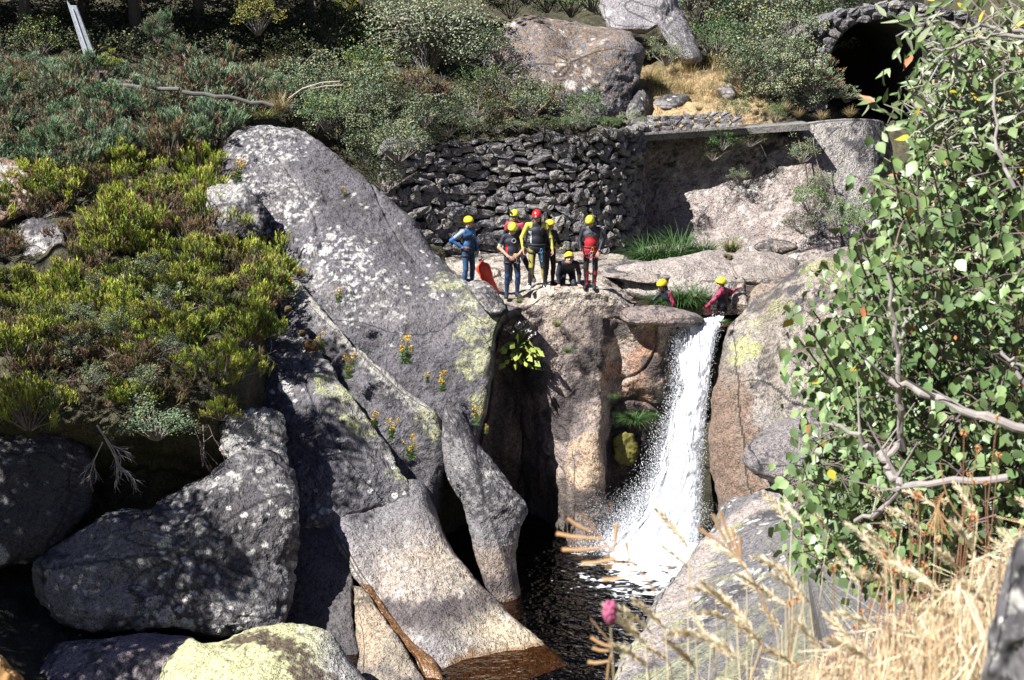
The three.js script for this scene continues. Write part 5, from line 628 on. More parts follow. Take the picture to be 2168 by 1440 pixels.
mossPad(1325, 950, 29.45, 27, 30, 'yellow-green moss cushion beside the fall', [0.14, 0.13, 0.03]); mossPad(1285, 1075, 29, 12, 14, 'orange wet moss patch at the foot of the alcove', [0.35, 0.16, 0.04]); mossPad(660, 730, 27.7, 16, 10, 'brown moss cushion on the rim of the broad slab', [0.1, 0.06, 0.02]); mossPad(332, 1118, 23.1, 24, 16, 'dark brown moss on top of the mottled boulder', [0.08, 0.045, 0.03]); mossPad(1188, 640, 29.85, 14, 6, 'small moss pad at the edge of the ledge', [0.12, 0.11, 0.04]);
reseed(500); for (const [x, y, d, r] of [[560, 625, 28.9, 8], [572, 640, 28.8, 6], [590, 640, 28.6, 7], [610, 655, 28.4, 8], [600, 672, 28.4, 6], [640, 705, 28, 8], [1500, 548, 32.75, 10], [1540, 545, 32.75, 12]]) mossPad(x, y, d - 0.1, r, r * 0.7, 'small dark moss knob on the pale rim of a rock', [0.09, 0.07, 0.025]).userData.group = 'dark moss knobs on rock rims';
// broad leaved plant with white flowers in the cleft
{ reseed(601); const f = new Fol(), w = new Fol(), fl = new Fol(); for (let i = 0; i < 26; i++) { const b = V(0, 0, 0), d = V(rr(-0.9, 1), rr(-0.5, 0.9), rr(0.2, 1)).normalize(), P = bend(b, d, rr(0.25, 0.5), 4, -0.7); w.twig(P, 0.006, 0.004, [0.15, 0.2, 0.05]); f.leaf(P[4], V(d.x, -0.5, d.z).normalize(), rr(0.16, 0.28), rr(0.1, 0.16), vary([0.3, 0.36, 0.06], 0.25)); f.leaf(P[3], V(-d.z, -0.3, d.x).normalize(), rr(0.1, 0.18), rr(0.08, 0.1), vary([0.2, 0.28, 0.05], 0.25)); }
  for (let i = 0; i < 22; i++) { const P = bend(V(0, 0.1, 0), V(rr(-0.5, 1), rr(0.3, 1), rr(0.2, 0.8)).normalize(), rr(0.35, 0.6), 4, 0.1); w.twig(P, 0.005, 0.003, [0.15, 0.2, 0.05]); for (let k = 0; k < 7; k++) fl.leaf(P[4].clone().add(V(rr(-0.04, 0.04), rr(-0.04, 0.04), rr(-0.04, 0.04))), V(rr(-1, 1), rr(-1, 1), rr(-1, 1)).normalize(), 0.035, 0.03, [0.7, 0.7, 0.66]); }
  const g = group('flowering_plant', at(1098, 735, 29.25)); mesh('leaves', f.geo(), MLEAF, g); mesh('stem', w.geo(), MTWIG, g); mesh('flowers', fl.geo(), MLEAF, g); g.scale.setScalar(1.05); tag(g, 'bright yellow-green plant with white flowers in the top of the black cleft', 'plant'); }
// yellow flowers along the joints of the slabs
function wallflower(seed) { reseed(seed); const f = new Fol(), w = new Fol(), fl = new Fol(); for (let i = 0; i < 13; i++) { const P = bend(V(rr(-0.08, 0.08), 0, rr(-0.05, 0.05)), V(rr(-0.35, 0.35), 1, rr(-0.2, 0.3)).normalize(), rr(0.28, 0.6), 4, 0.2, 0.08); w.twig(P, 0.006, 0.004, [0.1, 0.14, 0.04]); for (let k = 0; k < 26; k++) f.blade(P[Math.floor(rr(0, 3))].clone(), V(rr(-1, 1), rr(0, 0.8), rr(-1, 1)).normalize(), rr(0.07, 0.13), 0.022, vary([0.1, 0.17, 0.06], 0.3)); if (i % 4 !== 3) for (let k = 0; k < 12; k++) fl.leaf(P[4].clone().add(V(rr(-0.035, 0.035), rr(-0.09, 0.03), rr(-0.035, 0.035))), V(rr(-1, 1), rr(-0.5, 1), rr(-1, 1)).normalize(), 0.04, 0.035, vary([0.6, 0.38, 0.03], 0.2)); } return [f.geo(), w.geo(), fl.geo()]; }
const wf = [wallflower(11), wallflower(12), wallflower(13)];
[[860, 770, 27.15, 1.05, 'largest yellow wallflower, half way down the pale rim of the slab'], [937, 828, 26.9, 0.75, 'yellow wallflower near the lower end of the pale rim'], [738, 800, 27.2, 0.9, 'thin wallflower above the yellow lichen of the broad slab'], [718, 640, 28.5, 0.6, 'small plant high on the pale rim'], [1010, 900, 26.9, 0.7, 'wallflower at the top of the leaning pillar'], [905, 810, 27.1, 0.4, 'tiny plant on the rim between two wallflowers'], [828, 930, 26, 0.75, 'wallflower in the joint above the bright ramp'], [870, 972, 25.7, 0.85, 'green wallflower near the end of the lower joint'], [615, 625, 29, 0.75, 'wallflower near the heath at the top of the lower joint'], [680, 740, 27.8, 0.7, 'wallflower beside the brown moss cushion'], [795, 905, 26.3, 0.6, 'dark small plant on the lower joint'], [505, 385, 31.8, 1.0, 'tall green flower stalk beside the whitish rock'], [1030, 918, 26.8, 0.35, 'pair of yellow blossoms on the pillar edge'], [730, 420, 32.2, 0.5, 'brown plant in the groove of the upper slab']].forEach(([x, y, d, s, l], i) => { const g = plant('wallflower', wf[i % 3], at(x, y, d), [s, s, s], i * 1.3, l, 'wildflower', null, ['foliage', 'stem', 'flowers']); });
// white board, fallen log, pale arching branch
{ const a = at(205, 158, 36), b = at(166, 8, 36.4), L = a.distanceTo(b), g = tag(group('board', a.clone()), 'tall weathered white board leaning against the dark wood at the upper left', 'board'); const s = new THREE.Shape([new THREE.Vector2(-0.15, 0), new THREE.Vector2(0.14, 0.03), new THREE.Vector2(0.09, L * 0.93), new THREE.Vector2(-0.05, L * 0.95), new THREE.Vector2(-0.09, L * 1.03), new THREE.Vector2(-0.1, L)]); const bd = new THREE.ExtrudeGeometry(s, { depth: 0.05, bevelEnabled: true, bevelSize: 0.008, bevelThickness: 0.008, bevelSegments: 1 }); const m = mesh('plank', bd, new THREE.MeshStandardMaterial({ color: 0xd5dae6, map: rockMap, roughness: 0.8 }), g); const rib = mesh('rib', new THREE.BoxGeometry(0.03, L * 0.9, 0.03).translate(-0.02, L * 0.46, 0.07), std(0xd0d6e4, 0.8), g); g.rotation.z = Math.atan2(a.x - b.x, b.y - a.y); g.rotation.x = 0.06;
  const log = (x0, y0, d0, x1, y1, d1, r, l, c) => { const p = at(x0, y0, d0), q = at(x1, y1, d1), f = new Fol(); reseed(x0); const P = []; for (let k = 0; k <= 8; k++) P.push(p.clone().lerp(q, k / 8).sub(p).add(V(0, rr(-0.04, 0.04), rr(-0.04, 0.04)))); f.twig(P, r, r * 0.8, c, 9); const g2 = mesh('log', f.geo(), MTWIG); g2.position.copy(p); return tag(g2, l, 'log'); };
  log(205, 178, 34.6, 380, 190, 34.3, 0.06, 'grey fallen log lying in the gorse, left piece', [0.15, 0.14, 0.135]); log(385, 192, 34.2, 580, 224, 34.2, 0.055, 'grey fallen log lying in the gorse, right piece', [0.13, 0.12, 0.115]);
  log(207, 198, 34.8, 210, 152, 34.9, 0.13, 'short dark stump below the white board', [0.05, 0.04, 0.04]);
  const f = new Fol(); f.twig([at(612, 208, 35.2), at(640, 188, 35.1), at(680, 175, 35), at(720, 172, 34.9)], 0.022, 0.012, [0.5, 0.43, 0.36], 5); f.twig([at(650, 190, 35.1), at(690, 182, 35), at(725, 180, 34.8)], 0.016, 0.01, [0.42, 0.37, 0.33], 5); tag(mesh('arching_branch', f.geo(), MTWIG), 'pale arching branch over the willow bushes', 'branch'); }
// a tree on the bank left of the picture shades the lower left corner
{ const b = V(-14.5, 3.5, -20.5); tree(401, 'shade_tree', b, 6.5, [V(-12.3, 8.7, -20.0), 2.4, 2.0], 'leafy tree on the bank beyond the left edge', green, { n: 190, m: 44, l: 1.1, cr: 0.42 }); tree(402, 'shade_tree', V(-13, 3.5, -17), 6, [V(-12.6, 7.6, -18.6), 2.3, 1.9], 'second leafy tree on the bank beyond the left edge', green, { n: 190, m: 34, l: 1.1, cr: 0.5 }); tree(403, 'shade_tree', V(-14, 5, -26), 8, [V(-10.5, 11.8, -24.5), 1.35, 1.1], 'third leafy tree beyond the left edge, shading the broad slab', green, { n: 22, m: 30, l: 1, cr: 0.34 }); tree(404, 'shade_tree', V(-13, 5, -23), 8, [V(-9.9, 11.6, -22), 1.15, 1.0], 'fourth leafy tree beyond the left edge, shading the broad slab', green, { n: 24, m: 32, l: 1, cr: 0.36 }); }
// bare grey heather stems among the heath, and plants drooping over the wall
for (const [x, y, l] of [[350, 650, 'in the middle of the slope'], [470, 640, 'right of the middle of the slope'], [300, 730, 'above the hanging bush'], [520, 735, 'at the edge of the broad slab'], [420, 500, 'below the brightest heath'], [130, 640, 'near the left edge'], [400, 760, 'low on the slope'], [90, 800, 'above the left boulder'], [230, 560, 'between two bright heath bushes']]) { const b = at(x, y, groundDepth(x, y) - 1.0), g = group('dead_heather', b); mesh('twigs', deadTwigs(x + y, [0, 1, 2, 3, 4].map((k) => [V(-0.2 + 0.1 * k, -0.25, 0), V(-0.7 + 0.35 * k, rr(0.3, 0.9), 0.4), 0.55, 0.008]), [0.36, 0.31, 0.31], { lev: 1, wob: 0.25 }), MTWIG, g); tag(g, 'bare grey heather stems ' + l, 'dead branch'); }
[[905, 292, 40, 0], [950, 270, 46, 4], [1000, 264, 36, 0], [1050, 262, 44, 4], [1100, 262, 34, 2], [1150, 262, 44, 4], [1195, 258, 34, 1], [1235, 258, 38, 0], [1290, 258, 36, 1], [1335, 250, 34, 3]].forEach(([x, y, s, k], i) => put('drooping_plant', leafy[k], x, y + 6, s, ['grey-green', 'dark', 'thin grey-green', 'dark wide', 'dull', 'dark round', 'fresh green', 'grey', 'green', 'pale'][i] + ' plant drooping over the wall top, ' + ['leftmost', 'second from the left', 'third from the left', 'fourth from the left', 'fifth from the left', 'fifth from the right', 'fourth from the right', 'third from the right', 'second from the right', 'rightmost'][i], 'plant', null, { d: 35.5 + (x > 1250 ? 0.4 : 0), hy: 0.7 }));
for (const [x, y, s, k, l, d] of [[1075, 190, 70, 4, 'dark bush before the lower left part of the great boulder', 38.9], [1130, 235, 56, 0, 'grey-green bush under the great boulder', 38.6], [1055, 110, 60, 0, 'grey-green bush at the left flank of the great boulder', 40.5], [1600, 110, 86, 0, 'bush hiding the left ramp of the bridge', 44.6], [1668, 70, 80, 2, 'bush right before the shoulder of the bridge', 44.8], [1410, 120, 44, 2, 'brownish bush below the hollow of the pale boulder', 44], [1220, 258, 40, 3, 'pale plant under the right end of the great boulder', 38.4]]) put('leafy_bush', leafy[k], x, y, s, l, 'bush', null, { d });

{ reseed(990); const P = [], q = new THREE.Quaternion(), m = new THREE.Matrix4(); for (let i = 0; i < 90; i++) { const x = rr(2080, 3300), y = rr(60, 1000), p = onGround(x, y), s = rr(0.5, 1.1); P.push(new THREE.Matrix4().compose(p, q.setFromEuler(new THREE.Euler(0, rnd() * 6, 0)), V(s, s * 0.8, s))); }
  const im = shadow(new THREE.InstancedMesh(leafy[1][0], MLEAF, P.length)); P.forEach((x, i) => im.setMatrixAt(i, x)); im.name = numbered('undergrowth'); scene.add(im); tag(im, 'low green undergrowth covering the right bank behind the birch', null, null, 'stuff'); }
scatter(61, [[1000, -60], [1290, -60], [1260, 14], [1180, 24], [1080, 18]], 46, (x, y) => put('leafy_bush', pick([leafy[0], leafy[1], leafy[2], leafy[4]]), x, y, rr(50, 72), 'bush on the skyline side above the great grey boulder', 'bush', 'bushes above the great grey boulder', { d: Math.min(groundDepth(x, y), 50) - 0.5 }));
for (const [x, y, s, k, l, d] of [[700, 70, 60, 4, 'dark bush left of the grey-green tree', 42], [770, 150, 56, 1, 'green bush on the steep bank under the grey-green tree', 39.6], [690, 250, 60, 1, 'greener bush among the willow bushes behind the slab crest', 35.6], [1020, 190, 56, 1, 'green bush behind the tangle of bare twigs', 39.4], [830, 210, 50, 4, 'dark bush below the green broom', 38], [620, 130, 54, 4, 'dark bush under the straw on the dark trunk', 39.5]]) put('leafy_bush', leafy[k], x, y, s, l, 'bush', null, { d, hy: 1.2 });
// ---------- people ----------
function surfaceNet(f, lo, hi, h) {                         // mesh of the surface f = 0
  const nx = Math.ceil((hi.x - lo.x) / h) + 1, ny = Math.ceil((hi.y - lo.y) / h) + 1, nz = Math.ceil((hi.z - lo.z) / h) + 1, F = new Float32Array(nx * ny * nz), at3 = (i, j, k) => (k * ny + j) * nx + i;
  for (let k = 0; k < nz; k++) for (let j = 0; j < ny; j++) for (let i = 0; i < nx; i++) F[at3(i, j, k)] = f(lo.x + i * h, lo.y + j * h, lo.z + k * h);
  const id = new Int32Array(nx * ny * nz).fill(-1), pos = [], idx = [];
  const E = [[0, 0, 0, 1, 0, 0], [0, 1, 0, 1, 1, 0], [0, 0, 1, 1, 0, 1], [0, 1, 1, 1, 1, 1], [0, 0, 0, 0, 1, 0], [1, 0, 0, 1, 1, 0], [0, 0, 1, 0, 1, 1], [1, 0, 1, 1, 1, 1], [0, 0, 0, 0, 0, 1], [1, 0, 0, 1, 0, 1], [0, 1, 0, 0, 1, 1], [1, 1, 0, 1, 1, 1]];
  for (let k = 0; k < nz - 1; k++) for (let j = 0; j < ny - 1; j++) for (let i = 0; i < nx - 1; i++) {
    let x = 0, y = 0, z = 0, n = 0;
    for (const e of E) { const a = F[at3(i + e[0], j + e[1], k + e[2])], b = F[at3(i + e[3], j + e[4], k + e[5])]; if ((a < 0) === (b < 0)) continue; const t = a / (a - b); x += e[0] + (e[3] - e[0]) * t; y += e[1] + (e[4] - e[1]) * t; z += e[2] + (e[5] - e[2]) * t; n++; }
    if (n) { id[at3(i, j, k)] = pos.length / 3; pos.push(lo.x + (i + x / n) * h, lo.y + (j + y / n) * h, lo.z + (k + z / n) * h); }
  }
  const quad = (a, b, c, d, flip) => { if (a < 0 || b < 0 || c < 0 || d < 0) return; if (flip) idx.push(a, c, b, a, d, c); else idx.push(a, b, c, a, c, d); };
  for (let k = 1; k < nz - 1; k++) for (let j = 1; j < ny - 1; j++) for (let i = 1; i < nx - 1; i++) {
    const a = F[at3(i, j, k)] < 0;
    if (a !== F[at3(i + 1, j, k)] < 0) quad(id[at3(i, j - 1, k - 1)], id[at3(i, j, k - 1)], id[at3(i, j, k)], id[at3(i, j - 1, k)], !a);
    if (a !== F[at3(i, j + 1, k)] < 0) quad(id[at3(i - 1, j, k - 1)], id[at3(i - 1, j, k)], id[at3(i, j, k)], id[at3(i, j, k - 1)], !a);
    if (a !== F[at3(i, j, k + 1)] < 0) quad(id[at3(i - 1, j - 1, k)], id[at3(i, j - 1, k)], id[at3(i, j, k)], id[at3(i - 1, j, k)], !a);
  }
  const g = new THREE.BufferGeometry(); g.setAttribute('position', new THREE.Float32BufferAttribute(pos, 3)); g.setIndex(idx); return g;
}
function capsule(x, y, z, b) {                              // distance to a tapered bone; leaves its parameter in b.t
  const [a, c, ra, rc] = b, dx = c.x - a.x, dy = c.y - a.y, dz = c.z - a.z, L = dx * dx + dy * dy + dz * dz || 1e-9, t = clamp(((x - a.x) * dx + (y - a.y) * dy + (z - a.z) * dz) / L, 0, 1);
  b.t = t; return Math.hypot(x - a.x - dx * t, y - a.y - dy * t, z - a.z - dz * t) - (ra + (rc - ra) * t);
}
const smin = (a, b, k) => { const h = Math.max(k - Math.abs(a - b), 0) / k; return Math.min(a, b) - h * h * k * 0.25; };
const field = (B, k) => (x, y, z) => { let d = 9; for (const b of B) d = smin(d, capsule(x, y, z, b), b[5] || k); return d; };
function boxOf(B, m) { const lo = V(9, 9, 9), hi = V(-9, -9, -9); for (const [a, c, ra, rc] of B) for (const [p, r] of [[a, ra], [c, rc]]) { lo.min(p.clone().subScalar(r)); hi.max(p.clone().addScalar(r)); } return [lo.subScalar(m), hi.addScalar(m)]; }
const SKIN = [0.5, 0.3, 0.22];
function handBones(wr, dir, nrm, side, curl) {              // palm, four fingers of different lengths, thumb on the side
  const d = dir.clone().normalize(), s = V().crossVectors(d, nrm).normalize().multiplyScalar(side), n = V().crossVectors(s, d).normalize().multiplyScalar(side), B = [], P = (a, b, c) => wr.clone().addScaledVector(d, a).addScaledVector(s, b).addScaledVector(n, c);
  for (const o of [-0.026, -0.009, 0.009, 0.026]) B.push([P(0.0, o * 0.5, 0), P(0.085, o, 0.004), 0.017, 0.012, 'hand', 0.012]);
  [[-0.03, 0.062], [-0.01, 0.074], [0.01, 0.08], [0.03, 0.07]].forEach(([o, L]) => { let p = P(0.085, o, 0.004), a = 0.25 * curl; for (let k = 0; k < 3; k++) { const l = L * [0.45, 0.32, 0.23][k], q = p.clone().addScaledVector(d, Math.cos(a) * l).addScaledVector(n, Math.sin(a) * l).addScaledVector(s, o * 0.12 * l / 0.03); B.push([p, q, 0.0092 - k * 0.0008, 0.0085 - k * 0.0008, 'hand', 0.005]); p = q; a += 0.55 * curl; } });
  const t0 = P(0.02, 0.026, 0.006), t1 = P(0.058, 0.052, 0.018), t2 = P(0.088, 0.058 - 0.01 * curl, 0.026); B.push([t0, t1, 0.014, 0.011, 'hand', 0.008], [t1, t2, 0.0105, 0.009, 'hand', 0.006]); return B;
}
function headParts(c, R, hair) {                            // skull, jaw, nose, brow, ears in the head's own frame
  const q = (x, y, z) => V(x, y, z).applyQuaternion(R).add(c);
  return [[q(0, 0.03, -0.02), q(0, 0.02, 0.012), 0.088, 0.08, 'head'], [q(0, -0.02, 0.02), q(0, -0.075, 0.045), 0.066, 0.04, 'head'], [q(-0.03, -0.06, 0.035), q(0.03, -0.06, 0.035), 0.036, 0.036, 'head'], [q(0, 0.012, 0.088), q(0, -0.026, 0.108), 0.01, 0.015, 'nose', 0.012], [q(-0.028, 0.02, 0.078), q(0.028, 0.02, 0.078), 0.017, 0.017, 'head', 0.015], [q(-0.036, -0.03, 0.062), q(0.036, -0.03, 0.062), 0.022, 0.022, 'head', 0.02], [q(0.08, 0, -0.01), q(0.082, -0.03, -0.005), 0.014, 0.01, 'ear', 0.01], [q(-0.08, 0, -0.01), q(-0.082, -0.03, -0.005), 0.014, 0.01, 'ear', 0.01], [q(-0.018, -0.048, 0.083), q(0.018, -0.048, 0.083), 0.008, 0.008, 'lip', 0.006]];
}
const MBODY = new THREE.MeshStandardMaterial({ vertexColors: true, roughness: 0.55 }), MSUIT = new THREE.MeshStandardMaterial({ vertexColors: true, roughness: 0.62, bumpMap: rockBump, bumpScale: 0.002 });
const helmetMat = (c) => new THREE.MeshPhysicalMaterial({ color: new THREE.Color().setRGB(...c), roughness: 0.35, clearcoat: 0.4, clearcoatRoughness: 0.2 });
const HELM = { yellow: helmetMat([0.78, 0.62, 0.015]), lime: helmetMat([0.66, 0.72, 0.04]), red: helmetMat([0.62, 0.02, 0.025]) }, MDARK = std([0.02, 0.02, 0.024], 0.6), MWHITE = std([0.75, 0.75, 0.72], 0.6);
const helmetGeo = (() => { const nu = 40, nv = 18, pos = [], idx = [], rim = []; for (let j = 0; j <= nv; j++) for (let i = 0; i <= nu; i++) { const ph = i / nu * 2 * Math.PI, fr = Math.cos(ph), mx = (fr > 0 ? 84 + 24 * Math.pow(1 - fr, 0.8) : 108 + 8 * -fr) * Math.PI / 180, th = mx * j / nv, rx = 0.112, ry = 0.118, rz = 0.132, bulge = 1 + 0.03 * Math.cos(ph * 2) * Math.sin(th); pos.push(Math.sin(ph) * Math.sin(th) * rx * bulge, Math.cos(th) * ry, Math.cos(ph) * Math.sin(th) * rz * bulge); if (j === nv) rim.push(V(...pos.slice(-3))); }
  for (let j = 0; j < nv; j++) for (let i = 0; i < nu; i++) { const k = j * (nu + 1) + i; idx.push(k, k + nu + 1, k + 1, k + 1, k + nu + 1, k + nu + 2); }
  const g = new THREE.BufferGeometry(); g.setAttribute('position', new THREE.Float32BufferAttribute(pos, 3)); g.setIndex(idx); g.computeVertexNormals(); rim.pop(); return [g, new THREE.TubeGeometry(new THREE.CatmullRomCurve3(rim, true), 60, 0.007, 6, true)]; })();
function person(label, root, yaw, H, o) {
  const g = group('person', root, yaw), s = H / 1.79; tag(g, label, 'person'); g.scale.setScalar(s);
  const J = { hip: V(0, 0.94, 0), waist: V(0, 1.1, 0), chest: V(0, 1.3, -0.01), neck: V(0, 1.47, -0.01), head: V(0, 1.62, 0.02), shL: V(0.18, 1.42, -0.01), shR: V(-0.18, 1.42, -0.01), elL: V(0.26, 1.15, -0.03), elR: V(-0.26, 1.15, -0.03), wrL: V(0.27, 0.9, 0.05), wrR: V(-0.27, 0.9, 0.05), hpL: V(0.09, 0.92, 0), hpR: V(-0.09, 0.92, 0), knL: V(0.11, 0.5, 0.03), knR: V(-0.11, 0.5, 0.03), anL: V(0.12, 0.08, -0.02), anR: V(-0.12, 0.08, -0.02), toL: V(0.15, 0.035, 0.14), toR: V(-0.15, 0.035, 0.14) };
  for (const k in o.J || {}) J[k] = V(...o.J[k]);
  const side = J.shL.clone().sub(J.shR).normalize(), mid = J.shL.clone().add(J.shR).multiplyScalar(0.5), hs = J.hpL.clone().sub(J.hpR).normalize();
  const B = [[J.hip.clone().addScaledVector(hs, -0.07), J.hip.clone().addScaledVector(hs, 0.07), 0.105, 0.105, 'hips'], [J.hip, J.waist, 0.11, 0.108, 'belly'], [J.waist.clone().addScaledVector(side, -0.05), J.waist.clone().addScaledVector(side, 0.05), 0.095, 0.095, 'belly'], [J.waist, J.chest, 0.105, 0.115, 'chest'], [J.chest.clone().addScaledVector(side, -0.085), J.chest.clone().addScaledVector(side, 0.085), 0.1, 0.1, 'chest'], [mid.clone().addScaledVector(side, -0.12), mid.clone().addScaledVector(side, 0.12), 0.065, 0.065, 'yoke'], [J.neck, J.head.clone().lerp(J.neck, 0.35), 0.06, 0.053, 'neck']];
  for (const S of ['L', 'R']) { const c = J['sh' + S], e = J['el' + S], w = J['wr' + S], h = J['hp' + S], k = J['kn' + S], a = J['an' + S], t = J['to' + S];
    B.push([c, e, 0.058, 0.043, 'arm' + S, 0.03], [e, w, 0.044, 0.028, 'fore' + S, 0.03], [h, k, 0.088, 0.056, 'thigh' + S, 0.03], [k.clone(), k.clone().lerp(a, 0.35).add(V(0, 0, -0.012)), 0.054, 0.055, 'shin' + S, 0.03], [k.clone().lerp(a, 0.35).add(V(0, 0, -0.012)), a, 0.055, 0.036, 'shin' + S, 0.03], [a, t, 0.04, 0.032, 'foot' + S, 0.03]); }
  const R = new THREE.Quaternion().setFromEuler(new THREE.Euler(o.pitch || 0, o.turn || 0, o.roll || 0, 'YXZ')), HP = headParts(J.head, R);
  const f1 = field(B, 0.05), bg = surfaceNet(f1, ...boxOf(B, 0.05), 0.019); bg.computeVertexNormals();
  const zone = (p) => { let best = 9, z = 'hips', t = 0; for (const b of B) { const d = capsule(p.x, p.y, p.z, b); if (d < best) { best = d; z = b[4]; t = b.t; } } return [z, t]; };
  const P = bg.attributes.position, N = bg.attributes.normal, col = new Float32Array(P.count * 3), sc = new Float32Array(P.count * 3), isSuit = new Uint8Array(P.count), sp = new Float32Array(P.count * 3), p = V(), n = V(), skin = o.skin || SKIN;
  for (let i = 0; i < P.count; i++) { p.fromBufferAttribute(P, i); n.fromBufferAttribute(N, i); const [z, t] = zone(p), c = z === 'neck' && t > 0.45 ? null : o.suit(z, t, p); col.set(skin, i * 3); if (c) { isSuit[i] = 1; sc.set(c, i * 3); } sp.set([p.x + n.x * 0.006, p.y + n.y * 0.006, p.z + n.z * 0.006], i * 3); }
  bg.setAttribute('color', new THREE.BufferAttribute(col, 3));
  const hg = surfaceNet(field([...HP, B[6]], 0.03), ...boxOf(HP, 0.03), 0.0075); hg.computeVertexNormals(); const HQ = hg.attributes.position, hc = [], inv = R.clone().invert();
  for (let i = 0; i < HQ.count; i++) { p.fromBufferAttribute(HQ, i).sub(J.head).applyQuaternion(inv); let c = skin; const ex = Math.abs(p.x); if (Math.hypot(ex - 0.033, (p.y - 0.002) * 1.5) < 0.012 && p.z > 0.05) c = [0.05, 0.035, 0.03]; else if (Math.hypot(ex - 0.033, (p.y - 0.022) * 3) < 0.02 && p.z > 0.05) c = [0.12, 0.07, 0.05]; else if (Math.abs(p.y + 0.049) < 0.009 && ex < 0.026 && p.z > 0.06) c = [0.38, 0.14, 0.12]; else if (p.z < -0.015 && p.y > -0.075) c = o.hair || [0.06, 0.035, 0.02]; hc.push(...c); }
  hg.setAttribute('color', new THREE.Float32BufferAttribute(hc, 3));
  const parts = [bg, hg];
  for (const S of ['L', 'R']) { const hd = o['hand' + S] || {}, w = J['wr' + S], dir = hd.dir ? V(...hd.dir) : w.clone().sub(J['el' + S]), hb = handBones(w, dir, V(...(hd.n || (S === 'L' ? [-1, 0, 0.3] : [1, 0, 0.3]))), S === 'L' ? 1 : -1, hd.curl ?? 1); hb.push([w.clone().addScaledVector(dir.clone().normalize(), -0.03), w, 0.028, 0.024, 'hand', 0.015]); const g2 = surfaceNet(field(hb, 0.008), ...boxOf(hb, 0.02), 0.0055); g2.computeVertexNormals(); const c = []; for (let i = 0; i < g2.attributes.position.count; i++) c.push(...(hd.glove || skin)); g2.setAttribute('color', new THREE.Float32BufferAttribute(c, 3)); parts.push(g2); }
  const body = mesh('body', mergeGeometries(parts), MBODY, g);
  const ix = bg.index.array, keep = []; for (let i = 0; i < ix.length; i += 3) if (isSuit[ix[i]] && isSuit[ix[i + 1]] && isSuit[ix[i + 2]]) keep.push(ix[i], ix[i + 1], ix[i + 2]);
  const sg = new THREE.BufferGeometry(); sg.setAttribute('position', new THREE.BufferAttribute(sp, 3)); sg.setAttribute('normal', N.clone()); sg.setAttribute('color', new THREE.BufferAttribute(sc, 3)); sg.setAttribute('uv', new THREE.Float32BufferAttribute(Array.from({ length: P.count * 2 }, (_, i) => (i % 2 ? P.getY(i >> 1) : P.getX(i >> 1)) * 2), 2)); sg.setIndex(keep); mesh('wetsuit', sg, MSUIT, g);
  // helmet
  const hm = mesh('helmet', helmetGeo[0], HELM[o.helmet || 'yellow'], g); hm.quaternion.copy(R); hm.position.copy(V(0, 0.042, -0.006).applyQuaternion(R).add(J.head)); if (o.askew) hm.rotateX(o.askew);
  mesh('rim', helmetGeo[1], MDARK, hm); for (const sx of [-1, 1]) { for (const z of [0.05, -0.03]) { const v = mesh('vent', new THREE.SphereGeometry(1, 8, 6).scale(0.006, 0.007, 0.016), MDARK, hm); v.position.set(sx * 0.075, 0.085 + (z < 0 ? 0.004 : -0.006), z); } const st = mesh('strap', new THREE.TubeGeometry(new THREE.CatmullRomCurve3([V(sx * 0.098, -0.03, 0.0), V(sx * 0.085, -0.085, 0.03), V(sx * 0.03, -0.135, 0.058), V(0, -0.142, 0.06)]), 10, 0.006, 4), MDARK, hm); }
  if (o.helmMark) { const k = mesh('mark', new THREE.CircleGeometry(0.02, 12).scale(0.8, 1.4, 1), MWHITE, hm); k.position.set(-0.02, 0.035, 0.131); k.rotation.x = -0.25; }
  // shoes
  if (!o.noShoes) for (const S of ['L', 'R']) { const a = J['an' + S], t = J['to' + S], sb = [[a.clone().add(V(0, -0.025, -0.03)), t.clone().add(V(0, 0.012, -0.02)), 0.05, 0.044, 's', 0.03], [t.clone().add(V(0, 0.008, -0.03)), t.clone().add(V(0, 0.004, 0.03)), 0.046, 0.036, 's', 0.03], [a.clone().add(V(0, 0.03, 0)), a.clone(), 0.046, 0.05, 's', 0.03]]; const sh = surfaceNet(field(sb, 0.03), ...boxOf(sb, 0.02), 0.012); sh.computeVertexNormals(); const so = mesh('shoe', sh, o.shoe || MDARK, g); const sole = surfaceNet((x, y, z) => Math.max(field(sb, 0.03)(x, y + 0.004, z) - 0.004, y - (Math.min(a.y - 0.06, t.y - 0.015))), ...boxOf(sb, 0.03), 0.012); if (sole.attributes.position.count > 8) { sole.computeVertexNormals(); mesh('sole', sole, MDARK, so); } }
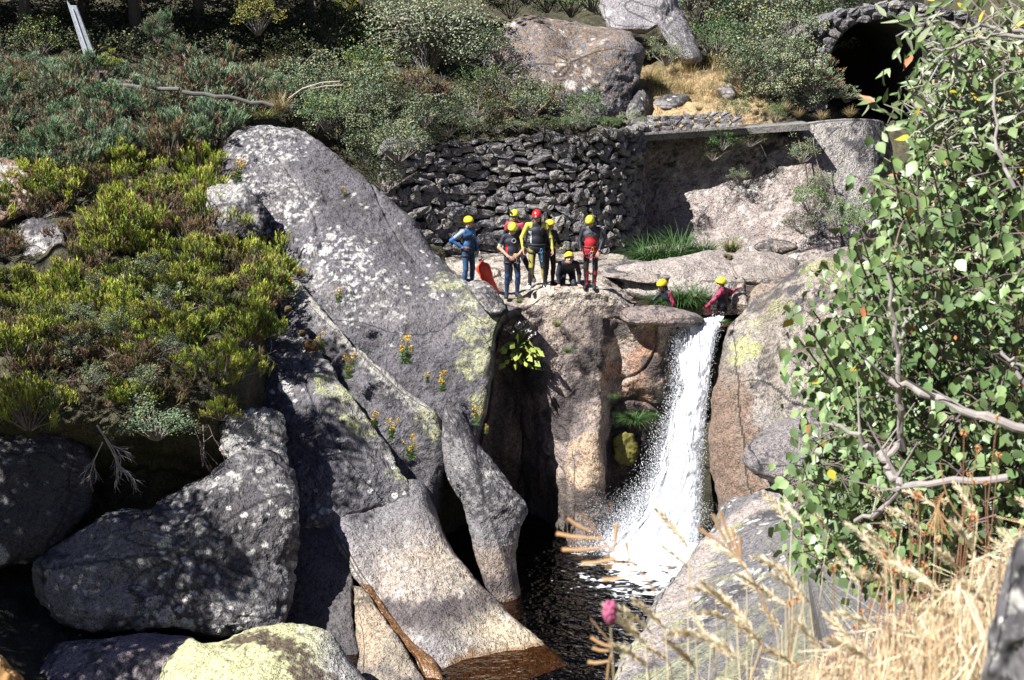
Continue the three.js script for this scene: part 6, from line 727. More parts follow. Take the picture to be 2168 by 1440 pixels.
  // harness: belt, leg loops, gear
  if (o.harness) { const up = J.waist.clone().sub(J.hip).normalize(), bc = J.hip.clone().addScaledVector(up, 0.06), qb = new THREE.Quaternion().setFromUnitVectors(V(0, 0, 1), up); const belt = mesh('belt', new THREE.TorusGeometry(1, 0.13, 6, 30).scale(0.185, 0.128, 0.13), MDARK, g); belt.position.copy(bc); belt.quaternion.copy(qb);
    for (const S of ['L', 'R']) { const h = J['hp' + S], k = J['kn' + S], d = k.clone().sub(h).normalize(), lp = mesh('leg_loop', new THREE.TorusGeometry(0.094, 0.014, 5, 24).scale(1, 1, 1.7), MDARK, g); lp.position.copy(h.clone().lerp(k, 0.24)); lp.quaternion.setFromUnitVectors(V(0, 0, 1), d); }
    (o.harness === true ? [] : o.harness).forEach(([x, y, z, c, l]) => { const m = std(c, 0.35, { metalness: 0.4 }), k = mesh('carabiner', new THREE.TorusGeometry(0.034, 0.008, 6, 18).scale(0.75, 1.5, 1), m, g); k.position.set(x, y, z); for (let q = 1; q < (l || 1); q++) { const k2 = mesh('sling', new THREE.TorusGeometry(0.03, 0.008, 6, 14).scale(0.5, 2, 1), m, g); k2.position.set(x + 0.01, y - 0.09 * q, z + 0.01); } }); }
  (o.marks || []).forEach(([x, y, z, r, c, ring]) => { const gg = ring ? new THREE.TorusGeometry(r, r * 0.22, 5, 20) : new THREE.ExtrudeGeometry(new THREE.Shape().absarc(0, 0, r, 0, 7), { depth: 0.002, bevelEnabled: false, curveSegments: 8 }); const k = mesh('emblem', gg, std(c, 0.7), g); // a printed emblem lying on the suit's surface
    k.position.set(x, y, z); let dd = f1(x, y, z); for (let q = 0; q < 12; q++) { k.position.z -= Math.max(-0.02, Math.min(0.05, dd - 0.008)); dd = f1(k.position.x, k.position.y, k.position.z); } });
  if (o.extra) o.extra(g, J);
  return g;
}
const BLK = [0.01, 0.01, 0.014], NAV = [0.011, 0.013, 0.024];
// 1 woman in blue, hand on hip
person('woman in a blue wetsuit and yellow helmet, one hand on her hip', onY(992, 612, 5.22), 0.75, 1.67, { helmet: 'yellow', turn: 0.15, pitch: 0.15, harness: [[0.1, 0.86, 0.15, [0.1, 0.7, 0.45], 2]], hair: [0.3, 0.18, 0.09],
  J: { shL: [0.155, 1.4, -0.01], shR: [-0.155, 1.4, -0.01], elR: [-0.4, 1.2, -0.16], wrR: [-0.2, 1.03, 0.06], elL: [0.25, 1.16, -0.06], wrL: [0.22, 0.95, 0.1] }, handR: { dir: [0.9, -0.25, 0.45], n: [0.2, -0.1, -1], curl: 0.5 }, marks: [[0.08, 1.3, 0.14, 0.028, [0.2, 0.45, 0.75], true]],
  suit: (z, t, p) => { const blue = [0.03, 0.12, 0.3], dk = [0.012, 0.03, 0.085]; if (z === 'armR' && t < 0.75) return [0.24, 0.3, 0.4]; if (z[0] === 'a' || z[0] === 'f') return z.startsWith('foot') ? BLK : [0.02, 0.11, 0.32]; if (z === 'neck') return BLK; if (z === 'yoke') return [0.035, 0.14, 0.34]; if (z === 'chest') return p.y > 1.33 ? blue : dk; if (z === 'belly') return p.x < -0.03 && p.y > 1.02 ? blue : dk; if (z === 'hips') return p.z < 0.02 ? [0.04, 0.13, 0.26] : dk; return p.z > 0.03 && Math.abs(p.x) < 0.09 ? dk : [0.025, 0.085, 0.19]; } });
// 2 man in the T-shirt
person('man in a dark T-shirt over a red-sided wetsuit, head bent, fastening his harness', onY(1084, 630, 5.04), 0.12, 1.75, { helmet: 'lime', pitch: 0.62, turn: 0.1, harness: [[0.08, 0.98, 0.17, [0.6, 0.5, 0.05], 1], [0.11, 0.86, 0.14, [0.3, 0.3, 0.32], 1]], shoe: MDARK,
  J: { head: [0, 1.6, 0.07], elL: [0.3, 1.17, 0.02], elR: [-0.3, 1.17, 0.02], wrL: [0.13, 1.03, 0.2], wrR: [-0.1, 0.98, 0.22], toL: [0.17, 0.035, 0.13], knL: [0.13, 0.5, 0.05] }, handL: { dir: [-0.8, -0.35, 0.35], n: [0, -0.2, -1], curl: 1 }, handR: { dir: [0.85, -0.3, 0.3], n: [0, -0.2, -1], curl: 0.9 }, marks: [[0.03, 1.33, 0.14, 0.045, [0.35, 0.36, 0.4], true]],
  suit: (z, t, p) => { if (z === 'foreL' || z === 'foreR') return null; if (z.startsWith('arm')) return t > 0.86 ? null : t > 0.72 ? [0.25, 0.55, 0.32] : NAV; if (z.startsWith('foot')) return BLK; if (z.startsWith('shin')) return [0.018, 0.04, 0.11]; if (z.startsWith('thigh')) return t > 0.8 ? [0.02, 0.045, 0.12] : [0.014, 0.018, 0.045]; if ((z === 'belly' || z === 'chest') && Math.abs(p.x) > 0.105 && p.y < 1.25 && p.y > 1.0 && p.z > -0.02) return p.x < 0 ? [0.42, 0.02, 0.03] : NAV; return [0.02, 0.022, 0.042]; },
  extra: (g, J) => { const w = mesh('buckle', new THREE.BoxGeometry(0.06, 0.03, 0.02), std([0.7, 0.6, 0.05], 0.5), g); w.position.set(0.05, 1.03, 0.15); } });
// 3 behind him
person('person mostly hidden behind the man in the T-shirt, lime helmet with camera mount', onY(1090, 601, 5.27), -0.35, 1.72, { helmet: 'lime', pitch: 0.25, turn: 0.3, shoe: MWHITE, J: { knL: [0.3, 0.54, 0.05], anL: [0.46, 0.24, 0.08], toL: [0.55, 0.14, 0.2], wrL: [0.3, 0.98, 0.16] }, suit: (z, t, p) => (z === 'yoke' || (z.startsWith('arm') && t < 0.5) ? [0.4, 0.03, 0.07] : z.startsWith('foot') ? BLK : NAV),
  extra: (g, J) => { const k = mesh('camera_mount', new THREE.CylinderGeometry(0.028, 0.033, 0.05, 12).rotateX(Math.PI / 2), MDARK, g); k.position.copy(J.head).add(V(-0.03, 0.09, 0.13)); const q = mesh('flask', new THREE.CylinderGeometry(0.045, 0.04, 0.1, 14), std([0.75, 0.16, 0.03], 0.5), g); q.position.set(0.33, 0.82, 0.2); } });
// 4 guide with the red helmet
person('guide with a red helmet and yellow-sleeved black wetsuit standing in the middle of the group', onY(1136, 611, 5.27), 0.0, 1.79, { helmet: 'red', pitch: 0.42, turn: -0.05, shoe: MWHITE, helmMark: true, harness: [[0.1, 0.87, 0.15, [0.08, 0.35, 0.6], 3]],
  J: { shL: [0.2, 1.43, -0.01], shR: [-0.2, 1.43, -0.01], elL: [0.31, 1.15, -0.02], elR: [-0.33, 1.15, -0.02], wrL: [0.35, 0.9, 0.08], wrR: [-0.3, 0.89, 0.08], anL: [0.2, 0.08, 0.02], toL: [0.27, 0.035, 0.16], knL: [0.15, 0.5, 0.05], anR: [-0.16, 0.08, 0.03], toR: [-0.17, 0.035, 0.2] }, marks: [[0.04, 1.34, 0.15, 0.04, [0.75, 0.72, 0.3]]], skin: [0.42, 0.25, 0.18],
  suit: (z, t, p) => { const Y = [0.56, 0.52, 0.08]; if (z === 'yoke') return Math.abs(p.x) > 0.1 && p.z > -0.06 ? Y : BLK; if (z === 'armR') return p.x < -0.23 - 0.02 * t ? Y : t < 0.35 ? Y : NAV; if (z === 'armL') return t < 0.3 ? Y : p.x > 0.275 + 0.01 * t ? Y : NAV; if (z === 'foreR') return p.x < -0.315 || t > 0.75 ? Y : NAV; if (z === 'foreL') return p.x > 0.325 || t > 0.75 ? Y : NAV; if ((z === 'chest' || z === 'belly') && p.x < -0.115 && p.y < 1.3) return [0.4, 0.45, 0.5]; if (z.startsWith('foot')) return BLK; if (z === 'thighR') return p.z > 0.02 && p.x < -0.075 ? [0.36, 0.33, 0.07] : BLK; if (z === 'shinL') return p.x < 0.15 ? [0.3, 0.26, 0.06] : BLK; if (z === 'shinR') return p.x > -0.12 ? [0.16, 0.14, 0.04] : BLK; return NAV; } });
// 5 to his right, behind
person('person in a black wetsuit and yellow helmet standing behind the guide, facing right', onY(1163, 605, 5.28), 0.6, 1.52, { helmet: 'yellow', pitch: 0.1, turn: 0.35, J: { elL: [0.27, 1.14, 0.06], wrL: [0.22, 1.06, 0.3], elR: [-0.24, 1.14, 0.08], wrR: [0.06, 1.05, 0.32] }, handL: { dir: [-0.3, 0.05, 1], curl: 1 }, handR: { dir: [0.6, 0.05, 0.8], n: [0, -1, 0.2], curl: 1 }, marks: [[0.05, 1.33, 0.15, 0.035, [0.7, 0.7, 0.65]]], suit: (z, t) => (z.startsWith('fore') && t > 0.5 ? [0.4, 0.38, 0.08] : BLK), skin: [0.46, 0.28, 0.2],
  extra: (g) => { const k = mesh('cord', new THREE.TorusGeometry(0.05, 0.016, 6, 16), std([0.2, 0.6, 0.4], 0.6), g); k.position.set(0.2, 1.06, 0.4); } });
// 6 kneeling
person('person in a black wetsuit kneeling on hands and knees at the ledge edge', onY(1203, 607, 5.3), 0.06, 1.79, { helmet: 'yellow', pitch: -0.12, shoe: MDARK, skin: [0.55, 0.34, 0.27],
  J: { hip: [0, 0.36, -0.34], waist: [0, 0.42, -0.2], chest: [0, 0.5, -0.04], neck: [0, 0.57, 0.06], head: [0, 0.66, 0.13], shL: [0.18, 0.53, 0.04], shR: [-0.18, 0.53, 0.04], elL: [0.24, 0.3, 0.06], elR: [-0.24, 0.3, 0.06], wrL: [0.23, 0.06, 0.12], wrR: [-0.22, 0.06, 0.12], hpL: [0.09, 0.34, -0.34], hpR: [-0.09, 0.34, -0.34], knL: [0.13, 0.06, 0.0], knR: [-0.13, 0.06, 0.0], anL: [0.12, 0.07, -0.4], anR: [-0.12, 0.07, -0.4], toL: [0.12, 0.04, -0.55], toR: [-0.12, 0.04, -0.55] },
  handL: { dir: [0.2, -0.1, 1], n: [0, -1, 0], curl: 0.3 }, handR: { dir: [-0.2, -0.1, 1], n: [0, -1, 0], curl: 0.3 }, marks: [[0.0, 0.47, 0.12, 0.032, [0.6, 0.5, 0.4]], [0.19, 0.47, 0.12, 0.02, [0.7, 0.7, 0.68]], [-0.2, 0.47, 0.12, 0.02, [0.6, 0.4, 0.4]]], suit: (z) => (z === 'neck' ? BLK : NAV) });
// 7 at the right
person('person with red chest and thighs on a dark wetsuit, lime helmet bowed', onY(1250, 611, 5.3), -0.12, 1.68, { helmet: 'lime', pitch: 0.6, turn: -0.1, roll: 0.08, shoe: MDARK, harness: [[0.02, 0.86, 0.15, [0.55, 0.5, 0.55], 3], [-0.04, 0.9, 0.15, [0.6, 0.1, 0.2], 2], [0.05, 0.95, 0.14, [0.6, 0.4, 0.05], 1]],
  J: { head: [-0.02, 1.6, 0.07], elL: [0.28, 1.16, 0.01], elR: [-0.27, 1.16, 0.01], wrL: [0.2, 0.92, 0.15], wrR: [-0.22, 0.92, 0.13], anL: [0.08, 0.08, 0], anR: [-0.09, 0.08, 0.01], toL: [0.1, 0.035, 0.16], toR: [-0.12, 0.035, 0.17] }, handL: { dir: [-0.35, -1, 0.3], n: [0, -0.1, -1], curl: 0.5 }, handR: { dir: [0.3, -1, 0.3], n: [0, -0.1, -1], curl: 0.7 }, marks: [[-0.01, 1.33, 0.15, 0.03, [0.1, 0.1, 0.12], true], [0.24, 1.36, 0.06, 0.024, [0.7, 0.7, 0.7]]],
  suit: (z, t, p) => { const Rd = [0.46, 0.015, 0.025]; if (z.startsWith('arm') || z.startsWith('fore')) return NAV; if (z === 'yoke') return Math.abs(p.x) < 0.11 ? [0.06, 0.065, 0.08] : NAV; if (z === 'neck') return BLK; if (z === 'chest') return p.y < 1.25 ? Rd : Math.abs(p.x) < 0.07 && p.y > 1.3 ? BLK : [0.06, 0.065, 0.08]; if (z === 'belly') return Rd; if (z === 'hips') return Rd; if (z.startsWith('thigh')) return t < 0.42 && p.z > -0.03 ? Rd : BLK; if (z === 'shinR') return p.x > -0.09 ? Rd : BLK; if (z === 'shinL') return p.x > 0.1 && t > 0.3 ? Rd : BLK; return BLK; } });
// 8, 9 in the upper pool
const stripe = (z, t, p) => ((z.startsWith('arm') || z.startsWith('fore')) && Math.abs(((p.z + 9) * 40) % 2 - 1) < 0.55 && p.z > -0.06 ? [0.5, 0.03, 0.1] : NAV);
person('wader with long dark hair and yellow helmet stooping in the upper pool', at(1416, 652, 30.7).setY(4.22), -1.15, 1.75, { helmet: 'yellow', pitch: 0.35, noShoes: true, hair: [0.035, 0.02, 0.018],
  J: { hip: [0, 0.5, -0.1], waist: [0, 0.63, -0.05], chest: [0, 0.8, 0.05], neck: [0, 0.94, 0.12], head: [0, 1.06, 0.19], shL: [0.17, 0.9, 0.09], shR: [-0.17, 0.9, 0.09], elL: [0.22, 0.68, 0.02], wrL: [0.2, 0.5, 0.06], elR: [-0.2, 0.7, 0.28], wrR: [-0.16, 0.56, 0.46], hpL: [0.09, 0.48, -0.1], hpR: [-0.09, 0.48, -0.1], knL: [0.15, 0.4, 0.3], knR: [-0.15, 0.4, 0.3], anL: [0.14, 0.08, 0.1], anR: [-0.14, 0.08, 0.1], toL: [0.15, 0.04, 0.25], toR: [-0.15, 0.04, 0.25] },
  suit: (z, t, p) => (((z === 'armL' || z === 'foreL') && p.x > 0.2) ? (Math.abs(((p.z + 9) * 45) % 2 - 1) < 0.6 ? [0.5, 0.04, 0.11] : NAV) : NAV),
  extra: (g, J) => { const hb = [[J.head.clone().add(V(0, -0.02, -0.08)), J.neck.clone().add(V(0, -0.1, -0.08)), 0.05, 0.05, 'h', 0.05], [J.neck.clone().add(V(0, -0.1, -0.08)), J.chest.clone().add(V(0.02, -0.06, -0.1)), 0.05, 0.018, 'h', 0.05], [J.head.clone().add(V(0.08, -0.03, 0)), J.chest.clone().add(V(0.12, 0.0, 0.08)), 0.03, 0.016, 'h', 0.05]], h = surfaceNet(field(hb, 0.05), ...boxOf(hb, 0.03), 0.014); h.computeVertexNormals(); mesh('hair', h, std([0.035, 0.02, 0.016], 0.5), g); } });
person('wader with red striped sleeves and lime helmet holding the brown rock block', at(1529, 652, 30.6).setY(4.22), -2.0, 1.75, { helmet: 'lime', pitch: 0.05, turn: 0.5, noShoes: true, skin: [0.55, 0.35, 0.28],
  J: { hip: [0, 0.5, 0], waist: [0, 0.64, 0.0], chest: [0, 0.82, 0], neck: [0, 0.98, 0.01], head: [0, 1.11, 0.05], shL: [0.18, 0.94, 0], shR: [-0.18, 0.94, 0], elL: [0.26, 0.72, 0.16], wrL: [0.24, 0.56, 0.34], elR: [-0.3, 0.86, -0.12], wrR: [-0.34, 0.98, -0.26], hpL: [0.09, 0.48, 0], hpR: [-0.09, 0.48, 0], knL: [0.15, 0.36, 0.35], knR: [-0.15, 0.36, 0.35], anL: [0.14, 0.08, 0.05], anR: [-0.14, 0.08, 0.05], toL: [0.15, 0.04, 0.2], toR: [-0.15, 0.04, 0.2] },
  suit: (z, t, p) => { if (z.startsWith('arm') || z.startsWith('fore')) { const q = z.endsWith('L') ? p.x - 0.18 : -p.x - 0.18; return Math.abs(((q + 9) * 50) % 2 - 1) < 0.6 && q > -0.02 ? [0.55, 0.04, 0.13] : NAV; } if (z === 'yoke' && Math.abs(p.x) > 0.09) return [0.5, 0.04, 0.11]; return NAV; } });
// red dry bag
{ reseed(900); const g = group('dry_bag', onY(1052, 622, 5.05)), pr = [[0.05, 0], [0.075, 0.04], [0.085, 0.15], [0.1, 0.3], [0.125, 0.42], [0.14, 0.52], [0.13, 0.58], [0.1, 0.62], [0.045, 0.66], [0.03, 0.7]].map(([r, y]) => new THREE.Vector2(r, y)), lg = new THREE.LatheGeometry(new THREE.SplineCurve(pr).getPoints(40), 36), P = lg.attributes.position; for (let i = 0; i < P.count; i++) { const x = P.getX(i), y = P.getY(i), z = P.getZ(i), k = 1 + 0.16 * ns(x * 9, y * 7, z * 9) + 0.08 * ns(x * 20, y * 26, z * 20); P.setXYZ(i, x * k - 0.09 * Math.sin(y * 3), y, z * k * 0.75); } lg.computeVertexNormals();
  mesh('bag', lg, new THREE.MeshPhysicalMaterial({ color: new THREE.Color().setRGB(0.85, 0.07, 0.03), roughness: 0.42, clearcoat: 0.3 }), g); const k = mesh('buckle', new THREE.BoxGeometry(0.07, 0.03, 0.04), MDARK, g); k.position.set(-0.09, 0.71, 0); mesh('strap', new THREE.TorusGeometry(0.03, 0.008, 5, 14), MDARK, g).position.set(-0.06, 0.71, 0.01); g.rotation.z = 0.32; g.scale.setScalar(1.2); tag(g, 'red dry bag leaning on the rock beside the man in the T-shirt', 'dry bag'); }
// ---------- the near bank: birch, dry grass, blurred flower and rock ----------
{ const rows = []; for (const d of [0.3, 1.2, 2.2, 3.2, 4.2, 5.4, 7]) rows.push([-0.7, 0.15, 0.6, 1.1, 1.8, 3, 6].map((x) => V(x + d * 0.06, 8.75 + 0.22 * (x - 0.4) - 0.065 * d * d - (x < 0.5 ? 0.7 * (0.5 - x) : 0), -d)));
  tag(mesh('near_bank', slabGeo(rows.reverse(), { step: 0.08, round: [0, 0, 0, 0], thick: 1.6, back: V(0, -1, 0.1), a1: 0.03, a2: 0.05, a3: 0.03, col: (p, n, c) => { const f = fbm(p.x * 6, p.y * 6, p.z * 6, 3); c[0] = 0.19 + 0.1 * f; c[1] = 0.14 + 0.07 * f; c[2] = 0.085 + 0.05 * f; } }), MROCK), 'earth bank under the dry grass in front', null, null, 'structure'); }
// birch: limbs, twigs and leaves; the leaves that show largest are single parts
const birchLeaf = (seed) => { reseed(seed); const g = new THREE.BufferGeometry(), O = [[0, 0], [0.3, 0.16], [0.42, 0.4], [0.26, 0.66], [0, 1]], p = [], idx = [], cup = rr(0.05, 0.22), curl = rr(-0.25, 0.3); for (const [x, y] of O) for (const s of [-1, 0, 1]) p.push(s * x * 0.95, y, cup * Math.abs(s) * x + curl * y * y * (1 - 0.3 * Math.abs(s))); for (let i = 0; i < 4; i++) for (let s = 0; s < 2; s++) { const k = i * 3 + s; idx.push(k, k + 1, k + 3, k + 1, k + 4, k + 3); } g.setAttribute('position', new THREE.Float32BufferAttribute(p, 3)); g.setIndex(idx); g.computeVertexNormals(); return g; };
const BL = [1, 2, 3, 4, 5].map(birchLeaf), WL = [6, 7, 8].map((k) => birchLeaf(k).scale(0.42, 1, 0.9));
const leafMat = (c, tr = 0.25) => new THREE.MeshPhysicalMaterial({ color: new THREE.Color().setRGB(...c), roughness: 0.42, side: THREE.DoubleSide, transmission: 0, sheen: 0.2 });
const BM = [[0.12, 0.2, 0.07], [0.17, 0.26, 0.09], [0.085, 0.15, 0.05], [0.22, 0.31, 0.13], [0.15, 0.23, 0.11]].map((c) => leafMat(c)), WM = [[0.15, 0.22, 0.085], [0.19, 0.25, 0.11], [0.1, 0.165, 0.055], [0.27, 0.31, 0.19]].map((c) => leafMat(c)), YM = leafMat([0.45, 0.36, 0.04]), OM = leafMat([0.4, 0.16, 0.07]);
function leafyTree(name, label, root, targets, o) {
  reseed(o.seed); const g = group(name, root); tag(g, label, o.category); const w = new Fol(), L = [];
  for (const [x, y, d, n] of targets) {
    const T = at(x, y, d).sub(root), s = V(rr(-0.12, 0.12), rr(-0.1, 0.1), rr(-0.12, 0.12)), m = s.clone().lerp(T, 0.5).add(V(rr(-0.1, 0.1), 0.08 + 0.12 * rnd(), rr(-0.15, 0.1))), C = new THREE.CatmullRomCurve3([s, m, T]), P = C.getPoints(8); w.twig(P, 0.006, 0.0022, vary(o.twig, 0.25), 4);
    for (let k = 0; k < n; k++) { const t = o.from + (1 - o.from) * Math.sqrt(rnd()), q = C.getPoint(t), side = V(rr(-1, 1), rr(-0.7, 0.7), rr(-1, 1)).multiplyScalar(o.spread), e = q.clone().add(side); if (k % 4 === 0) w.twig([q, q.clone().lerp(e, 0.5).add(V(0, 0.01, 0)), e], 0.0025, 0.0015, vary(o.twig, 0.25), 3); L.push({ p: e, len: rr(o.len[0], o.len[1]), y: y }); }
  }
  mesh('branch', w.geo(), MTWIG, g);
  const q = new THREE.Quaternion(), lookM = new THREE.Matrix4(), items = L.map((l) => { const down = V(rr(-0.7, 0.7), -rr(o.droop[0], o.droop[1]), rr(-0.6, 0.6)).normalize(), nn = V(rr(-0.9, 0.5), rr(0.1, 1), rr(0.1, 1.1)).normalize(), xx = V().crossVectors(down, nn).normalize(), zz = V().crossVectors(xx, down); lookM.makeBasis(xx, down, zz); q.setFromRotationMatrix(lookM); const r = rnd(); return { p: l.p, q: q.clone(), s: l.len, geo: pick(o.leaves), mat: r < o.yellow ? YM : r < o.yellow * 1.5 ? OM : pick(o.mats) }; });
  items.sort((a, b) => (b.p.z + root.z + b.s * 20) - (a.p.z + root.z + a.s * 20));
  const rest = new Map(); items.forEach((it, i) => { const m = new THREE.Mesh(it.geo, it.mat); m.position.copy(it.p); m.quaternion.copy(it.q); m.scale.setScalar(it.s); if (i < 300) { m.name = i ? `leaf_${String(i).padStart(3, '0')}` : 'leaf'; g.add(shadow(m)); } else { m.updateMatrix(); const gg = it.geo.clone().applyMatrix4(m.matrix), c = [], k = it.mat.color; for (let v = 0; v < gg.attributes.position.count; v++) c.push(k.r, k.g, k.b); gg.setAttribute('color', new THREE.Float32BufferAttribute(c, 3)); if (!rest.has(1)) rest.set(1, []); rest.get(1).push(gg); } });
  if (rest.has(1)) { const m = mesh('leaves', mergeGeometries(rest.get(1)), new THREE.MeshPhysicalMaterial({ vertexColors: true, roughness: 0.42, side: THREE.DoubleSide, sheen: 0.2 }), g); m.userData.kind = 'stuff'; }
  return g;
}
const targetsIn = (seed, poly, gap, dr, n) => { const T = []; scatter(seed, poly, gap, (x, y) => T.push([x, y, rr(...dr), n])); return T; };
const birchPoly = [[1680, 690], [1730, 630], [1770, 560], [1830, 470], [1850, 330], [1900, 300], [2000, 260], [2200, 240], [2260, 800], [2230, 1240], [1960, 1260], [1760, 1210], [1640, 1190], [1700, 1080], [1650, 1020], [1720, 920], [1690, 800]];
leafyTree('birch', 'leafy birch with shiny green leaves filling the right side of the picture', at(2080, 1330, 4.6), targetsIn(701, birchPoly, 37, [3.3, 4.8], 42), { seed: 702, category: 'tree', twig: [0.15, 0.11, 0.1], from: 0.55, spread: 0.1, len: [0.021, 0.043], droop: [0.3, 1.2], leaves: BL, mats: BM, yellow: 0.006 });
leafyTree('birch', 'second birch standing behind the front one, its leaves darker and smaller', at(2160, 1200, 6.2), targetsIn(703, birchPoly.map(([x, y]) => [x + 70, y]), 62, [5.2, 6.6], 26), { seed: 704, category: 'tree', twig: [0.12, 0.09, 0.08], from: 0.5, spread: 0.16, len: [0.04, 0.056], droop: [0.3, 1.2], leaves: BL, mats: [BM[0], BM[2], BM[3]], yellow: 0.01 });
leafyTree('willow', 'pale long leaved willow in the upper right corner before the bridge', at(2300, 700, 4.6), targetsIn(705, [[1905, 70], [1990, 20], [2240, -40], [2260, 520], [2060, 520], [1900, 470], [1890, 380], [1990, 330], [1880, 200], [1985, 110]], 36, [3.9, 5.2], 26), { seed: 706, category: 'tree', twig: [0.33, 0.3, 0.27], from: 0.6, spread: 0.12, len: [0.04, 0.066], droop: [-0.6, 0.8], leaves: WL, mats: WM, yellow: 0.03 });
{ const limb = (list, r0, r1, l, o = {}) => { const P = new THREE.CatmullRomCurve3(list.map((p) => at(...p))).getPoints(14), f = new Fol(); reseed(list[0][0]); const Q = P.map((p) => p.clone().sub(P[0]).add(V(rr(-1, 1), rr(-1, 1), rr(-1, 1)).multiplyScalar(0.009))); f.twig(Q, r0 * 0.78, r1 * 0.75, [0.29, 0.265, 0.25], 9); for (let k = 0; k < (o.kn || 5); k++) { const q = Q[2 + Math.floor(rnd() * 11)], d = V(rr(-1, 1), rr(-0.2, 1), rr(-0.5, 0.8)).normalize(); f.twig([q, q.clone().addScaledVector(d, 0.03), q.clone().addScaledVector(d, rr(0.05, 0.16))], r1 * 0.6, 0.001, [0.3, 0.27, 0.26], 5); } const m = mesh('dead_branch', f.geo(), MTWIG); m.position.copy(P[0]); return tag(m, l, 'branch'); };
  limb([[1912, 945, 3.15], [1905, 880, 3.12], [1900, 800, 3.1], [1896, 700, 3.1], [1878, 580, 3.1]], 0.0115, 0.005, 'upright dead pale branch standing in front of the birch leaves');
  limb([[1900, 740, 3.1], [1912, 690, 3.1], [1932, 655, 3.12]], 0.005, 0.003, 'short side twig of the upright dead branch', { kn: 1 });
  limb([[2180, 915, 2.9], [2080, 880, 2.95], [1980, 840, 3.02], [1900, 815, 3.08], [1876, 806, 3.1]], 0.0145, 0.009, 'thick grey dead branch slanting across the birch to its right edge');
  limb([[1905, 935, 3.1], [1870, 968, 3.1], [1840, 948, 3.1], [1790, 905, 3.12], [1758, 888, 3.14]], 0.011, 0.006, 'dead branch forking left from the foot of the upright one');
  limb([[1872, 965, 3.1], [1884, 1000, 3.06], [1905, 1030, 3.0], [1912, 1040, 3]], 0.013, 0.011, 'dark thick piece of dead branch joining the fork to the lower limb', { kn: 2 });
  limb([[2130, 1016, 2.9], [2030, 1020, 2.92], [1960, 1028, 2.96], [1905, 1038, 3.0], [1860, 1078, 3.04], [1812, 1110, 3.1]], 0.012, 0.007, 'lower pale dead limb running level through the birch');
  limb([[2180, 830, 3.1], [2150, 780, 3.1], [2115, 745, 3.12]], 0.008, 0.005, 'pale stub of dead branch at the right edge', { kn: 2 });
  limb([[2200, 66, 3.9], [2100, 62, 3.92], [2010, 56, 3.95]], 0.009, 0.004, 'topmost pale dead twig in the upper right corner'); limb([[2200, 75, 3.8], [2090, 75, 3.85], [2040, 95, 3.9], [1968, 112, 3.95]], 0.008, 0.003, 'pale dead twig slanting down below the topmost one'); limb([[2150, 400, 3.6], [2110, 300, 3.65], [2115, 170, 3.7], [2140, 110, 3.7]], 0.007, 0.003, 'thin dead stem rising through the willow leaves'); }
// dry grass: thin mass, and the stalks with seed heads one by one
{ reseed(801); const f = new Fol(); const poly = [[1330, 1470], [1560, 1360], [1750, 1270], [1960, 1180], [2120, 1000], [2200, 900], [2260, 1500], [1330, 1560]]; const cols = [[0.72, 0.6, 0.4], [0.6, 0.46, 0.28], [0.76, 0.67, 0.48], [0.4, 0.23, 0.14], [0.66, 0.54, 0.34]];
  for (let i = 0; i < 4600; i++) { const x = rr(1290, 2260), d = rr(1.25, 3.6) , k = (x - 1290) / 900, topY = 1500 - 400 * Math.pow(clamp(k, 0, 1.1), 1.8) + rr(-10, 260); if (topY > 1560) continue; const tip = at(x, topY, d), base = at(x + rr(-60, 60), topY + rr(150, 420), d + rr(-0.1, 0.1)), P = [base, base.clone().lerp(tip, 0.5).add(V(rr(-0.02, 0.02), 0.01, rr(-0.02, 0.02))), tip, tip.clone().add(V(rr(-0.04, 0.03), rr(-0.02, 0.01), rr(-0.03, 0.03)))]; f.twig(P, rr(0.0006, 0.0016), 0.0004, vary(pick(cols), 0.25), 3); }
  tag(mesh('dry_grass', f.geo(), MTWIG), 'sun bleached dry grass filling the lower right corner', null, null, 'stuff'); }
function seedStalk(seed, kind) { reseed(seed); const st = new Fol(), hd = new Fol(), H = rr(0.42, 0.55), P = bend(V(0, -H, 0), V(rr(-0.1, 0.1), 1, rr(-0.1, 0.1)).normalize(), H, 6, 0, 0.05), c = pick([[0.64, 0.53, 0.34], [0.58, 0.44, 0.25], [0.68, 0.58, 0.4]]), tip = P[6], Q = bend(tip, V(-0.75 + rr(-0.25, 0.35), 0.75, rr(-0.2, 0.2)).normalize(), rr(0.055, 0.08), 6, -0.45, 0.06); st.twig(P, 0.0013, 0.0009, c, 4); st.twig(Q, 0.0009, 0.0005, c, 3);
  for (let i = 0; i < 130; i++) { const t = rnd(), j = Math.min(5, Math.floor(t * 6)), q = Q[j].clone().lerp(Q[j + 1], t * 6 - j), ax = Q[j + 1].clone().sub(Q[j]).normalize(), w = Math.sin(Math.PI * (0.12 + 0.86 * t)), e = ax.clone().multiplyScalar(1.5).add(V(rr(-1, 1), rr(-1, 1), rr(-1, 1))).normalize(); hd.blade(q, e, rr(0.007, 0.015) * (0.5 + w), rr(0.0022, 0.0035), vary([0.74, 0.65, 0.46], 0.2)); } return [st.geo(), hd.geo()]; }
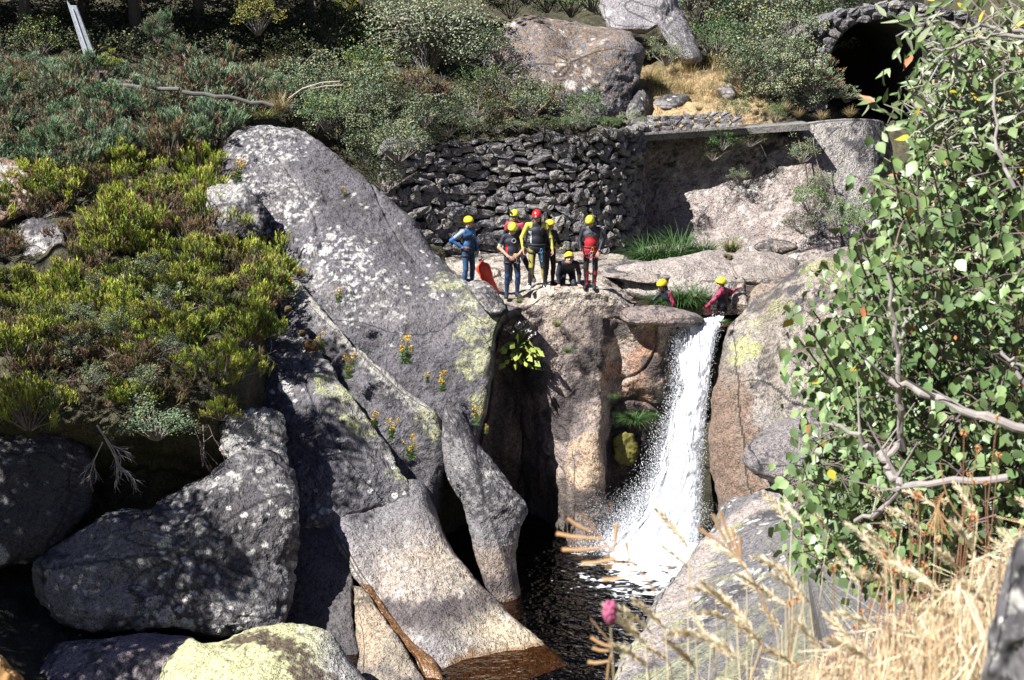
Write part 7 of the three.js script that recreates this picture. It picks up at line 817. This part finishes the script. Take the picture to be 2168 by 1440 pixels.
{ const protos = [1, 2, 3, 4, 5, 6].map((k) => seedStalk(820 + k)); reseed(830);
  const heads = [[1500, 1195, 1.75], [1505, 1220, 1.8], [1540, 1255, 1.8], [1720, 1105, 2.2], [1745, 1135, 2.2], [1800, 1125, 2.2], [1710, 1140, 2.1], [1930, 1060, 2.5], [2010, 1075, 2.6], [1960, 1110, 2.3], [1900, 1130, 2.2], [1470, 1320, 1.5], [1490, 1355, 1.55], [1455, 1345, 1.45], [1620, 1205, 1.9], [1690, 1215, 1.9], [1770, 1200, 2], [1830, 1190, 2.1], [1480, 1390, 1.4], [1470, 1410, 1.35], [1560, 1300, 1.6], [1620, 1310, 1.6], [1650, 1280, 1.7], [1720, 1300, 1.7], [1850, 1260, 1.9], [1790, 1290, 1.8], [1900, 1330, 1.7], [1600, 1390, 1.4], [1700, 1390, 1.5], [2020, 1180, 2], [2080, 1120, 2.2], [1980, 1250, 1.8], [2060, 1300, 1.6], [1840, 1380, 1.5], [1950, 1400, 1.5], [2120, 1060, 2.3]];
  for (let i = 0; i < 26; i++) { const k = rnd(); heads.push([1480 + 620 * k + rr(-30, 30), 1420 - 280 * k + rr(-60, 110), rr(1.4, 2.2)]); }
  const where = (x, y) => (y < 1150 ? 'before the birch leaves' : x < 1480 ? 'at the left end of the dry grass' : x < 1700 ? 'over the grey slab in the dry grass' : x < 1920 ? 'in the thick of the dry grass' : 'near the blurred rock');
  heads.forEach(([x, y, d], i) => { const s = rr(0.65, 1.0), p = at(x, y, d); plant('grass_stalk', protos[i % 6], p, [s, s, s], rr(-0.8, 0.8), 'pale grass stalk with feathery seed head ' + where(x, y), 'grass stalk', 'seeding grass stalks ' + where(x, y), ['stem', 'seed_head']); });
  // stems with round dry flower heads
  for (let i = 0; i < 46; i++) { const k = rnd(), x = 1660 + 470 * k + rr(-60, 40), y = 1330 - 380 * Math.pow(k, 1.5) + rr(-90, 90), d = rr(1.7, 2.9), p = at(x, y, d), g = group('dried_flower', p), f = new Fol(), h = new Fol(); f.twig([V(rr(-0.03, 0.03), -0.35, 0), V(rr(-0.02, 0.02), -0.15, 0), V(0, 0, 0)], 0.001, 0.0007, [0.34, 0.17, 0.1], 4); const c = pick([[0.6, 0.34, 0.16], [0.64, 0.44, 0.27], [0.5, 0.25, 0.12]]); for (let q = 0; q < 60; q++) { const e = V(rr(-1, 1), rr(-1, 1), rr(-1, 1)).normalize(); h.blade(V(0, 0, 0), e, rr(0.005, 0.008), 0.0034, vary(c, 0.25)); } mesh('stem', f.geo(), MTWIG, g); mesh('flower_head', h.geo(), MLEAF, g); tag(g, y < 1100 ? 'round dried orange flower head in front of the birch branches' : 'round dried orange flower head among the dry grass', 'dried flower', y < 1100 ? 'dried flowers before the birch' : 'dried flowers among the grass'); } }
// bare brown seed spikes leaning over the pool
function podStem(list, r, pods, label, seed, thin = 1) { reseed(seed); const C = new THREE.CatmullRomCurve3(list.map((p) => at(...p))), P = C.getPoints(12), o = P[0], f = new Fol(), h = new Fol(), c = [0.5, 0.3, 0.15]; f.twig(P.map((p) => p.clone().sub(o)), r, r * 0.6, c, 5); for (const [x0, y0, d0, x1, y1, d1] of pods) { const a = at(x0, y0, d0).sub(o), b = at(x1, y1, d1).sub(o); h.twig([a, a.clone().lerp(b, 0.3).add(V(0, -0.001, 0)), a.clone().lerp(b, 0.65).add(V(0, -0.0015, 0)), b], 0.0009 * thin, 0.0022 * thin, vary([0.58, 0.36, 0.18], 0.15), 5); } const g = group('seed_stem', o); mesh('stem', f.geo(), MTWIG, g); mesh('pod', h.geo(), MTWIG, g); return tag(g, label, 'seed stem'); }
podStem([[1390, 1260, 1.3], [1345, 1195, 1.3], [1290, 1160, 1.3], [1262, 1125, 1.3], [1232, 1085, 1.3]], 0.0012, [[1275, 1140, 1.3, 1178, 1130, 1.3], [1285, 1158, 1.3, 1190, 1164, 1.3], [1320, 1178, 1.3, 1232, 1194, 1.3], [1345, 1215, 1.3, 1275, 1228, 1.3], [1250, 1125, 1.3, 1202, 1098, 1.3], [1300, 1165, 1.3, 1306, 1110, 1.3], [1335, 1185, 1.3, 1326, 1150, 1.3]], 'brown dry seed stem with pods, blurred in front of the pool', 861);
podStem([[1285, 1440, 1.3], [1290, 1400, 1.3], [1296, 1372, 1.3], [1250, 1310, 1.3]], 0.0011, [[1290, 1378, 1.3, 1255, 1372, 1.3], [1288, 1400, 1.3, 1245, 1402, 1.3], [1294, 1370, 1.3, 1252, 1350, 1.3]], 'short brown seed stem under the pink flower', 862);
podStem([[1640, 1330, 1.5], [1600, 1240, 1.5], [1555, 1175, 1.5], [1500, 1130, 1.5], [1475, 1115, 1.5]], 0.0013, [[1560, 1175, 1.5, 1525, 1085, 1.5], [1550, 1170, 1.5, 1510, 1090, 1.5], [1565, 1178, 1.5, 1550, 1120, 1.5], [1570, 1190, 1.5, 1566, 1135, 1.5], [1520, 1145, 1.5, 1480, 1120, 1.5]], 'forked brown seed stem in front of the waterfall foot', 863);
podStem([[2080, 1150, 2.1], [2010, 1060, 2.1], [1990, 980, 2.1]], 0.0014, Array.from({ length: 12 }, (_, i) => [2000 - i * 3, 1040 + i * 2, 2.1, 1960 + i * 7, 1120 + (i * 37) % 30, 2.1]), 'drooping reddish seed spray before the lower dead limb', 864, 0.35);
{ reseed(870); const p = at(1292, 1296, 1.2), g = group('pink_flower', p), f = new Fol(); f.twig([V(0.008, -0.13, 0), V(0.004, -0.06, 0), V(0, -0.008, 0)], 0.0009, 0.0008, [0.42, 0.36, 0.22], 5); mesh('stem', f.geo(), MTWIG, g); const geos = []; for (let i = 0; i < 70; i++) { const e = V(rr(-1, 1), rr(-1, 1), rr(-1, 1)).normalize(); geos.push(new THREE.SphereGeometry(0.0021, 6, 5).scale(1, 1.5, 1).translate(e.x * 0.0055, e.y * 0.0095, e.z * 0.0055)); } mesh('flower_head', mergeGeometries(geos), std([0.42, 0.1, 0.2], 0.7), g); tag(g, 'single blurred pink globe flower on a thin stem before the dark pool', 'flower'); }
rock('boulder', 'blurred grey lichened rock at the right bottom corner, close to the camera', boulderGeo([[2085, 1480, 1.14], [2080, 1400, 1.14], [2100, 1300, 1.15], [2130, 1190, 1.17], [2175, 1130, 1.2], [2330, 1150, 1.2], [2380, 1500, 1.14], [2200, 1620, 1.1]], { front: 0.04, rear: 0.2, step: 0.006, a1: 0.004, a2: 0.004, a3: 0.004, disp: (p) => 0.008 * fbm(p.x * 40, p.y * 40, p.z * 40, 3), col: (() => { const g = granite({ base: [0.24, 0.23, 0.235], s: 14, seed: 5, white: 0.35, dark: 0.1 }); return g; })() }));
renderer.render(scene, camera);
